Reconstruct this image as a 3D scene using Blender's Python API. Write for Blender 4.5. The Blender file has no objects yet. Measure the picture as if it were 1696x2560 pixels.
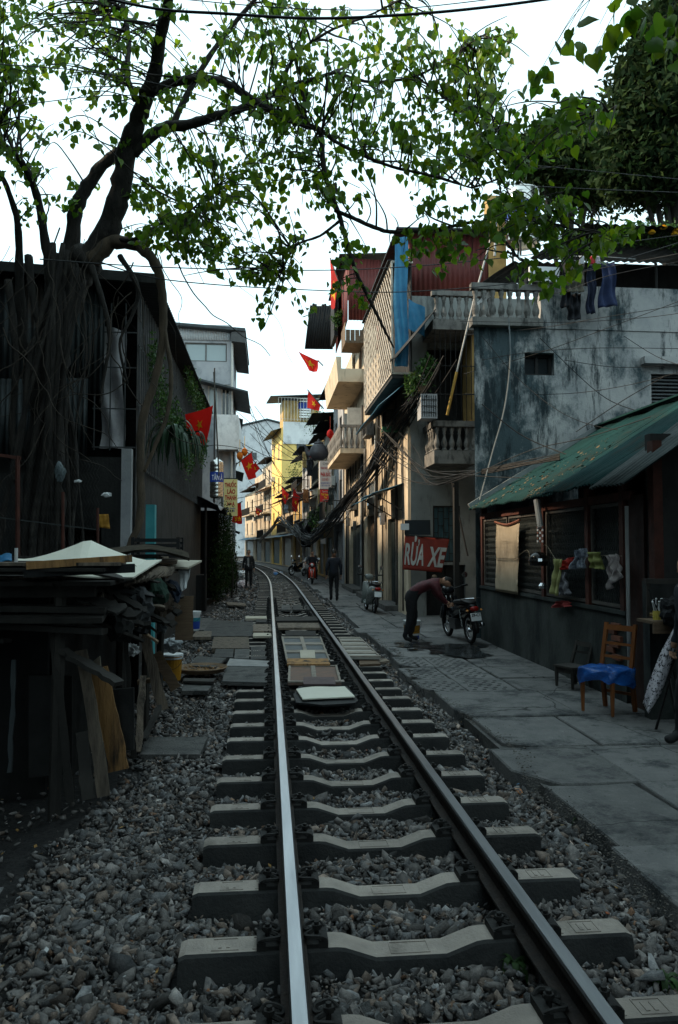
import bpy, bmesh, math, random
import numpy as np
from mathutils import Vector, Matrix, Euler
random.seed(7)
rng = np.random.default_rng(7)
scene = bpy.context.scene
COL = scene.collection

# ------------------------------------------------------------------ camera
FPX, CXP, CYP = 1900.0, 848.0, 1280.0            # focal length and centre in photograph pixels
CAM = Vector((0.0, 0.0, 1.775))
YAW = math.atan(176 / 1900.0)                     # camera turned to the right of the track
PITCH = math.atan(88 / 1900.0)
cd = bpy.data.cameras.new('camera')
cam = bpy.data.objects.new('camera', cd)
COL.objects.link(cam)
cam.location = CAM
cam.rotation_euler = (math.pi / 2 + PITCH, 0, -YAW)
cd.sensor_fit = 'VERTICAL'
cd.sensor_height = 36.0
cd.lens = FPX / 2560.0 * 36.0
cd.clip_start = 0.05
cd.clip_end = 2000
scene.camera = cam

# ------------------------------------------------------------------ sky, sun, exposure
SUN_EL, SUN_AZ = math.radians(39), math.radians(-82)     # azimuth measured from +Y towards +X
world = bpy.data.worlds.new('World')
scene.world = world
world.use_nodes = True
wn, wl = world.node_tree.nodes, world.node_tree.links
wn.clear()
wo = wn.new('ShaderNodeOutputWorld')
bg = wn.new('ShaderNodeBackground')
sky = wn.new('ShaderNodeTexSky')
sky.sky_type = 'NISHITA'
sky.sun_disc = False
sky.sun_elevation = SUN_EL
sky.sun_rotation = SUN_AZ
sky.air_density = 1.0
sky.dust_density = 4.0
sky.ozone_density = 1.0
# thin white cloud cover over the whole dome: most of the blue is replaced by an even, faintly cool white
mixw = wn.new('ShaderNodeMix')
mixw.data_type = 'RGBA'
mixw.inputs[0].default_value = 0.9
mixw.inputs[7].default_value = (6.3, 8.5, 9.1, 1)
wl.new(sky.outputs[0], mixw.inputs[6])
wl.new(mixw.outputs[2], bg.inputs[0])
bg.inputs[1].default_value = 0.13
wl.new(bg.outputs[0], wo.inputs[0])

sd = bpy.data.lights.new('sun', 'SUN')
sun = bpy.data.objects.new('sun', sd)
COL.objects.link(sun)
sd.energy = 4.3
sd.angle = math.radians(4)
sd.color = (1.0, 0.80, 0.56)
sdir = Vector((math.sin(SUN_AZ) * math.cos(SUN_EL), math.cos(SUN_AZ) * math.cos(SUN_EL), math.sin(SUN_EL)))
sun.rotation_euler = sdir.to_track_quat('Z', 'Y').to_euler()
sun.location = sdir * 60

vs = scene.view_settings
vs.view_transform = 'Standard'
vs.look = 'None'
vs.exposure = 0.6
vs.gamma = 1.0
try:
    scene.render.engine = 'CYCLES'
    scene.cycles.use_denoising = True
    scene.cycles.max_bounces = 6
    scene.cycles.diffuse_bounces = 1
    scene.cycles.transparent_max_bounces = 8
    scene.cycles.sample_clamp_indirect = 4
except Exception:
    pass

# ------------------------------------------------------------------ pixel -> place
def ray(px, py):
    x, y = (px - CXP) / FPX, -(py - CYP) / FPX
    fy = math.cos(PITCH) - y * math.sin(PITCH)
    return Vector((x * math.cos(YAW) + fy * math.sin(YAW), -x * math.sin(YAW) + fy * math.cos(YAW),
                   math.sin(PITCH) + y * math.cos(PITCH)))
def at(px, py, Y=None, X=None, Z=None):
    d = ray(px, py)
    if X is not None: t = (X - CAM.x) / d.x
    elif Z is not None: t = (Z - CAM.z) / d.z
    else: t = (Y - CAM.y) / d.y
    return CAM + d * t
def shift(y):                                      # the line bends to the left beyond 30 m
    return 0.0 if y < 30 else -(y - 30) ** 2 / 850.0

# ------------------------------------------------------------------ materials
MATS = {}
def mat(name, c, c2=None, s=3.0, r=0.85, m=0.0, stain=None, bump=0.2, bs=35.0, rnd=0.12, trans=0.0, spec=0.3,
        coord='P', stretch=(1, 1, 1), attr=None, stain2=None, crack=None):
    """c, c2: two tones mixed by noise; stain=(colour, scale xyz, low, high) a second, shaped noise on top"""
    if name in MATS: return MATS[name]
    mt = bpy.data.materials.new(name); MATS[name] = mt
    mt.use_nodes = True
    N, L = mt.node_tree.nodes, mt.node_tree.links
    b = N['Principled BSDF']
    def nd(t): return N.new('ShaderNode' + t)
    if coord == 'P': src = nd('NewGeometry').outputs['Position']
    else: src = nd('TexCoord').outputs['Object']
    def noise(scale, sc3=(1, 1, 1), det=6, rough=.6):
        mp = nd('Mapping'); mp.inputs['Scale'].default_value = sc3
        L.new(src, mp.inputs[0])
        n = nd('TexNoise'); n.inputs['Scale'].default_value = scale; n.inputs['Detail'].default_value = det
        n.inputs['Roughness'].default_value = rough
        L.new(mp.outputs[0], n.inputs['Vector'])
        return n.outputs[0]
    def mixc(fac, a, bb, typ='MIX'):
        mx = nd('Mix'); mx.data_type = 'RGBA'; mx.blend_type = typ
        for i, v in ((0, fac), (6, a), (7, bb)):
            if isinstance(v, bpy.types.NodeSocket): L.new(v, mx.inputs[i])
            elif i == 0: mx.inputs[0].default_value = v
            else: mx.inputs[i].default_value = (*v[:3], 1)
        return mx.outputs[2]
    def ramp(v, lo, hi):
        mr = nd('MapRange'); mr.inputs[1].default_value = lo; mr.inputs[2].default_value = hi
        L.new(v, mr.inputs[0]); return mr.outputs[0]
    if c2 is None: c2 = tuple(x * .6 for x in c)
    col = mixc(ramp(noise(s, stretch), .3, .7), c, c2)
    if attr:
        at_ = nd('Attribute'); at_.attribute_name = attr
        col = mixc(1.0, col, at_.outputs['Color'], 'MULTIPLY')
    for st in (stain, stain2):
        if not st: continue
        nv_ = noise(1.0, st[1], 10, st[4] if len(st) > 4 else .66)
        if len(st) > 5:                              # the mould is thicker towards one end of the wall: (axis, clean end, thick end, amount)
            ax, p0, p1, am = st[5]
            sp_ = nd('SeparateXYZ'); L.new(src, sp_.inputs[0])
            gr = nd('MapRange'); gr.inputs[1].default_value = p0; gr.inputs[2].default_value = p1; gr.inputs[3].default_value = -am * .4; gr.inputs[4].default_value = am; L.new(sp_.outputs[ax], gr.inputs[0])
            ad = nd('Math'); ad.operation = 'ADD'; L.new(nv_, ad.inputs[0]); L.new(gr.outputs[0], ad.inputs[1]); nv_ = ad.outputs[0]
        col = mixc(ramp(nv_, st[2], st[3]), col, st[0])
    if crack:                                        # fine dark crack lines: (scale, width)
        ns = nd('TexNoise'); ns.inputs['Scale'].default_value = crack[0] * 2.5; ns.inputs['Detail'].default_value = 4; L.new(src, ns.inputs['Vector'])
        vm = nd('VectorMath'); vm.operation = 'MULTIPLY_ADD'; L.new(ns.outputs['Color'], vm.inputs[0]); vm.inputs[1].default_value = (.5, .5, .5); L.new(src, vm.inputs[2])
        vo = nd('TexVoronoi'); vo.feature = 'DISTANCE_TO_EDGE'; vo.inputs['Scale'].default_value = crack[0]; L.new(vm.outputs[0], vo.inputs['Vector'])
        mk = nd('MapRange'); mk.inputs[1].default_value = crack[1] * .4; mk.inputs[2].default_value = crack[1]; mk.inputs[3].default_value = .85; mk.inputs[4].default_value = 0; L.new(vo.outputs['Distance'], mk.inputs[0])
        col = mixc(mk.outputs[0], col, tuple(x * .2 for x in c2))
    if rnd:
        oi = nd('ObjectInfo')
        hv = nd('HueSaturation')
        mr = nd('MapRange'); mr.inputs[3].default_value = 1 - rnd; mr.inputs[4].default_value = 1 + rnd
        L.new(oi.outputs['Random'], mr.inputs[0]); L.new(mr.outputs[0], hv.inputs['Value'])
        L.new(col, hv.inputs['Color']); col = hv.outputs[0]
    L.new(col, b.inputs['Base Color'])
    b.inputs['Roughness'].default_value = r
    b.inputs['Metallic'].default_value = m
    b.inputs['Specular IOR Level'].default_value = spec
    if r > .25 and m < .5:
        rr = ramp(noise(s * 3), .2, .8)
        mr = nd('MapRange'); mr.inputs[3].default_value = max(0, r - .15); mr.inputs[4].default_value = min(1, r + .12)
        L.new(rr, mr.inputs[0]); L.new(mr.outputs[0], b.inputs['Roughness'])
    if bump:
        bp = nd('Bump'); bp.inputs['Strength'].default_value = bump; bp.inputs['Distance'].default_value = .02
        L.new(noise(bs, stretch, 4), bp.inputs['Height']); L.new(bp.outputs[0], b.inputs['Normal'])
    if trans:
        tr = nd('BsdfTranslucent'); L.new(col, tr.inputs[0])
        ms = nd('MixShader'); ms.inputs[0].default_value = trans
        L.new(b.outputs[0], ms.inputs[1]); L.new(tr.outputs[0], ms.inputs[2])
        L.new(ms.outputs[0], N['Material Output'].inputs[0])
    return mt
def glassy(name, c, r=.08, alpha=1.0):
    if name in MATS: return MATS[name]
    mt = mat(name, c, c, bump=0, rnd=0, r=r, spec=.6)
    return mt

DK = (.012, .016, .018)
ground_m = mat('dirt', (.022, .021, .02), (.008, .009, .01), 3, .95, bump=.6, bs=25, rnd=0)
ballast_m = mat('ballast_stone', (.235, .21, .195), (.10, .098, .097), 30, .9, attr='tone', bump=.5, bs=120, rnd=0)
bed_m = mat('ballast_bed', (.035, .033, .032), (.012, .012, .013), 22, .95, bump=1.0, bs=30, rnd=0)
conc_m = mat('sleeper_concrete', (.37, .32, .28), (.26, .23, .205), 9, .9, bump=.35, bs=70, rnd=.16,
             stain=((.11, .095, .08), (4, 4, 2), .56, .74), stain2=((.45, .41, .37), (16, 16, 16), .64, .8))
side_shade_m = mat('shaded_side_concrete', (.045, .045, .044), (.024, .025, .026), 6, .95, bump=.4, bs=50, rnd=.2)  # near-black sleeper sides: shade painted into the concrete colour
pave_m = mat('paving_concrete', (.19, .185, .18), (.125, .125, .125), 5, .9, bump=.8, bs=60, rnd=.14,
             stain=((.045, .049, .052), (1.6, 1.6, 1.6), .5, .62, .74), stain2=((.27, .26, .25), (14, 14, 14), .56, .72, .8), crack=(.55, .005))
dark_slab_m = mat('grey_slab', (.11, .105, .10), (.055, .056, .055), 6, .88, bump=.7, bs=45, rnd=.3, stain=((.03, .03, .03), (3, 3, 3), .55, .68), crack=(1.2, .006))
steel_m = mat('rail_top_steel', (.42, .43, .45), (.28, .29, .31), 14, .34, m=1, bump=.06, bs=60, rnd=0, stretch=(1, .1, 1))
rust_m = mat('rail_side_rust', (.035, .024, .019), (.014, .012, .012), 14, .8, bump=.3, bs=60, rnd=0)
clip_m = mat('clip_iron', (.02, .018, .017), (.009, .009, .009), 25, .7, bump=.2)
black_m = mat('black_rubber', (.013, .014, .015), (.008, .008, .009), 10, .7)

# ------------------------------------------------------------------ mesh helpers
class MB:
    def __init__(s): s.v, s.f, s.mi, s.cur = [], [], [], 0
    def add(s, vs_, fs_):
        o = len(s.v); s.v += [tuple(p) for p in vs_]
        for f_ in fs_: s.f.append(tuple(o + i for i in f_)); s.mi.append(s.cur)
        return s
    def quad(s, a, b, c, d): return s.add([a, b, c, d], [(0, 1, 2, 3)])
    def poly(s, pts): return s.add(pts, [tuple(range(len(pts)))])
    def bx(s, x0, x1, y0, y1, z0, z1):
        x0, x1 = min(x0, x1), max(x0, x1); y0, y1 = min(y0, y1), max(y0, y1); z0, z1 = min(z0, z1), max(z0, z1)
        return s.add([(x0, y0, z0), (x1, y0, z0), (x1, y1, z0), (x0, y1, z0), (x0, y0, z1), (x1, y0, z1), (x1, y1, z1), (x0, y1, z1)],
                     [(0, 3, 2, 1), (4, 5, 6, 7), (0, 1, 5, 4), (1, 2, 6, 5), (2, 3, 7, 6), (3, 0, 4, 7)])
    def obox(s, c, size, rot=(0, 0, 0)):
        R = Euler(rot).to_matrix(); c = Vector(c); h = Vector(size) / 2
        pts = [c + R @ Vector((sx * h.x, sy * h.y, sz * h.z)) for sz in (-1, 1) for sx, sy in ((-1, -1), (1, -1), (1, 1), (-1, 1))]
        return s.add(pts, [(0, 3, 2, 1), (4, 5, 6, 7), (0, 1, 5, 4), (1, 2, 6, 5), (2, 3, 7, 6), (3, 0, 4, 7)])
    def beam(s, a, b, w, t, up=(0, 0, 1)):           # a bar from a to b, w across, t thick
        a, b = Vector(a), Vector(b); d = (b - a).normalized(); up = Vector(up)
        sd_ = d.cross(up)
        if sd_.length < 1e-4: sd_ = d.cross(Vector((1, 0, 0)))
        sd_.normalize(); u = sd_.cross(d).normalized()
        o = [(-w / 2, -t / 2), (w / 2, -t / 2), (w / 2, t / 2), (-w / 2, t / 2)]
        pts = [a + sd_ * i + u * j for i, j in o] + [b + sd_ * i + u * j for i, j in o]
        return s.add(pts, [(3, 2, 1, 0), (4, 5, 6, 7), (0, 1, 5, 4), (1, 2, 6, 5), (2, 3, 7, 6), (3, 0, 4, 7)])
    def tube(s, pts, r, n=6, cap=True):
        pts = [Vector(p) for p in pts]
        rs = r if isinstance(r, (list, tuple)) else [r] * len(pts)
        rings = []; prev = None
        for i, p in enumerate(pts):
            t = (pts[min(i + 1, len(pts) - 1)] - pts[max(i - 1, 0)])
            t = t.normalized() if t.length > 1e-9 else Vector((0, 0, 1))
            if prev is None:
                a = Vector((0, 0, 1)) if abs(t.z) < .9 else Vector((1, 0, 0))
                u = t.cross(a).normalized()
            else:
                u = (prev - t * prev.dot(t))
                u = u.normalized() if u.length > 1e-6 else t.orthogonal().normalized()
            prev = u; w = t.cross(u)
            rings.append([p + (u * math.cos(2 * math.pi * k / n) + w * math.sin(2 * math.pi * k / n)) * rs[i] for k in range(n)])
        fs_ = []
        for i in range(len(pts) - 1):
            for k in range(n):
                fs_.append((i * n + k, i * n + (k + 1) % n, (i + 1) * n + (k + 1) % n, (i + 1) * n + k))
        if cap:
            fs_.append(tuple(range(n))[::-1]); fs_.append(tuple((len(pts) - 1) * n + k for k in range(n)))
        return s.add([p for rg in rings for p in rg], fs_)
    def prism(s, poly, vec):
        n = len(poly); vec = Vector(vec); p2 = [Vector(p) + vec for p in poly]
        return s.add([Vector(p) for p in poly] + p2, [tuple(range(n))[::-1], tuple(range(n, 2 * n))] +
                     [(i, (i + 1) % n, n + (i + 1) % n, n + i) for i in range(n)])
    def grid(s, fn, nu, nv, thick=None):
        pts = [Vector(fn(i / nu, j / nv)) for j in range(nv + 1) for i in range(nu + 1)]
        q = [(j * (nu + 1) + i, j * (nu + 1) + i + 1, (j + 1) * (nu + 1) + i + 1, (j + 1) * (nu + 1) + i) for j in range(nv) for i in range(nu)]
        if thick is None: return s.add(pts, q)
        n = len(pts); th = Vector(thick); W = nu + 1
        low = [p + th for p in pts]
        q2 = [tuple(n + i for i in f_)[::-1] for f_ in q]
        rim = [i for i in range(W)] + [j * W + nu for j in range(1, nv + 1)] + [nv * W + i for i in range(nu - 1, -1, -1)] + [j * W for j in range(nv - 1, 0, -1)]
        e = [(rim[k], n + rim[k], n + rim[(k + 1) % len(rim)], rim[(k + 1) % len(rim)]) for k in range(len(rim))]
        return s.add(pts + low, q + q2 + e)
    def lathe(s, prof, n=16, c=(0, 0, 0), M=None):
        M = M or Matrix.Identity(3); c = Vector(c)
        pts = [c + M @ Vector((r_ * math.cos(2 * math.pi * k / n), r_ * math.sin(2 * math.pi * k / n), z)) for r_, z in prof for k in range(n)]
        fs_ = [(i * n + k, i * n + (k + 1) % n, (i + 1) * n + (k + 1) % n, (i + 1) * n + k) for i in range(len(prof) - 1) for k in range(n)]
        fs_ += [tuple(range(n))[::-1], tuple((len(prof) - 1) * n + k for k in range(n))]
        return s.add(pts, fs_)
    def mesh(s, name, off=(0, 0, 0), smooth=False):
        me = bpy.data.meshes.new(name)
        o = Vector(off)
        me.from_pydata([tuple(Vector(p) - o) for p in s.v], [], s.f)
        if any(s.mi): me.polygons.foreach_set('material_index', s.mi)
        if smooth: me.polygons.foreach_set('use_smooth', [True] * len(me.polygons))
        me.update()
        return me
    def build(s, name, m, parent=None, smooth=False, local=False):
        """verts are world coordinates (local=False) and the parent is an unrotated Empty, or local to the parent"""
        off = (0, 0, 0)
        if parent is not None and not local:
            p = parent; off = Vector((0, 0, 0))
            while p is not None: off += p.location; p = p.parent
        elif parent is None and not local and s.v:
            # the origin of a one-mesh thing sits at its base
            xs = [p[0] for p in s.v]; ys = [p[1] for p in s.v]; zs = [p[2] for p in s.v]
            off = Vector(((min(xs) + max(xs)) / 2, (min(ys) + max(ys)) / 2, min(zs)))
        o = bpy.data.objects.new(name, s.mesh(name, off, smooth))
        COL.objects.link(o)
        for mm in (m if isinstance(m, (list, tuple)) else [m]): o.data.materials.append(mm)
        if parent is not None: o.parent = parent
        elif not local: o.location = off
        return o
def inst(o, name, parent=None, loc=(0, 0, 0), rot=(0, 0, 0), sc=(1, 1, 1)):
    c = bpy.data.objects.new(name, o if isinstance(o, bpy.types.Mesh) else o.data)
    COL.objects.link(c); c.parent = parent; c.location = loc; c.rotation_euler = rot; c.scale = sc
    return c
def tag(o, label, cat, group=None):
    o['label'] = label; o['category'] = cat; o['kind'] = 'thing'
    if group: o['group'] = group
    return o
def thing(name, label, cat, loc=(0, 0, 0), group=None, rot=(0, 0, 0)):
    o = bpy.data.objects.new(name, None); COL.objects.link(o)
    o.location = loc; o.rotation_euler = rot; o.empty_display_size = .2
    return tag(o, label, cat, group)
def struct(o, kind='structure'):
    o['kind'] = kind; return o
def copy_tree(o, parent=None):
    c = o.copy(); COL.objects.link(c); c.parent = parent
    for ch in o.children: copy_tree(ch, c)
    return c
def text_mesh(txt, size, bold=0.0, ext=0.004, align='CENTER', sx=1.0):
    cu = bpy.data.curves.new('lettering', 'FONT')
    cu.body = txt; cu.size = size; cu.extrude = ext; cu.align_x = align; cu.align_y = 'CENTER'; cu.offset = bold
    cu.resolution_u = 3; cu.space_line = .95
    ob = bpy.data.objects.new('lettering', cu); COL.objects.link(ob)
    dg = bpy.context.evaluated_depsgraph_get()
    me = bpy.data.meshes.new_from_object(ob.evaluated_get(dg))
    bpy.data.objects.remove(ob); bpy.data.curves.remove(cu)
    if sx != 1: me.transform(Matrix.Diagonal((sx, 1, 1, 1)))
    return me
def put_text(txt, size, m, parent, loc, bold=0.0, sx=1.0, rot=(math.pi / 2, 0, 0), name='lettering', ext=.003):
    me = text_mesh(txt, size, bold, ext, sx=sx)
    me.materials.clear(); me.materials.append(m)
    o = bpy.data.objects.new(name, me); COL.objects.link(o); o.parent = parent
    o.location = loc; o.rotation_euler = rot
    return o
def bez(pts, n=8):                                  # smooth polyline through points (Catmull-Rom)
    P = [Vector(p) for p in pts]; out = []
    for i in range(len(P) - 1):
        a, b, c, d = P[max(i - 1, 0)], P[i], P[i + 1], P[min(i + 2, len(P) - 1)]
        for k in range(n):
            t = k / n
            out.append(.5 * ((2 * b) + (c - a) * t + (2 * a - 5 * b + 4 * c - d) * t * t + (3 * b - a - 3 * c + d) * t ** 3))
    return out + [P[-1]]
ORDW = ('first second third fourth fifth sixth seventh eighth ninth tenth eleventh twelfth thirteenth fourteenth fifteenth sixteenth seventeenth eighteenth nineteenth twentieth '
        'twenty-first twenty-second twenty-third twenty-fourth twenty-fifth twenty-sixth').split()
def lerpl(a, b, t): return a + (b - a) * t
# ================================================================== GROUND, BALLAST, TRACK, PAVEMENT
TC, GAUGE = 0.648, 1.067
mb = MB()
mb.quad((-300, -60, -.30), (300, -60, -.30), (300, 700, -.30), (-300, 700, -.30))
struct(mb.build('ground', ground_m))

def bed_z(x, y):
    """height of the stone bed under the loose stones"""
    xx = x - shift(y)
    z = -.142
    if xx < -.45: z = -.138 + .03 * math.sin(y * 1.3) - .05 * min(1, max(0, (-xx - 1.3) / .6))
    if xx < -1.7: z -= .04
    return z + .012 * math.sin(7 * xx + 3 * y) * math.cos(5 * y - 2 * xx)
mb = MB()
nx, ny = 34, 150
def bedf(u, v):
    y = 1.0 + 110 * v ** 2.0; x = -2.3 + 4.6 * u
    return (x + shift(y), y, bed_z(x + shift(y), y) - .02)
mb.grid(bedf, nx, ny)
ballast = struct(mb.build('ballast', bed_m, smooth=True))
ballast['label'] = 'grey crushed stone bed under and beside the railway track'

# loose stones --------------------------------------------------------
def ico(sub):
    bm = bmesh.new(); bmesh.ops.create_icosphere(bm, subdivisions=sub, radius=1.0)
    V = np.array([v.co[:] for v in bm.verts]); F = np.array([[v.index for v in f.verts] for f in bm.faces]); bm.free()
    return V, F
def rock(n):
    # a crushed stone: hull of a few random points
    P = rng.normal(size=(n, 3)); P /= np.linalg.norm(P, axis=1)[:, None]; P *= rng.uniform(.75, 1.1, (n, 1)) * rng.uniform([1.0, .6, .45], [1.5, .95, .75])
    bm = bmesh.new()
    for p in P: bm.verts.new(p)
    r_ = bmesh.ops.convex_hull(bm, input=bm.verts); bmesh.ops.delete(bm, geom=[v for v in bm.verts if not v.link_faces], context='VERTS')
    bm.verts.index_update(); V = np.array([v.co[:] for v in bm.verts]); F = np.array([[v.index for v in f.verts] for f in bm.faces]); bm.free()
    return V, F
ROCK_HI = [rock(int(rng.integers(8, 13))) for _ in range(30)]
ROCK_LO = [rock(int(rng.integers(7, 11))) for _ in range(14)]
def rotm(n):
    q = rng.normal(size=(n, 4)); q /= np.linalg.norm(q, axis=1)[:, None]
    w, x, y, z = q.T
    return np.stack([1-2*(y*y+z*z), 2*(x*y-z*w), 2*(x*z+y*w), 2*(x*y+z*w), 1-2*(x*x+z*z), 2*(y*z-x*w), 2*(x*z-y*w), 2*(y*z+x*w), 1-2*(x*x+y*y)], 1).reshape(n, 3, 3)
SLEEPER_Y = [2.30 + .607 * i for i in range(-1, 92)]
def spots():
    P = []
    y = 2.2
    def layer(y0, y1, dens, size, k):
        n = int((y1 - y0) * 4.3 * dens)
        X = rng.uniform(-2.25, 2.05, n); Y = rng.uniform(y0, y1, n)
        for x, yy in zip(X, Y):
            s_ = size * rng.lognormal(0, .28)
            eg = -1.0 - .12 * math.sin(yy * 1.7) - (.5 if yy > 9 else 0)
            if x < eg and rng.random() < min(.97, (eg - x) / .32): continue
            on = min(abs(yy - sy) for sy in SLEEPER_Y[max(0, int((yy - 2.3) / .607)):][:4] or [9]) < .13 and -.42 < x < 1.72
            if on: continue
            if min(abs(x - (TC - GAUGE / 2)), abs(x - (TC + GAUGE / 2))) < .09 and rng.random() < .75: continue
            xs = x + shift(yy)
            z = bed_z(xs, yy) + s_ * .25 + k * .028 * (1 if -.42 < x < 1.72 else .7)
            if -.1 < x < 1.4 : z += .02 * math.cos((x - TC) * 3)
            P.append((xs, yy, z, s_))
    layer(2.2, 6.5, 950, .025, 0); layer(2.2, 6.5, 820, .027, 1); layer(2.2, 6.5, 130, .038, 1.1); layer(2.2, 6, 900, .010, 1.5)
    layer(6.5, 12, 620, .028, 0); layer(6.5, 12, 480, .030, 1)
    layer(12, 24, 260, .038, .8)
    layer(24, 60, 45, .06, .8)
    return np.array(P)
SP = spots()
tones = np.stack([np.clip(rng.lognormal(-.1, .45, len(SP)), .25, 2.4)] * 3, 1)
warm = rng.random(len(SP)); tones[warm > .86] *= (1.15, .98, .86); tones[warm < .3] *= (.86, .92, .98)
tones[rng.random(len(SP)) < .01] *= (1.5, .95, .65)
order = np.argsort(SP[:, 1] + .25 * np.abs(SP[:, 0] - .2) - SP[:, 2] * 3)
SP, tones = SP[order], tones[order]
def mass(name, idx, lib, parent):
    Vs, Fs, Cs, o = [], [], [], 0
    R = rotm(len(idx))
    for j, i in enumerate(idx):
        V, F = lib[i % len(lib)]
        v = (V @ R[j].T) * SP[i, 3] * np.array([1, 1, .85]) + SP[i, :3]
        Vs.append(v); Fs.append(F + o); o += len(v); Cs.append(np.repeat(tones[i][None], len(v), 0))
    V, F, C_ = np.concatenate(Vs), np.concatenate(Fs), np.concatenate(Cs)
    me = bpy.data.meshes.new(name)
    me.vertices.add(len(V)); me.vertices.foreach_set('co', V.ravel())
    me.loops.add(len(F) * 3); me.loops.foreach_set('vertex_index', F.ravel().astype(np.int32))
    me.polygons.add(len(F)); me.polygons.foreach_set('loop_start', np.arange(0, len(F) * 3, 3, dtype=np.int32))
    me.polygons.foreach_set('loop_total', np.full(len(F), 3, dtype=np.int32))
    ca = me.color_attributes.new('tone', 'FLOAT_COLOR', 'POINT')
    ca.data.foreach_set('color', np.concatenate([C_, np.ones((len(C_), 1))], 1).ravel())
    me.update(); me.validate()
    me.materials.append(ballast_m)
    ob = bpy.data.objects.new(name, me); COL.objects.link(ob); ob.parent = parent
    ob.matrix_parent_inverse = parent.matrix_world.inverted() if False else Matrix.Translation(-parent.location)
    ob['kind'] = 'stuff'
    return ob
N_IND = 300
vis = np.where((SP[:, 1] > 2.75) & (SP[:, 0] < 1.95))[0]
ind = vis[:N_IND]; rest = np.setdiff1d(np.arange(len(SP)), ind)
hi = rest[SP[rest, 1] < 5.2]; lo = rest[SP[rest, 1] >= 5.2]
mass('loose_stones', hi, ROCK_HI, ballast)
mass('loose_stones', lo, ROCK_LO, ballast)
rock_me = []
for k, (V, F) in enumerate(ROCK_HI[:16]):
    for tn in ((1, 1, 1), (1.12, 1.0, .9), (.8, .86, .9)):
        me = bpy.data.meshes.new('stone'); me.from_pydata([tuple(v) for v in V], [], [tuple(int(q) for q in f) for f in F])
        ca = me.color_attributes.new('tone', 'FLOAT_COLOR', 'POINT')
        f_ = rng.uniform(.75, 1.3)
        ca.data.foreach_set('color', np.tile([*(np.array(tn) * f_), 1], len(V)))
        me.materials.append(ballast_m); rock_me.append(me)
for i in ind:
    s_ = SP[i, 3]
    inst(rock_me[int(i) % len(rock_me)], 'stone', ballast, tuple(Vector(SP[i, :3]) - ballast.location),
         (random.uniform(0, 6), random.uniform(0, 6), random.uniform(0, 6)), (s_, s_, s_))

# track ---------------------------------------------------------------
track = thing('railway_track', 'single railway track with steel rails on grey concrete sleepers bending left', 'railway track', (0, 0, 0))
def rail_pts():
    ys = list(np.linspace(1.2, 30, 12)) + list(np.linspace(31, 92, 40))
    return ys
prof = [(-.06, -.145), (.06, -.145), (.06, -.132), (.012, -.118), (.010, -.045), (.034, -.033), (.034, -.008), (.027, 0), (-.027, 0), (-.034, -.008), (-.034, -.033), (-.010, -.045), (-.012, -.118), (-.06, -.132)]
RAILTOP = .155
for sgn in (-1, 1):
    mb = MB(); ys = rail_pts(); n = len(prof); V = []
    for y in ys:
        th = math.atan(-(y - 30) / 425.0) if y > 30 else 0
        nx_, ny_ = math.cos(th), -math.sin(th) * -1
        cx = TC + sgn * GAUGE / 2 + shift(y)
        V += [(cx + a * math.cos(th), y + a * math.sin(-th) * -1 * 0, RAILTOP + b) for a, b in prof]
    for i in range(len(ys) - 1):
        for k in range(n):
            top = k in (6, 7, 8)
            mb.f.append((i * n + k, i * n + (k + 1) % n, (i + 1) * n + (k + 1) % n, (i + 1) * n + k)); mb.mi.append(1 if top else 0)
    mb.v = V
    mb.build('rail', [rust_m, steel_m], track)
# one sleeper, shared by all
def sleeper_mesh():
    mb = MB()
    xs = [-1.03, -1.0, -.34, -.30, -.16, .16, .30, .34, 1.0, 1.03]
    zt = [-.012, 0, 0, -.004, -.052, -.052, -.004, 0, 0, -.012]
    wt, wb, zb = .074, .115, -.24
    P = []
    for x, z in zip(xs, zt):
        P += [(x, -wb, zb), (x, -wt - .006, z - .012), (x, -wt + .006, z), (x, wt - .006, z), (x, wt + .006, z - .012), (x, wb, zb)]
    F = []
    for i in range(len(xs) - 1):
        for k in range(6): F.append((i * 6 + k, i * 6 + (k + 1) % 6, (i + 1) * 6 + (k + 1) % 6, (i + 1) * 6 + k))
    F += [tuple(range(6))[::-1], tuple(54 + k for k in range(6))]
    F = [f[::-1] for f in F]
    mb.add(P, F)
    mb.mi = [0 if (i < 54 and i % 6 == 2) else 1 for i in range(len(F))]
    for cx, w in ((-.83, .12), (-.66, .10), (.83, .12), (.66, .10)):      # cast panels near both ends
        for a, b, c_, d in ((-w/2, w/2, -.052, -.047), (-w/2, w/2, .047, .052), (-w/2, -w/2 + .006, -.047, .047), (w/2 - .006, w/2, -.047, .047)):
            mb.bx(cx + a, cx + b, c_, d, -.001, .004)
        for q in range(2): mb.bx(cx - .03 + q * .035, cx - .015 + q * .035, -.03, .03, -.001, .004)
    for a, b, c_, d in ((-.09, .09, -.05, -.045), (-.09, .09, .045, .05), (-.09, -.085, -.045, .045), (.085, .09, -.045, .045)):
        mb.bx(a, b, c_, d, -.053, -.048)
    return mb.mesh('sleeper')
sl_me = sleeper_mesh(); sl_me.materials.append(conc_m); sl_me.materials.append(side_shade_m)
def clip_mesh():
    mb = MB()
    mb.bx(-.055, .055, -.07, .07, 0, .018)
    mb.bx(.02, .06, -.072, .072, .0, .034)
    mb.tube(bez([(.05, -.06, .03), (.02, -.075, .05), (-.035, -.055, .045), (-.03, -.015, .04), (.03, 0, .062), (-.03, .015, .04), (-.035, .055, .045), (.02, .075, .05), (.05, .06, .03)], 3), .010, 5)
    mb.tube([(.012, 0, .01), (.012, 0, .085)], .012, 6)
    mb.tube([(.012, 0, .052), (.012, 0, .072)], .022, 6)
    return mb.mesh('rail_clip', smooth=False)
cl_me = clip_mesh(); cl_me.materials.append(clip_m)
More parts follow.
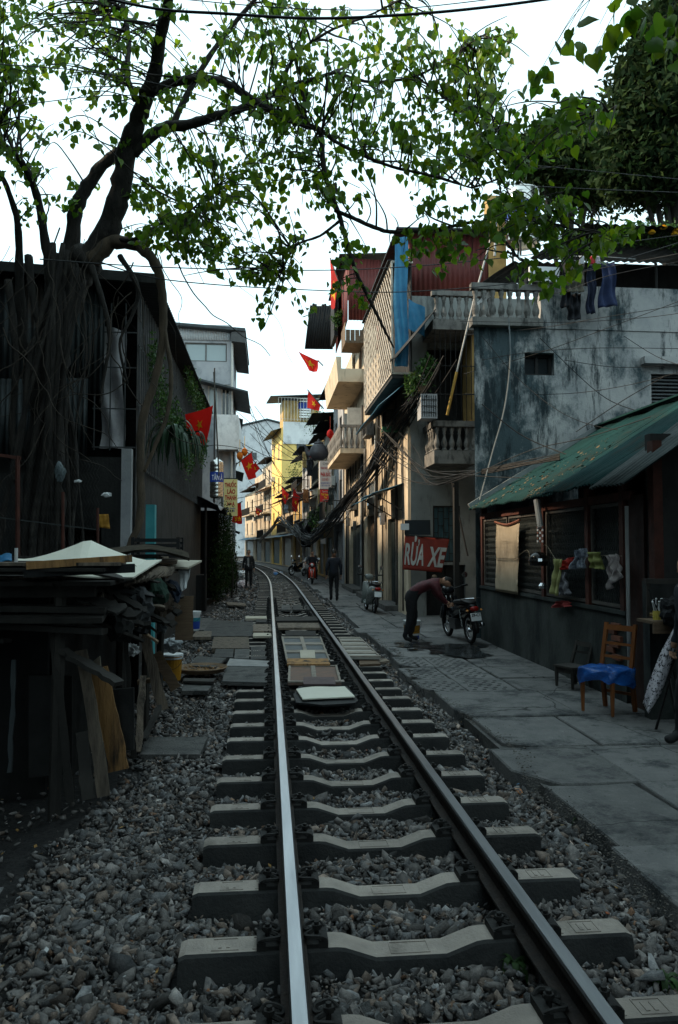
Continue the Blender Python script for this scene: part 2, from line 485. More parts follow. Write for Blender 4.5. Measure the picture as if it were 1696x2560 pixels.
for i, y in enumerate(SLEEPER_Y):
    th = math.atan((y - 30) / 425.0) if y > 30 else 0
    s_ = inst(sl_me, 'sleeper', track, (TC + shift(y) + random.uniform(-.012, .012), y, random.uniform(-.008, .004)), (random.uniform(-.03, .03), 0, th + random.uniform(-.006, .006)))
    if y < 26:
        for sg in (-1, 1):
            for q in (-1, 1):
                inst(cl_me, 'rail_clip', s_, (sg * GAUGE / 2 + q * .098, 0, .0), (0, 0, 0 if q > 0 else math.pi))

# pavement on the right -----------------------------------------------
mb = MB()
def pvf(u, v):
    y = .5 + 95 * v ** 1.6
    return (2.08 + 2.6 * u + shift(y) * 1.0, y, -.035)
mb.grid(pvf, 4, 40, thick=(0, 0, -.25))
pavement = struct(mb.build('pavement', dark_slab_m))
def slab(poly, z0, z1, name, m, parent=None):
    mb = MB(); n = len(poly)
    c = Vector((sum(p[0] for p in poly) / n, sum(p[1] for p in poly) / n, 0))
    top = [Vector((p[0], p[1], z1)) + (c - Vector((p[0], p[1], 0))) .normalized() * .012 for p in poly]
    mid = [Vector((p[0], p[1], z1 - .012)) for p in poly]; low = [Vector((p[0], p[1], z0)) for p in poly]
    mb.add(top + mid + low, [tuple(range(n))] + [(n + i, n + (i + 1) % n, (i + 1) % n, i) for i in range(n)] +
           [(2 * n + i, 2 * n + (i + 1) % n, n + (i + 1) % n, n + i) for i in range(n)])
    return mb.build(name, m, parent)
dots_m = mat('pierced_paving', (.105, .11, .11), (.07, .075, .078), 2.2, .85, bump=.35, bs=45, rnd=.1,
             stain=((.028, .033, .035), (1.7, 1.7, 1.7), .5, .7))
def paving_rows():
    y = 2.6; rr = random.Random(3)
    while y < 44:
        ln = rr.uniform(.75, 1.5) * (1 if y < 16 else 1.9)
        edge = 1.98 + .09 * math.sin(y * 1.1) + .05 * math.sin(y * 3.1) + (.12 if y < 4.6 else 0)
        cuts = [edge, rr.uniform(2.55, 2.85), rr.uniform(3.2, 3.7), 4.62] if rr.random() < .55 else [edge, rr.uniform(2.8, 3.4), 4.62]
        if 8.7 < y < 12: cuts = [edge, 2.45, 3.1, 4.62]
        for a, b in zip(cuts[:-1], cuts[1:]):
            g = .014
            j = lambda: rr.uniform(-.02, .02)
            s0 = shift(y); s1 = shift(y + ln)
            poly = [(a + g + s0 + j(), y + g + j()), ((a + b) / 2 + s0, y + g + j()), (b - g + s0 + j(), y + g + j()),
                    (b - g + s1 + j(), y + ln - g + j()), ((a + b) / 2 + s1, y + ln - g + j()), (a + g + s1 + j(), y + ln - g + j())]
            if a == edge and rr.random() < .45 and y < 14:                     # a broken-off corner
                poly[0] = (poly[0][0] + rr.uniform(.1, .3), poly[0][1]); poly.insert(1, (poly[0][0] + .02, poly[0][1] - .001)); poly[0] = (a + g + s0, y + rr.uniform(.15, .4))
            pierced = 8.7 < y < 12 and b < 3.2
            zt = rr.uniform(.0, .022)
            sl = slab(poly, -.12, zt, 'paving_slab', pave_m, pavement)
            if pierced:                                                       # rows of black blocks, painting the dark of square holes
                mh = MB(); k = 0
                yy = y + .12
                while yy < y + ln - .12:
                    xx = a + .08 + (.05 if k % 2 else 0)
                    while xx < b - .08:
                        mh.bx(xx, xx + .045, yy, yy + .035, zt - .004, zt + .003); xx += .125
                    yy += .115; k += 1
                ho = mh.build('hole_blocks', black_m, sl); ho['kind'] = 'stuff'
        y += ln
paving_rows()

# grit and crumbs along the broken edge and in the joints
gv, gf = [], []
for k in range(2600):
    yy = 2.8 + rng.random() ** 1.3 * 13; e_ = 1.98 + .09 * math.sin(yy * 1.1) + .05 * math.sin(yy * 3.1)
    xx = e_ + abs(rng.normal(0, .07)) if k % 3 else rng.uniform(2.1, 4.0)
    V_, F_ = ROCK_LO[k % len(ROCK_LO)]; s_ = rng.uniform(.003, .011) * (1 if k % 3 else .6); o = sum(len(q) for q in gv[-1:]) 
    gv.append(V_ * s_ + np.array([xx, yy, .02])); gf.append(F_)
offs = np.cumsum([0] + [len(v) for v in gv])
mb = MB(); mb.v = [tuple(p) for p in np.concatenate(gv)]; mb.f = [tuple(int(q) + int(o) for q in f) for F_, o in zip(gf, offs) for f in F_]; mb.mi = [0] * len(mb.f)
g_ = mb.build('grit', mat('grit_stone', (.16, .14, .12), (.05, .048, .045), 40, .9, rnd=0, bump=0), pavement); g_['kind'] = 'stuff'
# ================================================================== BUILDINGS
def wallmat(name, c, c2, dark=(.03, .033, .033), amt=.55, s=1.2, streak=(3.2, 3.2, .35)):
    return mat(name, c, c2, s, .9, bump=.3, bs=22, rnd=.05, stain=(dark, streak, amt, amt + .17), stain2=(tuple(x * .75 for x in c2), (1.1, 1.1, .8), .5, .62))
beige_m = wallmat('beige_plaster', (.58, .47, .34), (.42, .33, .23), (.07, .056, .045), .53)
cream_m = wallmat('cream_plaster', (.64, .54, .40), (.50, .41, .30), (.11, .09, .07), .55)
grey_wall_m = mat('weathered_render', (.46, .45, .44), (.27, .28, .29), 1.4, .92, bump=.5, bs=30, rnd=0,
                  stain=((.055, .08, .09), (.9, .9, .6), .47, .58, .74, (0, 6.4, 4.2, .10)), stain2=((.016, .026, .031), (2.2, 2.2, .45), .53, .62, .76, (0, 7.5, 4.5, .05)))
pale_grey_m = wallmat('pale_render', (.42, .42, .43), (.32, .33, .35), (.10, .10, .11), .6)
white_wall_m = wallmat('white_render', (.80, .79, .77), (.70, .69, .68), (.2, .2, .21), .64)
yellow_wall_m = wallmat('yellow_render', (.85, .60, .20), (.78, .52, .16), (.3, .2, .09), .66)
ochre_m = wallmat('ochre_render', (.50, .33, .12), (.40, .26, .10), (.08, .06, .04), .58)
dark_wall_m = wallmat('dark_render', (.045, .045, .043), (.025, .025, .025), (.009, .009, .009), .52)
green_wall_m = wallmat('mouldy_render', (.058, .066, .062), (.028, .035, .034), (.008, .013, .014), .46, streak=(2.4, 2.4, .9))
door_green_m = mat('dark_green_paint', (.022, .032, .032), (.012, .018, .018), 4, .6, stretch=(6, 6, .6))
door_grey_m = mat('grey_paint', (.07, .085, .09), (.045, .05, .055), 4, .6, stretch=(6, 6, .6))
door_blue_m = mat('faded_blue_paint', (.05, .11, .13), (.03, .07, .085), 4, .6, stretch=(6, 6, .6))
shutter_m = mat('shutter_metal', (.16, .17, .175), (.10, .105, .11), 5, .55, m=.2, stain=((.07, .04, .025), (3, 3, .6), .6, .74))
frame_m = mat('window_frame', (.12, .11, .10), (.07, .065, .06), 6, .6)
white_frame_m = mat('white_paint', (.62, .60, .55), (.48, .46, .42), 6, .6)
glass_m = glassy('window_glass', (.018, .024, .028), .1)
lit_glass_m = glassy('pale_glass', (.30, .36, .37), .15)
iron_m = mat('black_iron', (.018, .017, .017), (.010, .010, .010), 12, .6)
pale_iron_m = mat('pale_iron_bar', (.62, .56, .48), (.42, .36, .29), 9, .6, stain=((.10, .05, .03), (6, 6, 6), .55, .7))
galv_m = mat('galvanised_sheet', (.06, .07, .074), (.03, .036, .038), 2.5, .55, m=.35, stain=((.07, .04, .025), (1.5, 1.5, .3), .6, .72))
dark_sheet_m = mat('black_sheet', (.016, .018, .02), (.008, .009, .01), 2.5, .7, stain=((.05, .03, .02), (1.5, 1.5, .5), .62, .75))
green_sheet_m = mat('green_roof_sheet', (.010, .042, .042), (.006, .026, .027), 1.6, .8, spec=.1, stain=((.03, .026, .02), (1.2, 1.2, 1.2), .56, .7))
red_sheet_m = mat('red_roof_sheet', (.14, .030, .026), (.085, .02, .018), 2, .55, m=.1, stain=((.05, .018, .015), (2.2, 2.2, .3), .52, .68))
white_sheet_m = mat('white_sheet', (.60, .62, .63), (.48, .50, .52), 2, .5, stain=((.25, .25, .24), (2.2, 2.2, .3), .6, .75))
blue_tarp_m = mat('blue_tarpaulin', (.035, .20, .36), (.02, .13, .26), 3, .45, bump=.5, bs=9, trans=.25)
blue_sheet_m = mat('blue_roof_sheet', (.035, .125, .20), (.02, .075, .125), 3, .5)
wood_m = mat('old_wood', (.20, .135, .085), (.10, .065, .042), 5, .8, stretch=(1, 1, 8), rnd=.3)
rust_post_m = mat('rusty_post', (.10, .032, .022), (.045, .018, .014), 6, .8)
pvc_m = mat('pvc_pipe', (.40, .41, .41), (.28, .29, .29), 4, .5)

def facade(mb, o, u, n, W, H, T, ops):
    """a wall from o along u (W) and up (H), outward normal n, T thick, with real openings ops=(u0,u1,z0,z1)"""
    o, u, n = Vector(o), Vector(u), Vector(n)
    us = sorted({0, W, *[q for a in ops for q in a[:2]]}); zs = sorted({0, H, *[q for a in ops for q in a[2:]]})
    P = lambda a, z, d: o + u * a + Vector((0, 0, z)) - n * d
    for a0, a1 in zip(us[:-1], us[1:]):
        for z0, z1 in zip(zs[:-1], zs[1:]):
            am, zm = (a0 + a1) / 2, (z0 + z1) / 2
            if any(q[0] < am < q[1] and q[2] < zm < q[3] for q in ops): continue
            mb.quad(P(a0, z0, 0), P(a1, z0, 0), P(a1, z1, 0), P(a0, z1, 0))
    for a0, a1, z0, z1 in ops:
        mb.quad(P(a0, z0, 0), P(a0, z1, 0), P(a0, z1, T), P(a0, z0, T)); mb.quad(P(a1, z0, 0), P(a1, z0, T), P(a1, z1, T), P(a1, z1, 0))
        mb.quad(P(a0, z1, 0), P(a1, z1, 0), P(a1, z1, T), P(a0, z1, T)); mb.quad(P(a0, z0, 0), P(a0, z0, T), P(a1, z0, T), P(a1, z0, 0))
    return mb
def corrugated(mb, o, u, v, waves, amp, nv=1, th=.004, ragged=0, rr=random):
    """wavy sheet: o corner, u across the ribs, v along them"""
    o, u, v = Vector(o), Vector(u), Vector(v); n = u.cross(v).normalized()
    rag = [rr.uniform(-ragged, ragged) for _ in range(waves + 1)]
    def f_(a, b):
        k = a * waves
        return o + u * a + v * (b * (1 + rag[int(k)] * (b > .99))) + n * amp * math.sin(a * waves * 2 * math.pi) + n * (.012 * math.sin(a * 7 + b * 5))
    return mb.grid(f_, waves * 4, nv, thick=-n * th)
def window(parent, o, u, n, w, h, fm, gm, muntin=1, bars=0, local=True, depth=.1, name='window', sill=False):
    """frame in an opening whose lower corner is o, its pane a sub-part"""
    o, u, n = Vector(o), Vector(u), Vector(n); up = Vector((0, 0, 1)); o = o - n * depth
    mb = MB(); t = .06
    def bar(a0, a1, z0, z1, d0=0, d1=.05):
        pts = [o + u * a + up * z + n * d for d in (d0, d1) for a, z in ((a0, z0), (a1, z0), (a1, z1), (a0, z1))]
        mb.add(pts, [(0, 1, 2, 3), (7, 6, 5, 4), (0, 4, 5, 1), (1, 5, 6, 2), (2, 6, 7, 3), (3, 7, 4, 0)])
    bar(0, w, 0, t); bar(0, w, h - t, h); bar(0, t, t, h - t); bar(w - t, w, t, h - t)
    for k in range(1, muntin + 1): bar(w * k / (muntin + 1) - t / 2, w * k / (muntin + 1) + t / 2, t, h - t, .0, .04)
    for k in range(bars): x = w * (k + .5) / bars; bar(x - .008, x + .008, -.02, h + .02, .07, .086)
    f_ = mb.build(name, fm, parent, local=local)
    mb = MB(); mb.prism([o + u * a + up * z - n * .012 for a, z in ((.02, .02), (w - .02, .02), (w - .02, h - .02), (.02, h - .02))], n * .01)
    p = mb.build('pane', gm, f_, local=local)
    if sill:
        mb = MB(); o2 = o + n * (depth - .02) - u * .06 - up * .07
        mb.prism([o2, o2 + u * (w + .12), o2 + u * (w + .12) + n * .14, o2 + n * .14], up * .06)
        mb.build('sill', pale_grey_m, f_, local=local)
    return f_
def panel_door(parent, o, u, n, w, h, m, leaves=2, local=True, depth=.14, louv=0, name='door'):
    o, u, n = Vector(o), Vector(u), Vector(n); up = Vector((0, 0, 1)); o = o - n * depth
    mb = MB()
    lw = w / leaves
    for k in range(leaves):
        a = o + u * (k * lw + .012)
        mb.prism([a, a + u * (lw - .024), a + u * (lw - .024) + up * h, a + up * h], n * .03)
        if louv:
            z = .04
            while z < h - .06:
                b = a + up * z + n * .03
                mb.prism([b, b + n * .02 - up * .0, b + n * .006 + up * (louv * .8)], u * (lw - .024)); z += louv
        else:
            for z0, z1 in ((.12, h * .42), (h * .5, h - .12)):
                for q0, q1 in ((.08, lw / 2 - .03), (lw / 2 + .02, lw - .1)):
                    b = a + u * q0 + up * z0 + n * .03
                    mb.prism([b, b + u * (q1 - q0), b + u * (q1 - q0) + up * (z1 - z0), b + up * (z1 - z0)], n * .012)
    return mb.build(name, m, parent, local=local)
def railing(mb, a, b, h, step=.12, r=.011, top=.022):
    a, b = Vector(a), Vector(b); L_ = (b - a).length; k = max(1, int(L_ / step))
    up = Vector((0, 0, h))
    mb.beam(a + up, b + up, top * 2, top * 2); mb.beam(a + up * .08, b + up * .08, top, top)
    for i in range(k + 1):
        p = a.lerp(b, i / k); mb.tube([p, p + up], r, 4, False)
def baluster_mesh(h):
    mb = MB()
    pr = [(.062, 0), (.062, .06), (.042, .09), (.05, .14), (.07, .24), (.072, .32), (.05, .46), (.033, .58), (.03, .68), (.045, .74), (.034, .78), (.055, .86), (.06, 1.0)]
    mb.lathe([(r_, z * h) for r_, z in pr], 10)
    return mb.mesh('baluster', smooth=True)
mould_m = mat('mouldy_white', (.22, .21, .195), (.13, .125, .12), 4, .9, bump=.4, bs=40, rnd=.15, stain=((.035, .036, .034), (5, 5, 2.2), .5, .66))
bal_me = baluster_mesh(.56); bal_me.materials.append(mould_m)

# ---------- green roofed shed on the right -------------------------------------------------
SX, SE = 4.05, 3.85
shed = thing('shed', 'low shed with green corrugated roof and wire grille windows', 'shed', (SX, 11, 0))
mb = MB(); mb.bx(SX, SX + .2, 8.36, 14.3, -.1, 1.0)
wl_ = mb.build('low_wall', green_wall_m, shed)
mb = MB(); mb.bx(SX - .03, SX + .26, 8.30, 14.28, 1.002, 1.05); mb.build('wall_coping', green_wall_m, shed)
for k, (yy, zz, w) in enumerate([(8.46, .86, .2), (8.44, .72, .22), (8.58, .79, .2), (8.5, .64, .22), (8.44, .5, .2), (8.62, .57, .2)]):
    mb = MB(); mb.obox((SX - .012, yy + .1, zz), (.05, w, .06), (0, 0, .02)); mb.build('brick', mat('old_brick', (.20, .075, .045), (.12, .05, .035), 12, .9, rnd=.3), wl_)
mb = MB(); mb.bx(6.0, 6.2, 7.9, 14.28, -.1, 3.7); mb.build('back_wall', dark_wall_m, shed)
mb = MB(); mb.bx(SX + .04, 6.0, 7.80, 7.92, -.1, 3.0); mb.build('end_wall', dark_wall_m, shed)
for yy in (14.15, 10.93, 9.36, 8.40):
    mb = MB(); mb.bx(SX - .02, SX + .08, yy - .05, yy + .05, 1.05, 2.52); mb.build('post', rust_post_m, shed)
mb = MB(); mb.beam((SX + .03, 8.2, 2.36), (SX + .03, 14.25, 2.36), .09, .1); mb.build('top_plate', rust_post_m, shed)
# windows with wire mesh: panels between the posts
wire_m = mat('grille_wire', (.075, .085, .085), (.045, .05, .05), 6, .6, m=.4)
for (y0, y1) in ((8.47, 9.29), (9.43, 10.86), (11.0, 12.6), (12.68, 14.08)):
    f = MB(); x = SX + .03
    for a, b, c, d in ((y0, y1, 1.07, 1.11), (y0, y1, 2.26, 2.3), (y0, y0 + .04, 1.11, 2.26), (y1 - .04, y1, 1.11, 2.26)): f.bx(x - .02, x + .02, a, b, c, d)
    fr = f.build('window_grille', frame_m, shed)
    w = MB()
    k = 0; yy = y0 + .04
    while yy < y1 - .04:                          # zigzag wires give the diamond mesh
        pts = []; z = 1.11; q = 0
        while z < 2.27: pts.append((x + .004 * (q % 2), yy + (.03 if (q + k) % 2 else 0), z)); z += .052; q += 1
        w.tube(pts, .0042, 3, False); yy += .03; k += 1
    for z in (1.4, 1.7, 2.0): w.beam((x + .01, y0 + .04, z), (x + .01, y1 - .04, z), .012, .012)
    w.build('wire_mesh', wire_m, fr)
    g = MB(); g.bx(x + .05, x + .06, y0 + .02, y1 - .02, 1.09, 2.28); g.build('pane', mat('dusty_glass', (.05, .06, .06), (.03, .036, .037), 2, .4, rnd=0), fr)
# roof of separate corrugated sheets
SLOPE = Vector((6.5 - SE, 0, 4.1 - 2.5))
yy = 8.05; k = 0
while yy < 14.3:
    w = min(.98, 14.33 - yy)
    if w < .2: break
    mb = MB(); o = Vector((SE - .05 * (k % 2) - (.1 if k < 2 else 0), yy, 2.5 - .02 * (k % 2) + .006 * (k % 2)))
    corrugated(mb, o, (0, w + .05, 0), SLOPE * (1 + .02), 11, .018, 5, th=.004)
    mb.build('roof_sheet', green_sheet_m, shed, smooth=True); yy += w; k += 1
mb = MB(); mb.beam((6.52, 8.0, 4.16), (6.52, 14.34, 4.16), .3, .03); mb.build('ridge_cap', green_sheet_m, shed)
mb = MB(); mb.beam(Vector((SE, 14.34, 2.56)), Vector((6.5, 14.34, 4.16)), .05, .1); mb.build('verge_board', mat('pale_flashing', (.25, .27, .27), (.15, .17, .17), 4), shed)
mb = MB(); corrugated(mb, (3.55, 7.3, 2.42), (0, .85, 0), Vector((1.9, .0, 1.35)), 9, .018, 4, ragged=.03); mb.build('roof_sheet', mat('bent_dark_sheet', (.02, .035, .035), (.012, .02, .02), 3, .6), shed, smooth=True)
mb = MB(); mb.bx(4.06, 4.10, 7.92, 8.28, 0, 2.36); mb.build('door', mat('dark_red_door', (.05, .018, .013), (.02, .01, .009), 4, .7, stretch=(4, 4, .5)), shed)
mb = MB(); mb.bx(4.02, 4.12, 7.62, 7.74, 0, 2.9); mb.build('post', rust_post_m, shed)
# dead leaves and twigs lying on the sheets
mb = MB(); rr = random.Random(5)
for _ in range(420):
    t, yy = rr.random() ** 1.5 * .55, rr.uniform(8.2, 14.2)
    t += .12 * math.sin(yy * 1.7) ; t = max(.01, min(.95, t))
    p = Vector((SE, yy, 2.535)) + SLOPE * t; a = rr.uniform(0, 6); s_ = rr.uniform(.012, .045)
    d1 = Vector((math.cos(a), math.sin(a), .6 * math.cos(a))) * s_; d2 = Vector((-math.sin(a), math.cos(a), .3)) * s_ * .5
    mb.quad(p - d1, p + d2, p + d1 + Vector((0, 0, .01)), p - d2)
lit = mb.build('fallen_leaves', mat('dead_leaf', (.17, .11, .05), (.07, .05, .03), 9, .9), shed); lit['kind'] = 'stuff'

# ---------- grey weathered building ----------------------------------------------------------
GY = 14.45
grey = thing('weathered_building', 'grey mould-stained building wall with one tiny window behind the shed', 'building', (4.0, GY, 0))
mb = MB()
wx0, wx1 = 5.02, 5.62
facade(mb, (4.0, GY, -.1), (1, 0, 0), (0, -1, 0), 14, 6.2, .25, [(wx0 - 4, wx1 - 4, 5.27, 5.72), (7.62 - 4, 8.7 - 4, 4.55, 5.35)])
mb.quad((4.0, GY, -.1), (4.0, GY, 6.1), (5.6, GY + 4.2, 6.1), (5.6, GY + 4.2, -.1)); mb.quad((18, GY, -.1), (18, GY + 4.2, -.1), (18, GY + 4.2, 6.1), (18, GY, 6.1))
mb.quad((4.0, GY, 6.1), (18, GY, 6.1), (18, GY + 4.2, 6.1), (5.6, GY + 4.2, 6.1)); mb.quad((5.6, GY + 4.2, -.1), (5.6, GY + 4.2, 6.1), (18, GY + 4.2, 6.1), (18, GY + 4.2, -.1))
mb.build('wall', grey_wall_m, grey)
window(grey, Vector((wx0, GY, 5.17)) - grey.location, (1, 0, 0), (0, -1, 0), wx1 - wx0, .45, iron_m, glass_m, 1, depth=.2)
lv = MB()
for k in range(11): lv.obox((8.16, GY + .1, 4.5 + k * .072), (1.06, .07, .012), (.7, 0, 0))
lv.build('louvre', mat('louvre_slat', (.11, .12, .125), (.07, .075, .08), 5), grey)
mb = MB(); mb.bx(7.4, 9.0, GY - .18, GY - .003, 5.42, 5.56); mb.build('lintel', grey_wall_m, grey)
mb = MB(); mb.bx(3.93, 5.35, GY - .16, GY + .1, 6.103, 6.26); mb.build('terrace_edge', mould_m, grey)
mb = MB(); mb.bx(3.93, 5.35, GY - .12, GY + .04, 6.83, 6.95); mb.build('handrail', mould_m, grey)
for k in range(8):
    inst(bal_me, 'baluster', grey, Vector((4.02 + k * .175, GY - .04, 6.262)) - grey.location, (0, 0, 0), (1, 1, 1.01))
mb = MB(); mb.bx(5.36, 18, GY - .02, GY + .18, 6.103, 6.98); mb.build('parapet', grey_wall_m, grey)
mb = MB(); mb.bx(6.3, 18, GY + 1.6, GY + 1.8, 6.1, 8.1); mb.build('upper_wall', dark_wall_m, grey)
mb = MB(); corrugated(mb, (6.0, GY - .7, 7.95), (11, 0, 0), (0, 3.2, .55), 60, .02, 2); mb.build('upper_roof', dark_sheet_m, grey, smooth=True)
mb = MB(); corrugated(mb, (4.9, GY + .3, 7.55), (2.4, 0, 0), (0, 2.4, .4), 14, .02, 2); mb.build('terrace_roof', dark_sheet_m, grey, smooth=True)
for px_ in (5.15, 6.35, 7.9): 
    mb = MB(); mb.tube([(px_, GY + .25, 6.1), (px_, GY + .25, 7.6)], .03, 6); mb.build('roof_post', iron_m, grey)

# ---------- beige corner house (front at 19.2 m, side along the track) -------------------------
HX, HY = 3.62, 19.2
house = thing('corner_house', 'beige corner house with baluster balcony, white diagonal cage and red metal top storey', 'house', (HX, HY, 0))
mb = MB()
facade(mb, (HX, HY, -.1), (1, 0, 0), (0, -1, 0), 6, 8.4, .25, [(.58, 1.29, 1.49, 2.94), (.40, 1.42, .12, 1.42), (.45, 1.5, 4.25, 7.05)])
mb.build('front_wall', mat('grey_plaster', (.26, .27, .26), (.17, .18, .175), 1.5, .92, bump=.4, bs=25, rnd=0, stain=((.05, .055, .055), (2, 2, .5), .54, .68)), house)
mb = MB()
side_ops = [(1.75, 3.75, .12, 2.72), (6.25, 8.5, .12, 3.0), (2.6, 3.5, 4.1, 5.15), (6.4, 8.2, 3.4, 4.15), (5.2, 6.4, 5.0, 6.4), (.9, 2.0, 6.6, 8.0), (3.2, 4.6, 6.6, 8.0)]
facade(mb, (HX, HY + 8.9, -.1), (0, -1, 0), (-1, 0, 0), 8.9, 8.4, .25, [(8.9 - b, 8.9 - a, c, d) for a, b, c, d in side_ops])
mb.quad((HX, HY, 8.3), (HX + 6, HY, 8.3), (HX + 6, HY + 8.9, 8.3), (HX, HY + 8.9, 8.3))
mb.quad((HX + 6, HY, -.1), (HX + 6, HY + 8.9, -.1), (HX + 6, HY + 8.9, 8.3), (HX + 6, HY, 8.3))
mb.build('wall', beige_m, house)
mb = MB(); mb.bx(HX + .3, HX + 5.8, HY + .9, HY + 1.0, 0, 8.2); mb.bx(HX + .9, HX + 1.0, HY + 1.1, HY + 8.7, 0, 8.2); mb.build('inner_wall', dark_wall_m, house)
L0 = Vector(house.location)
# corner pilaster, door surrounds
mb = MB(); mb.bx(HX - .06, HX - .003, HY + .03, HY + 1.55, 0, 4.9); mb.build('pilaster', cream_m, house)
mb = MB(); mb.bx(HX - .05, HX - .003, HY + 4.6, HY + 6.2, 0, 3.3); mb.build('pilaster', cream_m, house)
panel_door(house, Vector((HX, HY + 3.75, .02)) - L0, (0, -1, 0), (-1, 0, 0), 2.0, 2.6, door_green_m, 3)
panel_door(house, Vector((HX, HY + 8.5, .02)) - L0, (0, -1, 0), (-1, 0, 0), 2.25, 2.88, wood_m, 2)
window(house, Vector((HX, HY + 3.5, 4.0)) - L0, (0, -1, 0), (-1, 0, 0), .9, 1.05, frame_m, glass_m, 1, 0, depth=.15)
window(house, Vector((HX, HY + 8.2, 3.3)) - L0, (0, -1, 0), (-1, 0, 0), 1.8, .75, white_frame_m, glass_m, 3, 9, depth=.12)
window(house, Vector((HX, HY + 6.4, 4.9)) - L0, (0, -1, 0), (-1, 0, 0), 1.2, 1.4, wood_m, glass_m, 1, depth=.12)
window(house, Vector((HX, HY + 2.0, 6.5)) - L0, (0, -1, 0), (-1, 0, 0), 1.1, 1.4, frame_m, glass_m, 1, depth=.12)
window(house, Vector((HX, HY + 4.6, 6.5)) - L0, (0, -1, 0), (-1, 0, 0), 1.4, 1.4, frame_m, glass_m, 1, depth=.12)
for y0, y1 in ((1.6, 3.9), (6.1, 8.6)):
    mb = MB(); mb.bx(HX - .42, HX + .1, HY + y0, HY + y1, -.05, .16); mb.build('door_step', dark_slab_m, house)
# barred window on the front, staggered panels
gx0 = HX + .58
wf = MB()
for a, b, c, d in ((0, .71, 0, .04), (0, .71, 1.41, 1.45), (0, .04, .04, 1.41), (.67, .71, .04, 1.41)): wf.bx(gx0 + a, gx0 + b, HY + .02, HY + .07, 1.39 + c, 1.39 + d)
for k in range(1, 5): wf.bx(gx0 + .71 * k / 5 - .008, gx0 + .71 * k / 5 + .008, HY + .02, HY + .05, 1.43, 2.8)
for k in range(5):
    for j in range(4):
        z = 1.43 + (.18 if k % 2 else .36) + j * .36
        if z < 2.78: wf.bx(gx0 + .71 * k / 5, gx0 + .71 * (k + 1) / 5, HY + .021, HY + .045, z - .008, z + .008)
wfo = wf.build('window', iron_m, house)
mb = MB(); mb.bx(gx0 + .02, gx0 + .69, HY + .08, HY + .09, 1.41, 2.82); mb.build('pane', door_blue_m, wfo)
panel_door(house, Vector((HX + .40, HY, .02)) - L0, (1, 0, 0), (0, -1, 0), 1.02, 1.28, mat('black_door', (.012, .014, .015), (.008, .008, .009), 5), 2)
# balcony with balusters on the front
bx0, bx1, by = 3.98, 5.05, 18.0
mb = MB(); mb.bx(bx0, bx1, by, HY - .003, 3.80, 4.12); balc = mb.build('balcony', mould_m, house)
mb = MB(); mb.bx(bx0 - .03, bx1 + .02, by - .03, by + .16, 4.70, 4.84); mb.bx(bx0 - .03, bx0 + .13, by + .163, HY - .01, 4.70, 4.84); mb.build('handrail', mould_m, balc)
for k in range(6): inst(bal_me, 'baluster', balc, Vector((bx0 + .08 + k * .185, by + .07, 4.122)) - L0, (0, 0, 0), (1.05, 1.05, 1.03))
for k in range(1, 5): inst(bal_me, 'baluster', balc, Vector((bx0 + .05, by + .07 + k * .22, 4.122)) - L0, (0, 0, 0), (1.05, 1.05, 1.03))
# upper slab + balustrade
mb = MB(); mb.bx(bx0 - .02, 5.5, by - .02, HY - .004, 7.08, 7.33); ub = mb.build('upper_balcony', mould_m, house)
mb = MB(); mb.bx(bx0 - .04, 5.5, by - .03, by + .14, 7.92, 8.04); mb.build('handrail', mould_m, ub)
for k in range(8): inst(bal_me, 'baluster', ub, Vector((bx0 + .08 + k * .19, by + .06, 7.332)) - L0, (0, 0, 0), (1.05, 1.05, 1.05))
# loggia: window bars, cream jamb, air conditioner box
mb = MB(); mb.bx(5.0, 5.12, HY - .9, HY - .02, 4.86, 7.07); mb.build('jamb', ochre_m, house)
mb = MB()
for k in range(9): mb.tube([(bx0 + .04 + k * .13, by + .05, 4.85), (bx0 + .04 + k * .13, by + .05, 7.07)], .009, 4)
for z in (5.5, 6.2): mb.beam((bx0, by + .05, z), (bx1, by + .05, z), .016, .016)
mb.build('balcony_bars', iron_m, house)
mb = MB(); mb.bx(3.62, 4.02, by - .2, by + .25, 4.86, 5.45); ac = mb.build('air_conditioner', pale_grey_m, house)
mb = MB()
for k in range(7): mb.bx(3.645 + k * .054, 3.66 + k * .054, by - .215, by - .202, 4.9, 5.41)
for z in (5.0, 5.15, 5.3): mb.bx(3.64, 4.0, by - .23, by - .216, z, z + .012)
mb.build('grille', iron_m, ac)
# white diagonal security cage on the side
cg = MB(); cx_ = 3.08
y0, y1, z0, z1 = 18.75, 24.2, 6.15, 9.0
fr = MB()
for a, b in (((cx_, y0, z0), (cx_, y1, z0)), ((cx_, y0, z1), (cx_, y1, z1)), ((cx_, y0, z0), (cx_, y0, z1)), ((cx_, y1, z0), (cx_, y1, z1)),
             ((cx_, y0, z0), (HX, y0, z0)), ((cx_, y0, z1), (HX, y0, z1)), ((cx_, y1, z0), (HX, y1, z0)), ((cx_, y1, z1), (HX, y1, z1))): fr.beam(a, b, .05, .05)
cage = fr.build('cage', pale_iron_m, house)
k = -2.8
while k < 5.45:
    a, b = max(0, k), min(5.45, k + 2.85)
    if b - a > .1:
        mb = MB(); mb.beam((cx_ - .02, y0 + a, z0 + (a - k)), (cx_ - .02, y0 + b, z0 + (b - k)), .034, .02, up=(1, 0, 0)); mb.build('slat', pale_iron_m, cage)
    k += .27
mb = MB()
for k in range(10): mb.beam((cx_ + .02, y0 + .3 + k * .55, z0), (cx_ + .02, y0 + .3 + k * .55, z1), .02, .02)
mb.build('cage_uprights', iron_m, cage)
mb = MB(); mb.bx(cx_, HX, y0, y1, z0 - .12, z0 - .03); mb.build('cage_floor', dark_wall_m, cage)
mb = MB(); mb.bx(HX - .06, HX - .03, y0, y1, z0, z1 + .1); mb.build('cage_dark_sheet', dark_wall_m, cage)  # dark sheet added so the space behind the slats reads as shaded
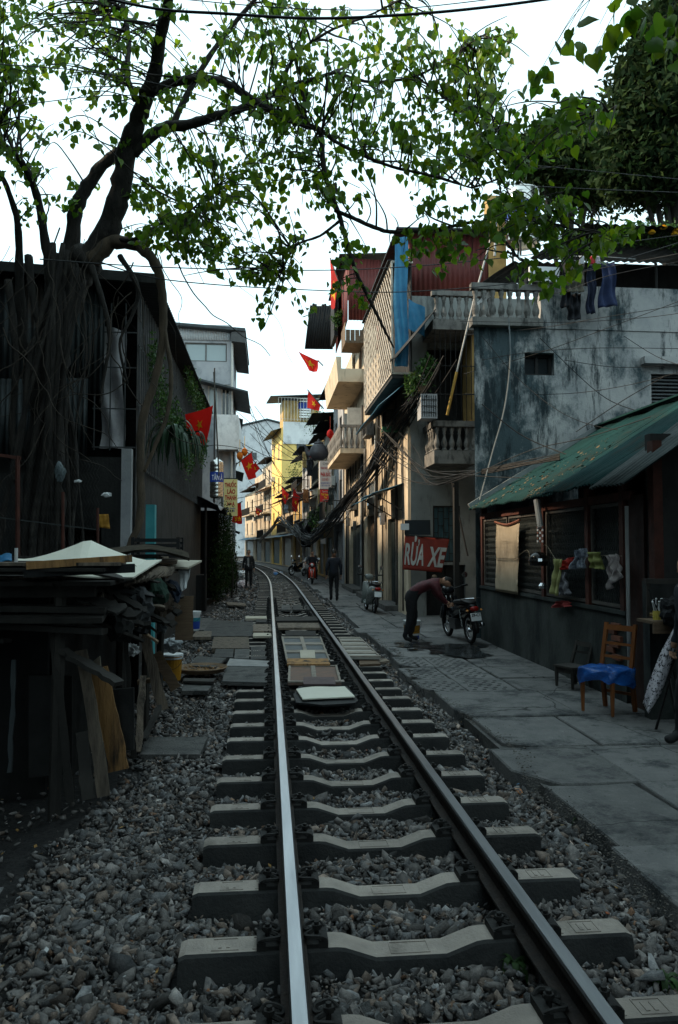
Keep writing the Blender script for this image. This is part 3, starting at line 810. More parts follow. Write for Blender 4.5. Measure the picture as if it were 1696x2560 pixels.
mb = MB(); mb.bx(cx_ - .1, HX, y0, y1, z1 + .03, z1 + .06); mb.build('cage_roof', dark_sheet_m, cage)
# blue tarpaulin hung at the near end of the cage
mb = MB()
mb.grid(lambda u, v: (3.12 + .34 * u + .02 * math.sin(v * 9), 18.62 + .03 * math.sin(u * 9 + v * 4), 6.3 + 3.3 * v), 8, 16)
mb.grid(lambda u, v: (3.47 + .42 * u, 18.58 + .03 * math.sin(u * 7 + v * 5), 7.25 + .75 * v - .2 * u), 8, 6)
mb.build('tarpaulin', blue_tarp_m, house, smooth=True)
# sloping dark awnings below and beside the cage
mb = MB(); corrugated(mb, (2.75, 18.9, 5.35), (0, 5.0, 0), (.87, 0, .75), 34, .015, 2); mb.build('awning', blue_sheet_m, house, smooth=True)
mb = MB(); corrugated(mb, (3.05, 17.75, 6.35), (0, 1.3, .15), (.95, 0, 1.15), 10, .015, 2); mb.build('awning', dark_sheet_m, house, smooth=True)
# blue awning over the ground floor doors
mb = MB(); corrugated(mb, (2.72, 19.8, 3.2), (0, 2.6, 0), (.89, 0, .28), 14, .012, 2); aw = mb.build('awning', blue_sheet_m, house, smooth=True)
mb = MB(); corrugated(mb, (2.95, 24.3, 3.25), (0, 3.2, 0), (.66, 0, .35), 16, .012, 2); mb.build('awning', blue_sheet_m, house, smooth=True)
mb = MB()
for yy in (19.9, 22.3):
    mb = MB(); mb.beam((2.78, yy, 3.18), (HX, yy, 2.7), .03, .03); mb.build('awning_bracket', iron_m, aw)
# red metal storey on top, tarred roof edge
mb = MB(); corrugated(mb, (3.66, 19.55, 8.31), (2.15, 0, 0), (0, 0, 1.8), 16, .02, 1); mb.build('metal_storey', red_sheet_m, house, smooth=True)
mb = MB(); corrugated(mb, (3.60, 25.0, 8.31), (0, -5.4, 0), (0, 0, 1.75), 40, .02, 1); mb.build('metal_storey', red_sheet_m, house, smooth=True)
mb = MB(); mb.prism([(3.3, 19.3, 10.1), (6.0, 19.3, 10.16), (6.0, 25.2, 10.2), (3.3, 25.2, 10.1)], (0, 0, .05)); mb.build('roof', dark_sheet_m, house)
mb = MB(); mb.bx(5.82, 6.3, 19.5, 19.9, 8.3, 11.2); mb.build('stair_tower', ochre_m, house)

# ---------- balcony house (28 to 36 m) -------------------------------------------------------
BY0, BY1 = 28.15, 36.2
bh = thing('balcony_house', 'tall cream house with two concrete balconies and a red metal top', 'house', (HX, BY0, 0)); L1 = Vector(bh.location)
LB = BY1 - BY0
ops = [(1.0, 5.3, .12, 2.78), (.8, 2.0, 5.5, 7.3), (3.0, 4.1, 5.6, 7.2), (1.2, 2.2, 8.9, 10.1), (3.5, 4.6, 8.9, 10.1), (6.2, 7.2, 5.6, 7.0), (6.2, 7.2, 8.9, 10.1), (6.3, 7.2, 2.9, 4.3)]
mb = MB()
facade(mb, (HX, BY1, -.1), (0, -1, 0), (-1, 0, 0), LB, 10.4, .25, [(LB - b, LB - a, c, d) for a, b, c, d in ops])
mb.quad((HX, BY0, -.1), (HX + 6, BY0, -.1), (HX + 6, BY0, 10.3), (HX, BY0, 10.3)); mb.quad((HX, BY0, 10.3), (HX + 6, BY0, 10.3), (HX + 6, BY1, 10.3), (HX, BY1, 10.3))
mb.build('wall', cream_m, bh)
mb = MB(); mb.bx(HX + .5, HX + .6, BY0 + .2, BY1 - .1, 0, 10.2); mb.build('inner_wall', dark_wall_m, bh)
panel_door(bh, Vector((HX, BY0 + 5.3, .02)) - L1, (0, -1, 0), (-1, 0, 0), 4.3, 2.66, door_green_m, 4)
for a, b, c, d in ops[1:]:
    window(bh, Vector((HX, BY0 + b, c - .1)) - L1, (0, -1, 0), (-1, 0, 0), b - a, d - c, wood_m, glass_m, 1, 0, depth=.1)
mb = MB(); mb.bx(HX - .4, HX + .1, BY0 + .9, BY0 + 5.4, -.05, .16); mb.build('door_step', dark_slab_m, bh)
mb = MB()                                                            # open casement shutters
for yy, zz in ((28.9, 5.45), (30.2, 5.45)):
    mb = MB(); mb.bx(HX - .62, HX - .02, yy, yy + .04, zz, zz + 1.7); mb.build('shutter', white_frame_m, bh)
# lower balcony: slab, end wall, balusters
mb = MB(); mb.bx(2.66, HX - .003, 28.2, 34.2, 5.30, 5.48); lb = mb.build('balcony', cream_m, bh)
mb = MB(); mb.bx(2.64, 2.76, 28.2, 34.2, 6.28, 6.38); mb.bx(2.763, HX - .003, 28.2, 28.3, 6.28, 6.38); mb.build('handrail', mould_m, lb)
for k in range(22): inst(bal_me, 'baluster', lb, Vector((2.70, 28.3 + k * .27, 5.482)) - L1, (0, 0, 0), (1.1, 1.1, 1.42))
for k in range(4): inst(bal_me, 'baluster', lb, Vector((2.9 + k * .21, 28.26, 5.482)) - L1, (0, 0, 0), (1.1, 1.1, 1.42))
# upper balcony: closed parapet with chamfered foot
mb = MB(); mb.bx(2.70, HX - .003, 28.2, 34.0, 8.0, 8.14); pb = mb.build('balcony', cream_m, bh)
mb = MB(); mb.prism([(2.58, 28.2, 8.0), (2.70, 28.2, 8.0), (2.70, 28.2, 8.95), (2.50, 28.2, 8.95)], (0, 5.8, 0)); mb.prism([(2.702, 28.2, 8.143), (HX - .003, 28.2, 8.143), (HX - .003, 28.2, 8.5), (2.702, 28.2, 8.5)], (0, .12, 0)); mb.build('parapet', cream_m, pb)
# small wooden balcony hung under the red top
wb = MB(); wb.bx(2.85, 3.55, 28.1, 29.6, 9.45, 9.55); wbo = wb.build('wooden_balcony', wood_m, bh)
for k in range(9):
    mb = MB(); mb.bx(2.83, 2.85, 28.1 + k * .17, 28.25 + k * .17, 9.45, 10.25); mb.build('plank', wood_m, wbo)
for k in range(4):
    mb = MB(); mb.bx(2.86 + k * .175, 3.02 + k * .175, 28.07, 28.095, 9.45, 9.95); mb.build('plank', wood_m, wbo)
mb = MB(); corrugated(mb, (2.95, 28.05, 10.3), (1.25, 0, 0), (0, 0, 2.35), 10, .02, 1); mb.build('metal_storey', red_sheet_m, bh, smooth=True)
mb = MB(); corrugated(mb, (2.92, 33.0, 10.3), (0, -4.9, 0), (0, 0, 2.3), 34, .02, 1); mb.build('metal_storey', red_sheet_m, bh, smooth=True)
mb = MB(); mb.prism([(2.6, 27.9, 12.72), (6.5, 27.9, 12.95), (6.5, 33.2, 12.95), (2.6, 33.2, 12.7)], (0, 0, .05)); mb.build('roof', dark_sheet_m, bh)
mb = MB(); corrugated(mb, (1.66, 35.6, 11.15), (1.3, -.5, -.12), (.22, -.6, 1.95), 12, .03, 2, ragged=.03); mb.build('awning', dark_sheet_m, bh, smooth=True)
mb = MB(); mb.bx(2.6, 2.75, 30.2, 31.9, 10.3, 12.6); mb.build('opening_dark_board', mat('dark_recess_board', (.02, .02, .022), (.01, .01, .012), 3), bh)  # solid dark board standing in for the shade of an opening

# pipes, meters and loose cables fixed on the two near fronts
rr = random.Random(61)
for par, ys, zt in ((house, (19.9, 21.0, 23.6, 24.6, 25.2, 27.9), 6.0), (bh, (28.6, 29.0, 33.9, 34.6, 35.9), 7.8)):
    for k, yy in enumerate(ys):
        mb = MB(); z0 = rr.choice([.1, .1, 2.9]); z1 = zt - rr.uniform(0, 1.4); mb.tube(bez([(HX - .07, yy, z0), (HX - .07, yy + rr.uniform(-.04, .04), (z0 + z1) / 2), (HX - .07, yy, z1)], 3), rr.choice([.02, .035, .045]), 7); mb.build('downpipe', rr.choice([pvc_m, frame_m, iron_m]), par, smooth=True)
    for k in range(5):
        yy = rr.uniform(ys[0], ys[-1]); z = rr.uniform(2.3, 3.6); mb = MB(); mb.bx(HX - .18, HX - .052, yy, yy + .26, z, z + .36); m_ = mb.build('meter_box', rr.choice([pale_grey_m, door_grey_m, shutter_m]), par)
        mb = MB(); mb.bx(HX - .19, HX - .181, yy + .05, yy + .21, z + .12, z + .28); mb.build('meter_window', glass_m, m_)
    for k in range(12):
        yy = rr.uniform(ys[0], ys[-1]); z0, z1 = rr.uniform(2.6, 4), rr.uniform(4.6, zt + .5); mb = MB(); mb.tube(bez([(HX - .05, yy, z0), (HX - .08, yy + rr.uniform(-.3, .3), (z0 + z1) / 2), (HX - .05, yy + rr.uniform(-.5, .5), z1)], 4), .009, 4, False); mb.build('loose_cable', iron_m, par)
for k, (yy, z, w, h) in enumerate(((25.6, 5.6, 1.0, .5), (30.6, 3.3, 1.5, .7), (21.2, 5.3, .7, .4))):
    mb = MB(); mb.bx(HX - .32, HX - .055, yy, yy + w, z, z + h); ao = mb.build('air_conditioner', mould_m, house if yy < 28 else bh)
    mb = MB()
    for q in range(6): mb.bx(HX - .335, HX - .321, yy + .06 + q * (w - .12) / 6, yy + .06 + q * (w - .12) / 6 + .02, z + .06, z + h - .06)
    mb.build('grille', iron_m, ao)

# ---------- rows of narrow houses further down, both sides ------------------------------------
def XF(y): return HX + shift(y)
def row_house(name, label, side, Y0, L_, z, depth, wm, seed, floors=3, ground='shutter', canopy=None, group=None, X0=None, roof=None, rail=True, gm=None):
    rr = random.Random(seed)
    th = math.atan((Y0 + L_ / 2 - 30) / 425.0) if Y0 > 30 else 0
    x0 = X0 if X0 is not None else (XF(Y0) if side > 0 else -2.2 + shift(Y0))
    t = thing(name, label, 'house', (x0, Y0, 0), group, (0, 0, th))
    n = Vector((-side, 0, 0)); fz = z / floors
    ops, fr_ops = [], []
    for f_ in range(floors):
        if f_ == 0: ops.append((L_ * .16, L_ * .84, .1, min(2.6, fz - .4)))
        else:
            k = 2 if L_ > 3.4 else 1
            for q in range(k):
                w = rr.uniform(.8, 1.2); c = L_ * (q + .5) / k
                ops.append((c - w / 2, c + w / 2, fz * f_ + .55, fz * f_ + min(2.0, fz - .5)))
            if rr.random() < .8: fr_ops.append((depth * .3, depth * .3 + .8, fz * f_ + .8, fz * f_ + 1.9))
    mb = MB()
    if side > 0: facade(mb, (0, L_, 0), (0, -1, 0), (-1, 0, 0), L_, z, .2, [(L_ - b, L_ - a, c, d) for a, b, c, d in ops])
    else: facade(mb, (0, 0, 0), (0, 1, 0), (1, 0, 0), L_, z, .2, ops)
    xs = depth * side
    if side > 0: facade(mb, (0, 0, 0), (1, 0, 0), (0, -1, 0), depth, z, .15, fr_ops)
    else: facade(mb, (-depth, 0, 0), (1, 0, 0), (0, -1, 0), depth, z, .15, fr_ops)
    mb.quad((0, 0, z), (xs, 0, z), (xs, L_, z), (0, L_, z)); mb.quad((0, L_, 0), (xs, L_, 0), (xs, L_, z), (0, L_, z))
    mb.build('wall', wm, t, local=True)
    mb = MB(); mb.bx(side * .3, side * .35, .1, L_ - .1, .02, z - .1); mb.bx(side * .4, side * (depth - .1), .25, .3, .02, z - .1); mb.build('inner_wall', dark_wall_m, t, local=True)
    for i, (a, b, c, d) in enumerate(ops):
        if side > 0: o, u = Vector((0, b, c)), (0, -1, 0)
        else: o, u = Vector((0, a, c)), (0, 1, 0)
        if i == 0:
            if ground == 'shutter': panel_door(t, o, u, n, b - a, d - c, shutter_m, 1, louv=.11, name='shutter')
            else: panel_door(t, o, u, n, b - a, d - c, rr.choice([door_green_m, door_grey_m, door_blue_m, wood_m]), 3)
        else: window(t, o, u, n, b - a, d - c, rr.choice([frame_m, wood_m, white_frame_m]), gm or glass_m, 1, rr.choice([0, 6]), sill=True)
    for a, b, c, d in fr_ops:
        o = Vector((a if side > 0 else -b, 0, c)); window(t, o, (1, 0, 0), (0, -1, 0), b - a, d - c, frame_m, gm or glass_m, 1, sill=True)
    for f_ in range(1, floors):
        if rail and rr.random() < .75:
            p = rr.uniform(.6, .95)
            mb = MB(); mb.bx(-side * p, -side * .003, L_ * .06, L_ * .94, fz * f_ - .12, fz * f_); bo = mb.build('balcony', wm, t, local=True)
            mb = MB()
            A, B_ = (-side * (p - .03), L_ * .07, fz * f_), (-side * (p - .03), L_ * .93, fz * f_)
            railing(mb, A, B_, .9); railing(mb, A, (-side * .02, L_ * .07, fz * f_), .9); mb.build('railing', iron_m, bo, local=True)
        if rr.random() < .55:
            mb = MB(); zt = fz * (f_ + 1) - .35
            corrugated(mb, (-side * rr.uniform(.9, 1.3), .1, zt), (0, L_ - .2, 0), (side * 1.2, 0, .4), int(L_ * 5), .015, 1)
            mb.build('awning', rr.choice([dark_sheet_m, dark_sheet_m, red_sheet_m, galv_m]), t, local=True)
        if rr.random() < .5:
            yy = rr.uniform(.3, L_ - 1.0)
            mb = MB(); mb.bx(-side * .35, -side * .02, yy, yy + .8, fz * f_ + 1.9, fz * f_ + 2.4); mb.build('air_conditioner', white_frame_m, t, local=True)
    mb = MB(); corrugated(mb, (-side * 1.0, 0, 2.7), (0, L_, 0), (side * 1.0, 0, .35), int(L_ * 5), .015, 1); mb.build('shop_awning', rr.choice([dark_sheet_m, blue_sheet_m, galv_m]), t, local=True)
    if roof == 'sheet':
        mb = MB(); corrugated(mb, (-side * .8, -.4, z + .35), (0, L_ + .6, 0), (side * (depth + .8), 0, .5), int(L_ * 5), .02, 1); mb.build('roof', dark_sheet_m, t, local=True)
    elif roof == 'parapet':
        mb = MB(); mb.bx(-.05 * side, side * .12, -.05, L_ + .05, z + .003, z + .9); mb.bx(side * .123, xs, -.05, .1, z + .003, z + .9); mb.build('parapet', wm, t, local=True)
    return t
G = 'narrow houses lining the track'
row_house('row_house', 'grey shuttered house under the teapot shop sign', 1, 36.35, 4.4, 9.4, 6, pale_grey_m, 11, 3, 'shutter', group=G, roof='sheet')
row_house('row_house', 'narrow beige house behind the walking man in dark suit', 1, 40.9, 4.2, 8.2, 6, beige_m, 12, 3, 'door', group=G, roof='sheet')
row_house('row_house', 'ochre house above the two parked motorbikes', 1, 45.3, 4.0, 9.4, 6, ochre_m, 13, 3, 'door', group=G, roof='sheet')
row_house('row_house', 'pale house with washing hung below its balcony', 1, 49.5, 4.6, 7.8, 6, cream_m, 14, 3, 'shutter', group=G, roof='sheet')
row_house('row_house', 'low grey house with two red flags on its front', 1, 54.3, 5.0, 8.6, 6, pale_grey_m, 15, 3, 'door', group=G, roof='sheet')
row_house('row_house', 'ochre house just before the tall yellow building', 1, 59.6, 6.0, 6.9, 6, ochre_m, 16, 2, 'door', group=G, roof='sheet')
row_house('row_house', 'low beige house at the foot of the tall yellow building', 1, 65.9, 8.6, 6.2, 6, beige_m, 17, 2, 'shutter', group=G, roof='sheet')
ye = row_house('yellow_building', 'tall bright yellow building with white rooftop wall at the bend', 1, 75.0, 8.0, 13.6, 5, yellow_wall_m, 18, 4, 'door', rail=False)
mb = MB(); mb.bx(.15, 4.2, -.12, -.003, 12.0, 14.2); mb.build('rooftop_wall', white_wall_m, ye, local=True)
mb = MB(); mb.bx(.2, 3.8, .3, 2.8, 13.61, 16.4); mb.build('rooftop_room', ochre_m, ye, local=True)
mb = MB(); mb.prism([(-1.2, -.8, 16.5), (4.2, -.8, 16.9), (4.2, 3, 16.9), (-1.2, 3, 16.5)], (0, 0, .08)); mb.build('rooftop_canopy', galv_m, ye, local=True)
mb = MB(); railing(mb, (-.4, -.6, 14.2), (4.0, -.6, 14.2), 2.3, .3, .02); mb.build('rooftop_railing', white_frame_m, ye, local=True)
row_house('row_house', 'cream house with a caged balcony beyond the yellow building', 1, 83.2, 7, 11.2, 6, cream_m, 19, 4, 'door', group=G, roof='sheet')
row_house('row_house', 'beige house facing the track where it leaves sight', 1, 90.4, 7, 9.6, 6, beige_m, 21, 3, 'door', group=G, roof='parapet')
row_house('row_house', 'pale house closing the street behind the standing man', 1, 97.6, 9, 9.0, 7, cream_m, 22, 3, 'shutter', group=G, roof='sheet')
# far gabled block
far_grey_m = wallmat('far_render', (.62, .62, .62), (.54, .54, .55), (.3, .3, .3), .66)
fg = thing('gable_building', 'big pale grey gabled block closing the far end of the street', 'building', (-5, 150, 0))
mb = MB(); mb.prism([(-9, 150, 0), (6, 150, 0), (6, 150, 25.2), (-.4, 150, 26.8), (-9, 150, 24.6)], (0, 14, 0)); mb.build('wall', far_grey_m, fg)
mb = MB(); mb.prism([(-9.3, 149.7, 24.65), (-.4, 149.7, 26.9), (6.3, 149.7, 25.25), (6.3, 149.7, 25.6), (-.4, 149.7, 27.2), (-9.3, 149.7, 24.95)], (0, 15, 0)); mb.build('roof', galv_m, fg)
for k, (x, z) in enumerate(((-3.4, 19), (-1.2, 16))): window(fg, Vector((x, 149.99, z)) - fg.location, (1, 0, 0), (0, -1, 0), 1, 1.4, frame_m, glass_m, 1, depth=-.02)

# ---------- left: dark corrugated house under the tree ---------------------------------------
LX, LY0, LY1 = -2.25, 13.0, 25.6
lh = thing('corrugated_house', 'dark house clad in corrugated sheets overgrown by the tree at left', 'house', (LX, LY0, 0)); LL = Vector(lh.location)
mb = MB(); facade(mb, (-14, LY0 + .1, -.3), (1, 0, 0), (0, -1, 0), 11.75, 3.6, .2, [(8.4, 9.3, .3, 2.4), (10.2, 11.2, .9, 2.4)])
mb.quad((LX, LY0 + .1, -.3), (LX, LY1, -.3), (LX, LY1, 6.2), (LX, LY0 + .1, 6.2)); mb.quad((-14, LY1, -.3), (-14, LY1, 6.6), (LX, LY1, 6.2), (LX, LY1, -.3))
mb.quad((-14, LY0 + .25, 3.0), (LX - .9, LY0 + .25, 3.0), (LX - .9, LY0 + .25, 6.5), (-14, LY0 + .25, 6.9))
mb.build('wall', dark_wall_m, lh)
mb = MB(); mb.bx(-14, LX - .02, LY0 + .9, LY0 + 1.0, 2.6, 6.25); mb.bx(-14, LX - .02, LY0 + .3, LY0 + .9, 3.1, 3.2); mb.build('inner_wall', mat('near_black_wall', (.014, .014, .014), (.009, .009, .009), 3), lh)  # near-black backing that closes the see-through gap inside the house
x = -10.0; k = 0; rr = random.Random(9)
while x < -2.9:                                            # cladding sheets, each one its own piece
    w = .8 if x + .8 < -2.85 else -2.82 - x
    zb = rr.choice([3.3, 3.15, 3.9, 4.4]); 
    if k >= 7: zb = 4.35
    mb = MB(); corrugated(mb, (x, LY0 - .06 - .03 * (k % 2), zb), (w + .06, 0, 0), (0, 0, 6.75 - .1 * k - zb + .3), max(2, int(w * 12)), .018, 1, ragged=.01)
    mb.build('cladding_sheet', galv_m if k % 3 else dark_sheet_m, lh, smooth=True); x += w; k += 1
mb = MB(); corrugated(mb, (-3.72, LY0 - .16, 3.28), (.72, 0, 0), (0, 0, 1.3), 9, .02, 1); mb.build('cladding_sheet', galv_m, lh, smooth=True)
mb = MB(); corrugated(mb, (-4.5, LY0 - .13, 3.2), (.82, 0, 0), (0, 0, 1.35), 9, .02, 1); mb.build('cladding_sheet', galv_m, lh, smooth=True)
# corner cage with white sheet inside, bars along the side
mb = MB(); mb.grid(lambda u, v: (-2.86 + .40 * u + .03 * math.sin(v * 8), LY0 + .12 + .05 * math.sin(u * 8 + v * 7) + .03 * math.sin(v * 17), 3.45 + (2.1 - .1 * u) * v - (.5 if False else 0)), 12, 24); mb.build('white_sheet_cover', mat('dirty_white_cloth', (.45, .43, .44), (.30, .29, .31), 4, .8, bump=.6, bs=8, stain=((.14, .10, .07), (3, 3, .8), .58, .72)), lh, smooth=True)
cgm = mat('cage_bar', (.10, .105, .11), (.055, .06, .062), 9, .5, m=.3)
fr = MB()
for x in (-2.92, -2.66, -2.42): fr.beam((x, LY0 - .02, 3.4), (x, LY0 - .02, 5.9), .02, .02)
for z in (3.45, 4.1, 4.8, 5.4): fr.beam((-2.95, LY0 - .03, z), (-2.24, LY0 - .03, z), .02, .02)
fr.build('cage', cgm, lh)
for k in range(62):
    yy = LY0 + .05 + k * .2
    mb = MB(); mb.beam((LX - .0 + .06, yy, 3.1), (LX + .06, yy, 6.1), .022, .022); mb.build('bar', cgm, lh)
mb = MB()
for z in (3.15, 4.2, 5.2): mb.beam((LX + .04, LY0, z), (LX + .04, LY1, z), .025, .025)
mb.build('rail', cgm, lh)
mb = MB(); corrugated(mb, (-1.88, LY0 - .35, 6.28), (0, LY1 - LY0 + .5, 0), (-12, 0, .62), 90, .02, 2, ragged=.005); mb.build('roof', dark_sheet_m, lh, smooth=True)
mb = MB(); mb.beam((-14, LY0 - .36, 6.84), (-1.85, LY0 - .36, 6.22), .04, .16); mb.build('fascia', dark_wall_m, lh)
mb = MB(); mb.bx(-2.42, -2.26, LY0 - .25, LY0 - .1, -.2, 3.4); mb.build('corner_post', pale_grey_m, lh)
mb = MB(); mb.bx(-2.08, -1.93, LY0 + .15, LY0 + .35, -.2, 2.5); mb.build('turquoise_post', mat('turquoise_paint', (.06, .33, .36), (.04, .24, .27), 4, .6), lh)

# plain blocks added out of view to keep sun and sky off the street
for lab, q in (('tall dark block added left of the view to shade the track', (-16, -5.0, -25, 11.4, 13.0)), ('block added right of the view, beyond the barber corner, to limit skylight', (4.9, 14, -25, 6.7, 8.6)),
               ('hidden block added behind the lean-to stall to shade the far pavement', (-12, -4.7, 25.9, 39.7, 9.2)), ('tall hidden block added behind the dark corrugated house to shade the shed', (-18, -9.2, 11.45, 25.8, 12.5)), ('block added behind the viewer on the left to dim the track', (-4.9, -2.6, -25, .6, 8.0)), ('block added behind the viewer on the right to dim the track', (3.9, 4.85, -25, 1.6, 9.0))):
    nb = thing('shade_block', lab, 'house', ((q[0] + q[1]) / 2, (q[2] + q[3]) / 2, 0))
    mb = MB(); mb.bx(q[0], q[1], q[2], q[3], -.3, q[4]); mb.build('wall', dark_wall_m, nb)
    mb = MB(); mb.bx(q[0] - .02, q[1] + .02, q[2] - .02, q[3] + .02, q[4] + .003, q[4] + .2); mb.build('roof', dark_sheet_m, nb)

# ---------- left: black stall lean-to --------------------------------------------------------
st = thing('lean_to_stall', 'black lean-to stall with drooping tarpaulin roof beside the hedge', 'stall', (-2.4, 26, 0))
mb = MB(); mb.bx(-4.4, -1.95, 29.9, 30, -.2, 3.2); mb.bx(-4.5, -4.4, 24, 30, -.2, 3.4); mb.build('wall', mat('black_board', (.010, .011, .011), (.006, .006, .006), 3), st)
for x, y in ((-1.95, 23.9), (-1.95, 29.7), (-3.0, 23.9)):
    mb = MB(); mb.tube([(x, y, -.2), (x, y, 3.15)], .045, 6); mb.build('post', iron_m, st)
def tf(u, v):
    x = -4.5 + 2.95 * u; return (x, 23.5 + 6.8 * v, 3.75 - .62 * u ** 1.3 - .10 * math.sin(v * 9) * u - .06 * math.sin(u * 14))
mb = MB(); mb.grid(tf, 18, 24, thick=(0, 0, -.02)); mb.build('tarpaulin', mat('black_tarpaulin', (.018, .021, .024), (.010, .012, .013), 3, .4, bump=.5, bs=10), st, smooth=True)
mb = MB(); mb.bx(-3.3, -2.0, 24.1, 25.2, -.2, .9); mb.build('counter', mat('black_board2', (.014, .014, .014), (.008, .008, .008), 3), st)

# ---------- left: storeyed building with white top floor ---------------------------------------
TB = thing('storey_building', 'four storey grey building with white corrugated top floor and flat canopies', 'building', (-2.1, 40, 0)); LT = Vector(TB.location)
by0 = 40.0
def fx(px): return (px - 672) / 1900 * by0
def fz_(py): return 1.775 + (1368 - py) / 1900 * by0
mb = MB(); facade(mb, (-7.5, by0, 0), (1, 0, 0), (0, -1, 0), fx(577) + 7.5, fz_(812), .2, [(fx(462) + 7.5, fx(566) + 7.5, fz_(905), fz_(858)), (fx(520) + 7.5, fx(545) + 7.5, fz_(1040), fz_(965)), (fx(553) + 7.5, fx(574) + 7.5, fz_(1040), fz_(962))])
xr = fx(577)
sops = [(1, 2.2, 8.6, 10), (3.5, 4.6, 8.6, 10), (1, 2.2, 11.4, 12.6), (3.5, 4.8, 11.4, 12.6), (1, 2.2, 5, 6.6), (3.5, 4.8, 5, 6.6), (1, 4.5, .1, 2.6)]
facade(mb, (xr, by0, 0), (0, 1, 0), (1, 0, 0), 6.5, fz_(812), .2, sops)
mb.quad((-7.5, by0, fz_(812)), (xr, by0, fz_(812)), (xr, by0 + 6.5, fz_(812)), (-7.5, by0 + 6.5, fz_(812)))
mb.build('wall', pale_grey_m, TB)
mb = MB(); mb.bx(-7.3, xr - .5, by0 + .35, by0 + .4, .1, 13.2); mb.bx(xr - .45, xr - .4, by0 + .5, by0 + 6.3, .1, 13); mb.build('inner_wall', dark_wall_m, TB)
window(TB, Vector((fx(462), by0, fz_(905))) - LT, (1, 0, 0), (0, -1, 0), fx(566) - fx(462), fz_(858) - fz_(905), frame_m, lit_glass_m, 1)
window(TB, Vector((fx(520), by0, fz_(1040))) - LT, (1, 0, 0), (0, -1, 0), fx(545) - fx(520), fz_(965) - fz_(1040), white_frame_m, lit_glass_m, 0)
window(TB, Vector((fx(553), by0, fz_(1040))) - LT, (1, 0, 0), (0, -1, 0), fx(574) - fx(553), fz_(962) - fz_(1040), white_frame_m, glass_m, 1)
for a, b, c, d in sops[:-1]: window(TB, Vector((xr, by0 + a, c)) - LT, (0, 1, 0), (1, 0, 0), b - a, d - c, frame_m, glass_m, 1)
panel_door(TB, Vector((xr, by0 + 1, .1)) - LT, (0, 1, 0), (1, 0, 0), 3.5, 2.5, shutter_m, 1, louv=.11, name='shutter')
mb = MB(); corrugated(mb, (-7.5, by0 - .06, fz_(852)), (fx(574) + 7.5, 0, 0), (0, 0, fz_(818) - fz_(852)), 40, .025, 1); mb.build('white_cladding', white_sheet_m, TB, smooth=True)
mb = MB(); mb.prism([(-7.8, by0 - .6, fz_(808)), (fx(612), by0 - .6, fz_(826)), (fx(614), by0 - .6, fz_(826) - .16), (-7.8, by0 - .6, fz_(808) - .12)], (0, 7.5, 0)); mb.build('roof', galv_m, TB)
mb = MB(); mb.prism([(xr + .02, by0 - .5, fz_(826) - .2), (fx(611), by0 - .5, fz_(830)), (fx(613), by0 - .5, fz_(862)), (xr + .02, by0 - .5, fz_(858))], (0, 7.2, 0)); mb.build('roof_skirt', mat('grey_skirt', (.09, .09, .09), (.06, .06, .06), 4), TB)
mb = MB(); mb.prism([(-6.5, by0 - 1.1, fz_(925)), (fx(620), by0 - .7, fz_(984)), (fx(620), by0 - .7, fz_(988)), (-6.5, by0 - 1.1, fz_(931))], (0, 6.5, 0)); cn = mb.build('canopy', galv_m, TB)
mb = MB(); mb.tube([(xr + .05, by0 - .05, .2), (xr + .05, by0 - .05, fz_(830))], .06, 8); mb.build('downpipe', white_frame_m, TB)
mb = MB(); mb.prism([(fx(543), by0 - .9, fz_(1130)), (fx(597), by0 - .9, fz_(1130)), (fx(597), by0 - .9, fz_(1045)), (fx(543), by0 - .9, fz_(1045))], (0, .12, 0)); mb.bx(fx(597) - .14, fx(597), by0 - .777, by0 + 5, fz_(1130), fz_(1045)); mb.bx(fx(543), fx(597) - .145, by0 - .775, by0 - .005, fz_(1130), fz_(1126)); mb.build('balcony', white_wall_m, TB)
row_house('row_house', 'white tower house behind the storeyed building on the left', -1, 47.5, 6.5, 13.5, 5, white_wall_m, 31, 4, 'shutter', group=G, X0=-2.75, roof='parapet', rail=False)
row_house('row_house', 'pale blue-grey house on the left beyond the hedge', -1, 55, 8, 8.2, 5, white_wall_m, 32, 3, 'door', group=G, X0=-3.3, roof='sheet')
row_house('row_house', 'low ochre house on the left near the bend', -1, 63.5, 8, 8.0, 5, ochre_m, 33, 2, 'door', group=G, X0=-4.1, roof='sheet')
row_house('row_house', 'dark house on the left hidden behind the standing man', -1, 72, 9, 8.5, 5, beige_m, 34, 2, 'door', group=G, X0=-5.2, roof='sheet')
row_house('row_house', 'plain grey house added unseen beyond the bend to block sun', -1, 81.3, 12, 9.0, 5, pale_grey_m, 35, 3, 'door', group=G, X0=-6.9, roof='sheet')  # this and the next house are hidden, added to keep sun off the far end
row_house('row_house', 'last dull beige house added unseen past the bend to block sun', -1, 93.5, 14, 9.0, 5, beige_m, 36, 3, 'door', group=G, X0=-9.3, roof='sheet')
# ================================================================== TREES AND PLANTS
bark_m = mat('bark', (.036, .031, .026), (.012, .011, .011), 14, .95, bump=1.0, bs=45, rnd=0, stretch=(1, 1, .25), stain=((.075, .07, .06), (6, 6, 1.2), .58, .7))
root_m = mat('root_bark', (.12, .088, .06), (.05, .04, .03), 9, .95, bump=.8, bs=30, rnd=0, stretch=(1, 1, .35))
twig_m = mat('twig', (.035, .028, .022), (.018, .016, .014), 12, .95, rnd=0)
leaf_m = mat('heart_leaf', (.12, .205, .010), (.055, .125, .010), 1.6, .45, bump=0, rnd=.3, trans=.6, attr='tone', spec=.4)
fol_m = mat('dark_foliage', (.026, .048, .016), (.011, .024, .010), 1.2, .85, spec=.1, bump=0, rnd=0, trans=.25, attr='tone')
ivy_m = mat('ivy_leaf', (.05, .11, .022), (.026, .065, .016), 2.2, .5, bump=0, rnd=.1, trans=.3, attr='tone')

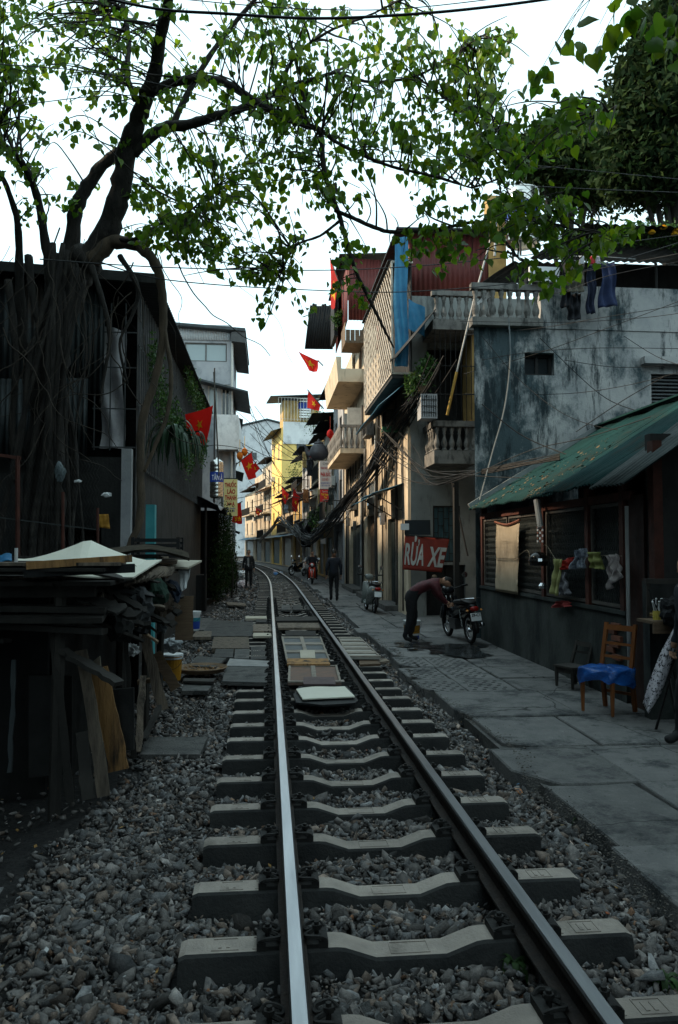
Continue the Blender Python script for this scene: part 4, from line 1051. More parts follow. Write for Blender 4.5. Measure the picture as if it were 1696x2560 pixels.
# one heart leaf: stalk at the origin, blade hanging along -z, 1 unit long, slightly folded
def heart():
    out = [(0, 0, 0), (.18, .02, .10), (.40, .05, .04), (.50, .06, -.16), (.44, .05, -.38), (.28, .03, -.58), (.12, .01, -.74), (.03, 0, -.9), (0, 0, -1.0)]
    mid = [(0, .0, 0), (0, -.05, -.3), (0, -.03, -.65), (0, 0, -1.0)]
    V = [mid[0], mid[1], mid[2], mid[3]] + out[1:-1] + [(-x, y, z) for x, y, z in out[1:-1]]
    r = [4 + i for i in range(7)]; l = [11 + i for i in range(7)]
    F = []
    for s_, flip in ((r, False), (l, True)):
        q = [(0, 1, s_[1], s_[0]), (1, s_[3], s_[2], s_[1]), (1, 2, s_[4], s_[3]), (2, s_[6], s_[5], s_[4]), (2, 3, s_[6])]
        F += [f[::-1] if flip else f for f in q]
    return np.array(V), F
HV, HF = heart()
def leaf_mesh(name):
    me = bpy.data.meshes.new(name); me.from_pydata([tuple(v) for v in HV], [], HF)
    me.polygons.foreach_set('use_smooth', [True] * len(me.polygons))
    return me
def tone_attr(me, cols):
    ca = me.color_attributes.new('tone', 'FLOAT_COLOR', 'POINT')
    ca.data.foreach_set('color', np.concatenate([cols, np.ones((len(cols), 1))], 1).ravel())
def mass_mesh(name, V, Fs_, mats_, parent, cols, kind='stuff', smooth=True):
    me = bpy.data.meshes.new(name)
    me.from_pydata([tuple(v) for v in V], [], Fs_)
    if smooth: me.polygons.foreach_set('use_smooth', [True] * len(me.polygons))
    tone_attr(me, cols); me.materials.append(mats_)
    o = bpy.data.objects.new(name, me); COL.objects.link(o); o.parent = parent
    if parent is not None:
        off = Vector((0, 0, 0)); p = parent
        while p is not None: off += p.location; p = p.parent
        me.transform(Matrix.Translation(-off))
    if kind: o['kind'] = kind
    return o

# ---------- the heart-leaved fig tree -----------------------------------------------------------
TR = thing('fig_tree', 'big spreading tree with heart-shaped leaves and hanging roots at left', 'tree', (-3.6, 11.6, 0))
def px3(L_): return [(at(x, y, Y=Y), r_ / 1900 * Y) for x, y, Y, r_ in L_]
LIMBS = {
 'trunk': [(95, 1750, 11.9, 95), (92, 1640, 11.9, 85), (95, 1480, 11.9, 68), (110, 1250, 11.8, 60), (120, 1000, 11.7, 52), (140, 820, 11.6, 48), (185, 700, 11.5, 50), (225, 640, 11.4, 50)],
 'limbA': [(215, 655, 11.4, 46), (262, 590, 11.3, 42), (298, 490, 11.1, 38), (318, 380, 10.9, 35), (352, 280, 10.6, 30), (385, 190, 10.2, 26), (402, 90, 9.8, 22), (432, -60, 9.2, 18)],
 'limbB': [(330, 385, 10.9, 22), (400, 325, 10.8, 22), (470, 312, 10.7, 19), (545, 290, 10.5, 17), (622, 265, 10.4, 15), (690, 232, 10.2, 12), (757, 206, 10.0, 9), (840, 180, 9.8, 6)],
 'limbC': [(385, 230, 10.3, 18), (430, 208, 10.2, 17), (490, 198, 10.0, 16), (560, 205, 9.8, 15), (622, 243, 9.6, 14), (681, 276, 9.5, 13), (760, 312, 9.3, 12), (800, 330, 9.2, 11), (812, 430, 9.2, 9.5), (852, 550, 9.2, 9), (877, 640, 9.2, 8), (903, 707, 9.3, 7), (954, 809, 9.4, 5.5), (985, 870, 9.5, 3)],
 'limbD': [(838, 525, 9.2, 8), (890, 548, 9.1, 8), (941, 570, 9.0, 8), (989, 580, 8.9, 7.5), (1100, 572, 8.8, 7), (1190, 556, 8.7, 6), (1250, 590, 8.6, 5), (1300, 650, 8.5, 3)],
 'limbE': [(168, 690, 11.6, 30), (185, 560, 11.5, 26), (205, 490, 11.4, 24), (250, 420, 11.3, 21), (296, 378, 11.2, 17)],
 'limbF': [(130, 760, 11.7, 24), (120, 640, 11.6, 18), (100, 520, 11.4, 15), (70, 430, 11.1, 13), (20, 370, 10.8, 10), (-60, 330, 10.5, 7)],
 'limbG': [(60, 900, 11.8, 20), (50, 700, 11.6, 16), (45, 560, 11.3, 12), (10, 450, 11.0, 9), (-40, 380, 10.7, 7)],
 'limbH': [(430, 320, 10.8, 12), (452, 270, 10.8, 12), (500, 180, 10.7, 11), (568, 81, 10.6, 9), (655, -20, 10.4, 7)],
 'limbI': [(340, 250, 10.6, 12), (318, 190, 10.6, 11), (322, 100, 10.7, 10), (300, -40, 10.8, 8)],
 'limbJ': [(800, 322, 9.3, 8), (850, 360, 9.2, 7), (960, 410, 9.0, 6), (1080, 440, 8.8, 5), (1180, 470, 8.6, 3)],
 'limbK': [(840, 182, 9.8, 6), (930, 205, 9.5, 5.5), (1040, 190, 9.2, 5), (1130, 140, 9.0, 3.5), (1200, 90, 8.8, 2)],
 'limbL': [(690, 232, 10.2, 8), (740, 140, 10.0, 6), (820, 80, 9.7, 5), (920, 40, 9.4, 4), (1020, -10, 9.2, 3)],
 'limbM': [(262, 590, 11.3, 9), (330, 600, 10.9, 7), (400, 560, 10.5, 5), (470, 530, 10.2, 4), (540, 470, 10.0, 2.5)],
 'limbP': [(1180, 470, 8.6, 4), (1260, 440, 8.4, 3.5), (1340, 380, 8.1, 3), (1430, 310, 7.6, 2.5), (1520, 280, 7.2, 1.5)],
 'limbQ': [(1250, 590, 8.6, 4.5), (1330, 560, 8.3, 3.5), (1420, 570, 8.0, 3), (1540, 590, 7.5, 2)],
 'limbR': [(1040, 190, 9.2, 4), (1120, 250, 8.9, 3.5), (1200, 310, 8.6, 3), (1260, 330, 8.3, 2)],
 'limbO': [(432, -50, 9.2, 18), (500, -350, 7.2, 16), (600, -1100, 4.6, 14), (750, -2800, 2.2, 10), (900, -6500, 1.0, 6)],  # limb added out of view to carry the dimming crown
 'limbN': [(852, 550, 9.2, 6), (800, 590, 9.3, 5), (740, 615, 9.4, 4), (700, 690, 9.5, 2.5)],
}
ROOTS = {
 'arch': [(230, 650, 11.3, 26), (281, 606, 11.2, 22), (346, 616, 11.0, 18), (392, 668, 10.8, 15), (407, 750, 10.8, 14), (406, 860, 10.8, 12), (385, 960, 10.8, 12), (355, 1060, 10.8, 13), (352, 1180, 10.8, 12), (350, 1300, 10.8, 12), (310, 1390, 10.8, 9), (285, 1430, 10.8, 7)],
 'second': [(410, 820, 10.8, 7), (428, 930, 10.7, 7), (420, 1030, 10.7, 7), (390, 1110, 10.7, 6), (360, 1180, 10.7, 5)],
 'third': [(230, 665, 11.2, 9), (262, 770, 11.1, 8), (275, 850, 11.1, 7), (262, 930, 11.1, 5), (250, 1010, 11.1, 4)],
 'fourth': [(300, 640, 11.2, 9), (345, 720, 11.0, 8), (330, 790, 11.0, 5), (300, 860, 10.9, 4), (320, 960, 10.9, 4)],
 'fifth': [(70, 640, 11.3, 13), (85, 760, 11.2, 11), (110, 860, 11.2, 9), (130, 960, 11.1, 8), (120, 1060, 11.1, 6), (150, 1140, 11.1, 5)],
 'sixth': [(20, 700, 11.2, 12), (40, 900, 11.2, 10), (30, 1100, 11.3, 10), (60, 1300, 11.4, 9)],
}
LP = {}                       # smooth limb polylines with radii, for twigs to grow from
for nm, L_ in list(LIMBS.items()) + list(ROOTS.items()):
    q = px3(L_); P = bez([p for p, _ in q], 6); n = len(P)
    R = [np.interp(i / (n - 1), np.linspace(0, 1, len(q)), [r_ for _, r_ in q]) for i in range(n)]
    R = [r_ * (.82 if nm == 'trunk' else .68 if nm in LIMBS else .8) for r_ in R]
    R = [r_ * (1 + .08 * math.sin(i * 1.9)) for i, r_ in enumerate(R)]
    P = [p + Vector((random.uniform(-1, 1), random.uniform(-1, 1), random.uniform(-1, 1))) * r_ * .12 for p, r_ in zip(P, R)]
    LP[nm] = (P, R)
    mb = MB(); mb.tube(P, R, 10 if R[0] > .12 else 7)
    isr = nm in ROOTS
    mb.build('trunk' if nm == 'trunk' else 'hanging_root' if isr else 'limb', root_m if nm in ('arch', 'second') else bark_m, TR, smooth=True)
# root strands fused over the trunk
rr = random.Random(44)
for k in range(15):
    x0 = 185 + rr.uniform(-60, 50); x1 = 95 + rr.uniform(-110, 120); r0 = rr.uniform(3, 9); Yk = 11.35 - rr.uniform(0, .35)
    q = [(x0, rr.uniform(600, 720), Yk), (lerpl(x0, x1, .35) + rr.uniform(-20, 20), 880, Yk - .1), (lerpl(x0, x1, .7) + rr.uniform(-25, 25), 1100, Yk - .1), (x1, 1350, Yk), (x1 + rr.uniform(-30, 30), 1640, Yk)]
    P = bez([at(*c[:2], Y=c[2]) for c in q], 6); n = len(P); mb = MB(); mb.tube(P, [r0 / 1900 * 11 * (1 + .2 * math.sin(i * 1.3 + k)) for i in range(n)], 6); mb.build('root_strand', bark_m, TR, smooth=True)
# thin trailing roots and bare vines in front of the dark house
rr = random.Random(21)
mb = MB()
for k in range(48):
    x0, y0 = rr.uniform(-20, 420), rr.uniform(560, 900); Y = rr.uniform(10.4, 11.4); n = 7
    p = at(x0, y0, Y=Y); pts = [p]; d = Vector((rr.uniform(-.6, .6), rr.uniform(-.1, .1), -1)).normalized()
    for i in range(rr.randint(6, 13)):
        d = (d + Vector((rr.uniform(-.55, .55), rr.uniform(-.15, .15), rr.uniform(-.4, .3)))).normalized()
        if d.z > .3: d.z *= .3
        p = p + d * rr.uniform(.12, .3)
        if p.z < .1: break
        pts.append(p)
    if len(pts) > 3:
        P = bez(pts, 3); r0 = rr.uniform(.004, .012); mb.tube(P, [r0 * (1 - .6 * i / len(P)) for i in range(len(P))], 4, False)
vn = mb.build('trailing_vines', mat('bare_vine', (.06, .047, .036), (.028, .023, .02), 9, .95, rnd=0), TR, smooth=True); vn['kind'] = 'stuff'

# crown: twigs grown to points spread through the crown, leaves hang in clusters along each twig
CROWN = [  # centre px, radii px, weight, depth range
 (150, 90, 190, 110, 1.7, 9, 12.5), (60, 260, 110, 140, 1.1, 9.5, 12.5), (330, 170, 200, 190, 1.5, 8.5, 12.5), (250, 420, 130, 110, .4, 10, 12.5),
 (560, 120, 200, 150, 1.5, 8, 12), (760, 120, 200, 150, 1.6, 8, 11.5), (650, 350, 130, 90, .6, 9, 11), (560, 400, 140, 70, 1.0, 9, 11.5),
 (540, 520, 200, 90, 1.7, 9, 11.5), (700, 470, 160, 120, 1.5, 8.5, 11), (880, 260, 190, 170, 1.6, 8, 11), (1040, 130, 170, 110, 1.4, 8, 10.5),
 (1090, 290, 190, 140, 1.6, 7.5, 10.5), (960, 440, 170, 90, 1.0, 8, 10.5), (1210, 330, 120, 110, 1.2, 7.2, 9.5), (1230, 130, 90, 90, .7, 8, 9.5),
 (470, 590, 150, 50, .8, 9.2, 11), (570, 660, 110, 45, .8, 9.2, 10.8), (690, 640, 60, 60, .5, 9, 10.5), (400, 480, 90, 120, .6, 10, 11.8),
 (1290, 420, 110, 80, 1.0, 7, 9), (1190, 560, 150, 80, .9, 7.6, 9), (1330, 560, 110, 90, 1.0, 7, 8.6), (1080, 640, 120, 70, .35, 8.2, 9.2),
 (1440, 300, 90, 60, .55, 6.5, 8.0), (1370, 680, 90, 50, .35, 7.2, 8.4), (1520, 590, 110, 45, .5, 6.8, 8), (90, 480, 90, 90, .6, 10.5, 12.4),
 (860, 620, 60, 40, .25, 9, 9.8), (790, 770, 40, 30, .12, 9, 9.6), (665, 790, 28, 30, .22, 8.8, 9.4), (880, 690, 60, 60, .25, 8.8, 9.5), (30, 60, 60, 70, .5, 9, 12)]
HOLES = [(440, 420, 60, 30), (380, 400, 40, 35), (610, 300, 40, 18), (330, 560, 60, 25), (640, 570, 40, 30), (1330, 160, 70, 90), (1010, 520, 60, 35), (720, 570, 35, 40), (200, 390, 50, 40), (1000, 480, 40, 25)]
rr = random.Random(4)
anch = []
for nm, (P, R) in LP.items():
    if nm in ROOTS: continue
    for i, p in enumerate(P):
        if R[i] < .16 or nm == 'trunk': anch.append((p, R[i]))
AN = np.array([p[:] for p, _ in anch])
tot = sum(c[4] for c in CROWN)
leaves = []; tw = MB(); n_tw = 0
def grow(tip, n_leaf, size):
    global n_tw
    d2 = ((AN - np.array(tip[:])) ** 2).sum(1); i = int(np.argmin(d2 * np.random.default_rng(n_tw).uniform(.7, 1.5, len(d2))))
    a = Vector(AN[i]); v = tip - a; L_ = v.length
    side = v.cross(Vector((0, 0, 1))); side = side.normalized() if side.length > 1e-4 else Vector((1, 0, 0))
    k = rr.uniform(-.18, .18) * L_; up = rr.uniform(.0, .22) * L_
    pts = [a, a + v * .3 + side * k + Vector((0, 0, up * .7)), a + v * .68 + side * k * .8 + Vector((0, 0, up)), tip]
    P = bez(pts, 4); r0 = min(.022, .005 + L_ * .006)
    tw.tube(P, [r0 * (1 - .8 * j / (len(P) - 1)) + .0015 for j in range(len(P))], 4, False); n_tw += 1
    for q in range(n_leaf):
        t = 1 - rr.random() ** 1.6 * min(.65, .55 / max(.3, L_) + .1)
        j = min(len(P) - 2, int(t * (len(P) - 1))); base = P[j].lerp(P[j + 1], t * (len(P) - 1) - j)
        off = Vector((rr.uniform(-1, 1), rr.uniform(-1, 1), rr.uniform(-.9, .5))) * .115
        leaves.append((base + off, size * rr.choice([rr.uniform(.5, .8), rr.uniform(.8, 1.15), rr.uniform(.9, 1.4)]), base))
cand = 0
while cand < 690:
    c = rr.choices(CROWN, [q[4] for q in CROWN])[0]
    a, r_ = rr.uniform(0, 2 * math.pi), math.sqrt(rr.random())
    x, y = c[0] + c[2] * r_ * math.cos(a), c[1] + c[3] * r_ * math.sin(a)
    if any(((x - h[0]) / h[2]) ** 2 + ((y - h[1]) / h[3]) ** 2 < 1 for h in HOLES): continue
    grow(at(x, y, Y=rr.uniform(c[5], c[6])), rr.randint(8, 14), .099); cand += 1
# sprays that hang nearer to the camera at the upper right
for x, y, Y, n in [(1440, 70, 4.4, 4), (1500, 60, 4.6, 3), (1530, 110, 4.8, 4), (1590, 40, 4.6, 5), (1640, 90, 4.8, 6), (1390, 130, 5.2, 3), (1350, 180, 6.5, 6), (1330, 215, 6.6, 6), (1480, 140, 5, 3), (1560, 20, 4.4, 4), (1680, 130, 5, 5), (1680, 30, 4.6, 6)]:
    tip = at(x, y, Y=Y); base = at(x + 200, y - 260, Y=Y + .6)
    P = bez([base, base.lerp(tip, .5) + Vector((0, 0, .15)), tip], 5); tw.tube(P, [.005 - .0035 * j / len(P) for j in range(len(P))], 4, False)
    for q in range(n): leaves.append((tip + Vector((rr.uniform(-.09, .09), rr.uniform(-.08, .08), rr.uniform(-.07, .07))), .125 * rr.uniform(.8, 1.2), tip))
# crown added overhead and behind the viewer, out of view, to dim the foreground
for k in range(260):
    grow(Vector((rr.uniform(-4.5, 3.6), rr.uniform(-5, 4.2), rr.uniform(6.2, 9.5))), rr.randint(7, 12), .125)
# bare twiggy ends
for k in range(260):
    c = rr.choices(CROWN, [q[4] for q in CROWN])[0]
    a, r_ = rr.uniform(0, 2 * math.pi), math.sqrt(rr.random()) * 1.25
    grow(at(c[0] + c[2] * r_ * math.cos(a), c[1] + c[3] * r_ * math.sin(a), Y=rr.uniform(c[5], c[6])), 0, .1)
two = tw.build('twigs', twig_m, TR, smooth=True); two['kind'] = 'stuff'
# leaves: the 300 nearest are pieces of their own, the rest one mass
def leaf_rot():
    # drip tips hang down; blades turn any way and tilt
    return Euler((rr.gauss(0, .5), rr.gauss(0, .45), rr.uniform(0, 6.28))).to_matrix()
leaves.sort(key=lambda l: (l[0] - CAM).length / l[1])
lm = []
for t in ((1, 1, 1), (1.5, 1.25, .7), (.7, .85, .9), (1.25, 1.15, .8), (2.4, 1.5, .5)):
    me = leaf_mesh('leaf'); tone_attr(me, np.tile(t, (len(HV), 1))); me.materials.append(leaf_m); lm.append(me)
for p, s_, b in leaves[:300]:
    inst(rr.choices(lm, [5, 3, 5, 3, .5])[0], 'leaf', TR, p - TR.location, leaf_rot().to_euler(), (s_ * rr.uniform(.65, 1.05), s_ * rr.uniform(.5, 3), s_))
V, F, C_ = [], [], []; o = 0
for p, s_, b in leaves[300:]:
    v = (HV * np.array([s_ * rr.uniform(.65, 1.05), s_ * rr.uniform(.5, 3.2), s_])) @ np.array(leaf_rot()).T + np.array(p[:])
    V.append(v); F += [tuple(q + o for q in f) for f in HF]; o += len(v)
    g = rr.gauss(1, .22); tn = rr.random()
    t = np.array([1.0, 1.0, 1.0]) * g
    if tn > .72: t *= (1.6, 1.3, .7)
    if tn > .985: t *= (1.6, 1.25, .6)
    if tn < .35: t *= (.65, .8, .85)
    C_.append(np.tile(t, (len(v), 1)))
mass_mesh('crown', np.concatenate(V), F, leaf_m, TR, np.concatenate(C_))

# ---------- generic leafy masses -------------------------------------------------------------
def leafy(name, parent, blobs, n, size, m, seed, spread=.0, kind='stuff', shell=.55):
    """blobs: (centre, radii); small pointed leaves over the outside of each blob, in clumps of light and dark"""
    g = np.random.default_rng(seed); vol = np.array([b[1][0] * b[1][1] * b[1][2] for b in blobs]) ** .67; vol /= vol.sum()
    which = g.choice(len(blobs), n, p=vol)
    d = g.normal(size=(n, 3)); d /= np.linalg.norm(d, axis=1)[:, None]
    r_ = shell + (1 - shell) * g.random(n) ** .6
    cen = np.array([blobs[w][0][:] for w in which]); rad = np.array([blobs[w][1] for w in which])
    P = cen + d * rad * (r_ * (1 + .22 * g.normal(size=n)))[:, None]
    q = g.normal(size=(n, 3)); a = q / np.linalg.norm(q, axis=1)[:, None]; a[:, 2] -= .5; a /= np.linalg.norm(a, axis=1)[:, None]
    b = np.cross(a, g.normal(size=(n, 3))); b /= np.linalg.norm(b, axis=1)[:, None]
    s_ = size * g.uniform(.6, 1.4, n)[:, None]
    V = np.stack([P - a * s_, P + b * s_ * .42, P + a * s_ * 1.1, P - b * s_ * .42], 1).reshape(-1, 3)
    F = [(4 * i, 4 * i + 1, 4 * i + 2, 4 * i + 3) for i in range(n)]
    t = np.clip(g.normal(1, .3, n), .4, 2)[:, None] * np.where(g.random(n)[:, None] > .8, (1.4, 1.25, .8), (1, 1, 1))
    return mass_mesh(name, V, F, m, parent, np.repeat(t, 4, 0), kind, smooth=False)
# dark tree at the upper right, a second one behind the roofs
def blobtree(name, label, base, crown, n, size, seed, m=fol_m, tr=.25):
    t = thing(name, label, 'tree', base)
    top = Vector(crown[0][0])
    mb = MB(); mb.tube(bez([Vector(base), Vector(base).lerp(top, .5) + Vector((.3, .2, 0)), top], 5), [tr - tr * .6 * i / 10 for i in range(11)], 8); tk = mb.build('trunk', bark_m, t, smooth=True)
    for c, r_ in crown[1:]:
        mb = MB(); a = Vector(base).lerp(top, .6); c = Vector(c); mb.tube(bez([a, a.lerp(c, .5) + Vector((0, 0, .2)), c], 4), [tr * .4 - tr * .3 * i / 8 for i in range(9)], 6); mb.build('limb', bark_m, t, smooth=True)
    leafy('crown', t, [(Vector(c), r_) for c, r_ in crown], n, size, m, seed)
    return t
rr = random.Random(77)
def px_blobs(L_): return [(at(x, y, Y=Y), (rx / 1900 * Y, rx / 1900 * Y * .9, ry / 1900 * Y)) for x, y, Y, rx, ry in L_]
blobtree('shade_tree', 'dense dark green tree rising at the upper right corner', (10.5, 17.5, 0),
         px_blobs([(1660, 300, 17, 150, 120), (1620, 180, 17, 90, 90), (1690, 120, 17, 110, 130), (1600, 330, 17, 95, 110), (1650, 430, 17, 140, 90), (1590, 430, 17, 90, 70), (1700, 20, 17, 70, 90), (1580, 240, 17.5, 55, 60), (1690, 300, 18, 160, 220), (1640, 80, 17.5, 60, 80)]), 34000, .10, 1)
blobtree('shade_tree', 'dark leafy tree behind the rooftop water tank', (9.2, 23, 0),
         px_blobs([(1420, 420, 23, 130, 80), (1350, 390, 23, 80, 60), (1490, 360, 23, 90, 70), (1400, 340, 23, 70, 40), (1500, 460, 23, 110, 60), (1440, 400, 24, 150, 90)]), 16000, .12, 2)
# hedge and climbers on the left
hd = thing('hedge', 'leafy dark green bushes growing beside the lean-to stall', 'bush', (-1.35, 29.5, -.1))
leafy('foliage', hd, [(Vector((-1.75, 28.4, 1.0)), (.42, .7, 1.1)), (Vector((-1.7, 29.6, 1.6)), (.42, .7, 1.5)), (Vector((-1.65, 30.8, 1.2)), (.4, .7, 1.3)), (Vector((-1.85, 30.2, 2.7)), (.4, .6, .8)), (Vector((-1.5, 31.6, .6)), (.3, .5, .8)), (Vector((-1.85, 27.6, .5)), (.3, .5, .7))], 7000, .055, fol_m, 5, shell=.35)
for x, y in ((-1.35, 28.5), (-1.25, 29.7), (-1.65, 30.8), (-1.45, 30.2)):
    mb = MB(); mb.tube(bez([(x, y, -.1), (x + .05, y, .7), (x - .05, y + .05, 1.6)], 4), [.03, .028, .026, .024, .022, .02, .018, .015, .012], 5); mb.build('stem', twig_m, hd)
cl = thing('climbing_vine', 'green climbing vine covering the barred side of the dark house', 'climber', (-2.1, 16, 2.8))
leafy('foliage', cl, [(at(400, 970, X=-2.08), (.08, .9, .7)), (at(420, 1030, X=-2.08), (.1, 1.0, .6)), (at(445, 1060, X=-2.05), (.12, 1.1, .5)), (at(385, 900, X=-2.08), (.08, .5, .5)), (at(480, 960, X=-2.0), (.1, 1.6, .5)), (at(500, 1010, X=-1.98), (.1, 1.6, .6)), (at(470, 1130, X=-1.95), (.14, 1.2, .6)), (at(505, 1110, X=-1.95), (.14, 1.5, .7))], 3800, .042, ivy_m, 6, shell=.2)
# strap-leaved plant hanging in front of the corner
def strap_plant(name, label, c, n, L0_, w, seed, m, spread=1.0, up=.5, group=None):
    rr = random.Random(seed); t = thing(name, label, 'plant', c, group)
    for k in range(n):
        a = rr.uniform(0, 6.28); L_ = L0_ * rr.uniform(.6, 1.15); e = rr.uniform(.1, 1.0) * up
        d = Vector((math.cos(a), math.sin(a) * .8, 0)) * spread
        s_ = Vector((-math.sin(a), math.cos(a), 0))
        P = [Vector((0, 0, 0)), d * L_ * .3 + Vector((0, 0, e * L_ * .5)), d * L_ * .6 + Vector((0, 0, e * L_ * .35)), d * L_ * .78 - Vector((0, 0, L_ * .15)), d * L_ * .85 - Vector((0, 0, L_ * .5))]
        P = bez(P, 3); mb = MB(); n_ = len(P); V = []
        for i, p in enumerate(P):
            ww = w * math.sin(math.pi * (.12 + .88 * i / (n_ - 1))) ** .7 + .002
            V += [p - s_ * ww + Vector((0, 0, .3 * ww)), p, p + s_ * ww + Vector((0, 0, .3 * ww))]
        F = [f for i in range(n_ - 1) for f in ((3 * i, 3 * i + 1, 3 * i + 4, 3 * i + 3), (3 * i + 1, 3 * i + 2, 3 * i + 5, 3 * i + 4))]
        mb.add(V, F); mb.build('leaf', m, t, smooth=True, local=True)
    return t
strap_m = mat('strap_leaf', (.025, .06, .028), (.014, .034, .018), 3, .45, rnd=.4, bump=0, trans=.15)
strap_plant('strap_plant', 'dark strap-leaved plant hanging above the turquoise post', at(432, 1095, Y=12.6), 46, .85, .026, 3, strap_m, .62, .6)
strap_plant('strap_plant', 'smaller strap-leaved plant below the red flag at left', at(478, 1100, Y=14.2), 26, .7, .024, 4, strap_m, .55, .5)
# plants on balconies at the right
bp = thing('balcony_plant', 'bushy green plant above the air conditioner on the corner balcony', 'plant', at(1058, 965, Y=18.1))
leafy('foliage', bp, [(at(1058, 940, Y=18.1), (.26, .22, .35)), (at(1030, 965, Y=18.1), (.2, .2, .28)), (at(1072, 905, Y=18.1), (.16, .16, .2))], 900, .05, ivy_m, 7)
mb = MB(); mb.lathe([(.1, 0), (.13, .2), (.14, .22)], 10, at(1058, 985, Y=18.1)); mb.build('pot', wood_m, bp)
for k, (x, y, Y, s_, lab) in enumerate([(785, 1060, 52, 1.0, 'wispy shrub growing on a wall near the white rooftop'), (735, 1180, 60, .9, 'straggly plant on the balcony before the yellow building'), (790, 1300, 40, .7, 'dark potted greenery under the red tea sign'), (845, 800, 30, .35, 'small green creeper trailing by the hanging orange flag')]):
    t = thing('wall_plant', lab, 'plant', at(x, y, Y=Y)); c = at(x, y, Y=Y)
    leafy('foliage', t, [(c, (s_ * .8, s_ * .5, s_ * .9)), (c + Vector((s_ * .4, 0, s_ * .8)), (s_ * .5, s_ * .4, s_ * .5))], 420, .06, ivy_m, 20 + k, shell=.1)
    mb = MB(); mb.tube(bez([c - Vector((0, 0, s_)), c, c + Vector((s_ * .3, 0, s_ * .9))], 4), .02, 4); mb.build('stem', twig_m, t)
# marigolds on the terrace roof at the right
fl = thing('marigold_bed', 'row of yellow marigolds growing along the terrace at upper right', 'flowers', (7.4, 14.2, 6.98))
leafy('foliage', fl, [(at(1600, 585, Y=14.1), (.5, .2, .22)), (at(1680, 590, Y=14.1), (.5, .2, .25)), (at(1530, 600, Y=14.1), (.3, .2, .15))], 1500, .04, ivy_m, 30)
ymar = mat('marigold', (.75, .42, .02), (.6, .3, .01), 9, .7, rnd=.1)
for x, y in ((1630, 583), (1660, 571), (1558, 570), (1687, 588), (1692, 578)):
    p = at(x, y, Y=13.85); mb = MB()
    for q in range(5): mb.lathe([(.02 + .009 * (5 - q), .0 + q * .012), (.03 + .009 * (5 - q), .012 + q * .012)], 9, p)
    mb.build('blossom', ymar, fl)
# weeds between the stones
for k, (x, y, z, lab) in enumerate([(1660, 2460, -.1, 'green weed beside the pavement in the lower right corner'), (1285, 2415, -.1, 'small fern beside the right rail near the bottom'), (1455, 2050, -.06, 'low weed at the broken pavement edge')]):
    strap_plant('weed', lab, at(x, y, Z=z), 16, (.11, .1, .07)[k], .012, 50 + k, ivy_m if False else mat('weed_green', (.05, .10, .03), (.03, .065, .02), 5, .6, rnd=.3, trans=.2), 1.0, .9)
# ================================================================== THINGS: HELPERS
plank_m = mat('weathered_plank', (.24, .19, .145), (.08, .065, .053), 14, .85, rnd=.35, bump=.7, bs=60, stretch=(1, 1, .12), stain=((.03, .026, .023), (7, 7, 1.5), .55, .66))
orange_plank_m = mat('split_orange_wood', (.46, .25, .095), (.2, .11, .05), 12, .85, rnd=.2, bump=.8, bs=40, stretch=(1, 1, .15), stain=((.045, .035, .028), (6, 6, 1.2), .52, .62))
dark_plank_m = mat('blackened_plank', (.04, .036, .032), (.018, .017, .016), 5, .85, rnd=.35, stretch=(1, 1, .25))
ply_m = mat('pale_plywood', (.52, .47, .38), (.40, .35, .27), 2.5, .75, rnd=.1, bump=.2, stain=((.2, .16, .11), (4, 4, 4), .62, .75))
white_board_m = mat('cream_board', (.70, .68, .58), (.60, .58, .49), 1.5, .6, rnd=0, bump=.1, stain=((.35, .32, .26), (5, 5, 5), .68, .8))
white_m = mat('white_plastic', (.70, .71, .72), (.60, .61, .62), 3, .4, rnd=.05, bump=.05)
brick_m = mat('red_brick', (.24, .085, .05), (.13, .055, .04), 10, .9, rnd=.3)
red_m = mat('flag_red', (.66, .018, .012), (.56, .012, .01), 3, .7, rnd=.06, bump=.1, bs=8, trans=.5)
star_m = mat('flag_yellow', (.85, .55, .02), (.78, .48, .02), 3, .7, rnd=0, bump=0, trans=.45)
ink_m = mat('sign_black', (.015, .015, .016), (.015, .015, .016), 3, .6, rnd=0, bump=0)
red_ink_m = mat('sign_red', (.42, .02, .015), (.38, .018, .014), 3, .6, rnd=0, bump=0)
blue_ink_m = mat('sign_blue', (.02, .06, .32), (.018, .05, .28), 3, .6, rnd=0, bump=0)
yel_ink_m = mat('sign_yellow', (.80, .52, .02), (.76, .48, .02), 3, .6, rnd=0, bump=0)
chrome_m = mat('chrome', (.55, .56, .58), (.45, .46, .48), 8, .16, m=1, rnd=0, bump=0)
tyre_m = mat('tyre_rubber', (.014, .014, .015), (.009, .009, .010), 14, .8, rnd=0)
lampr_m = mat('red_lens', (.30, .012, .010), (.22, .01, .008), 5, .2, rnd=0, bump=0)
skin_m = mat('skin', (.40, .22, .14), (.33, .18, .12), 8, .6, rnd=0, bump=.05)
hair_m = mat('black_hair', (.010, .009, .009), (.006, .006, .006), 20, .5, rnd=0)

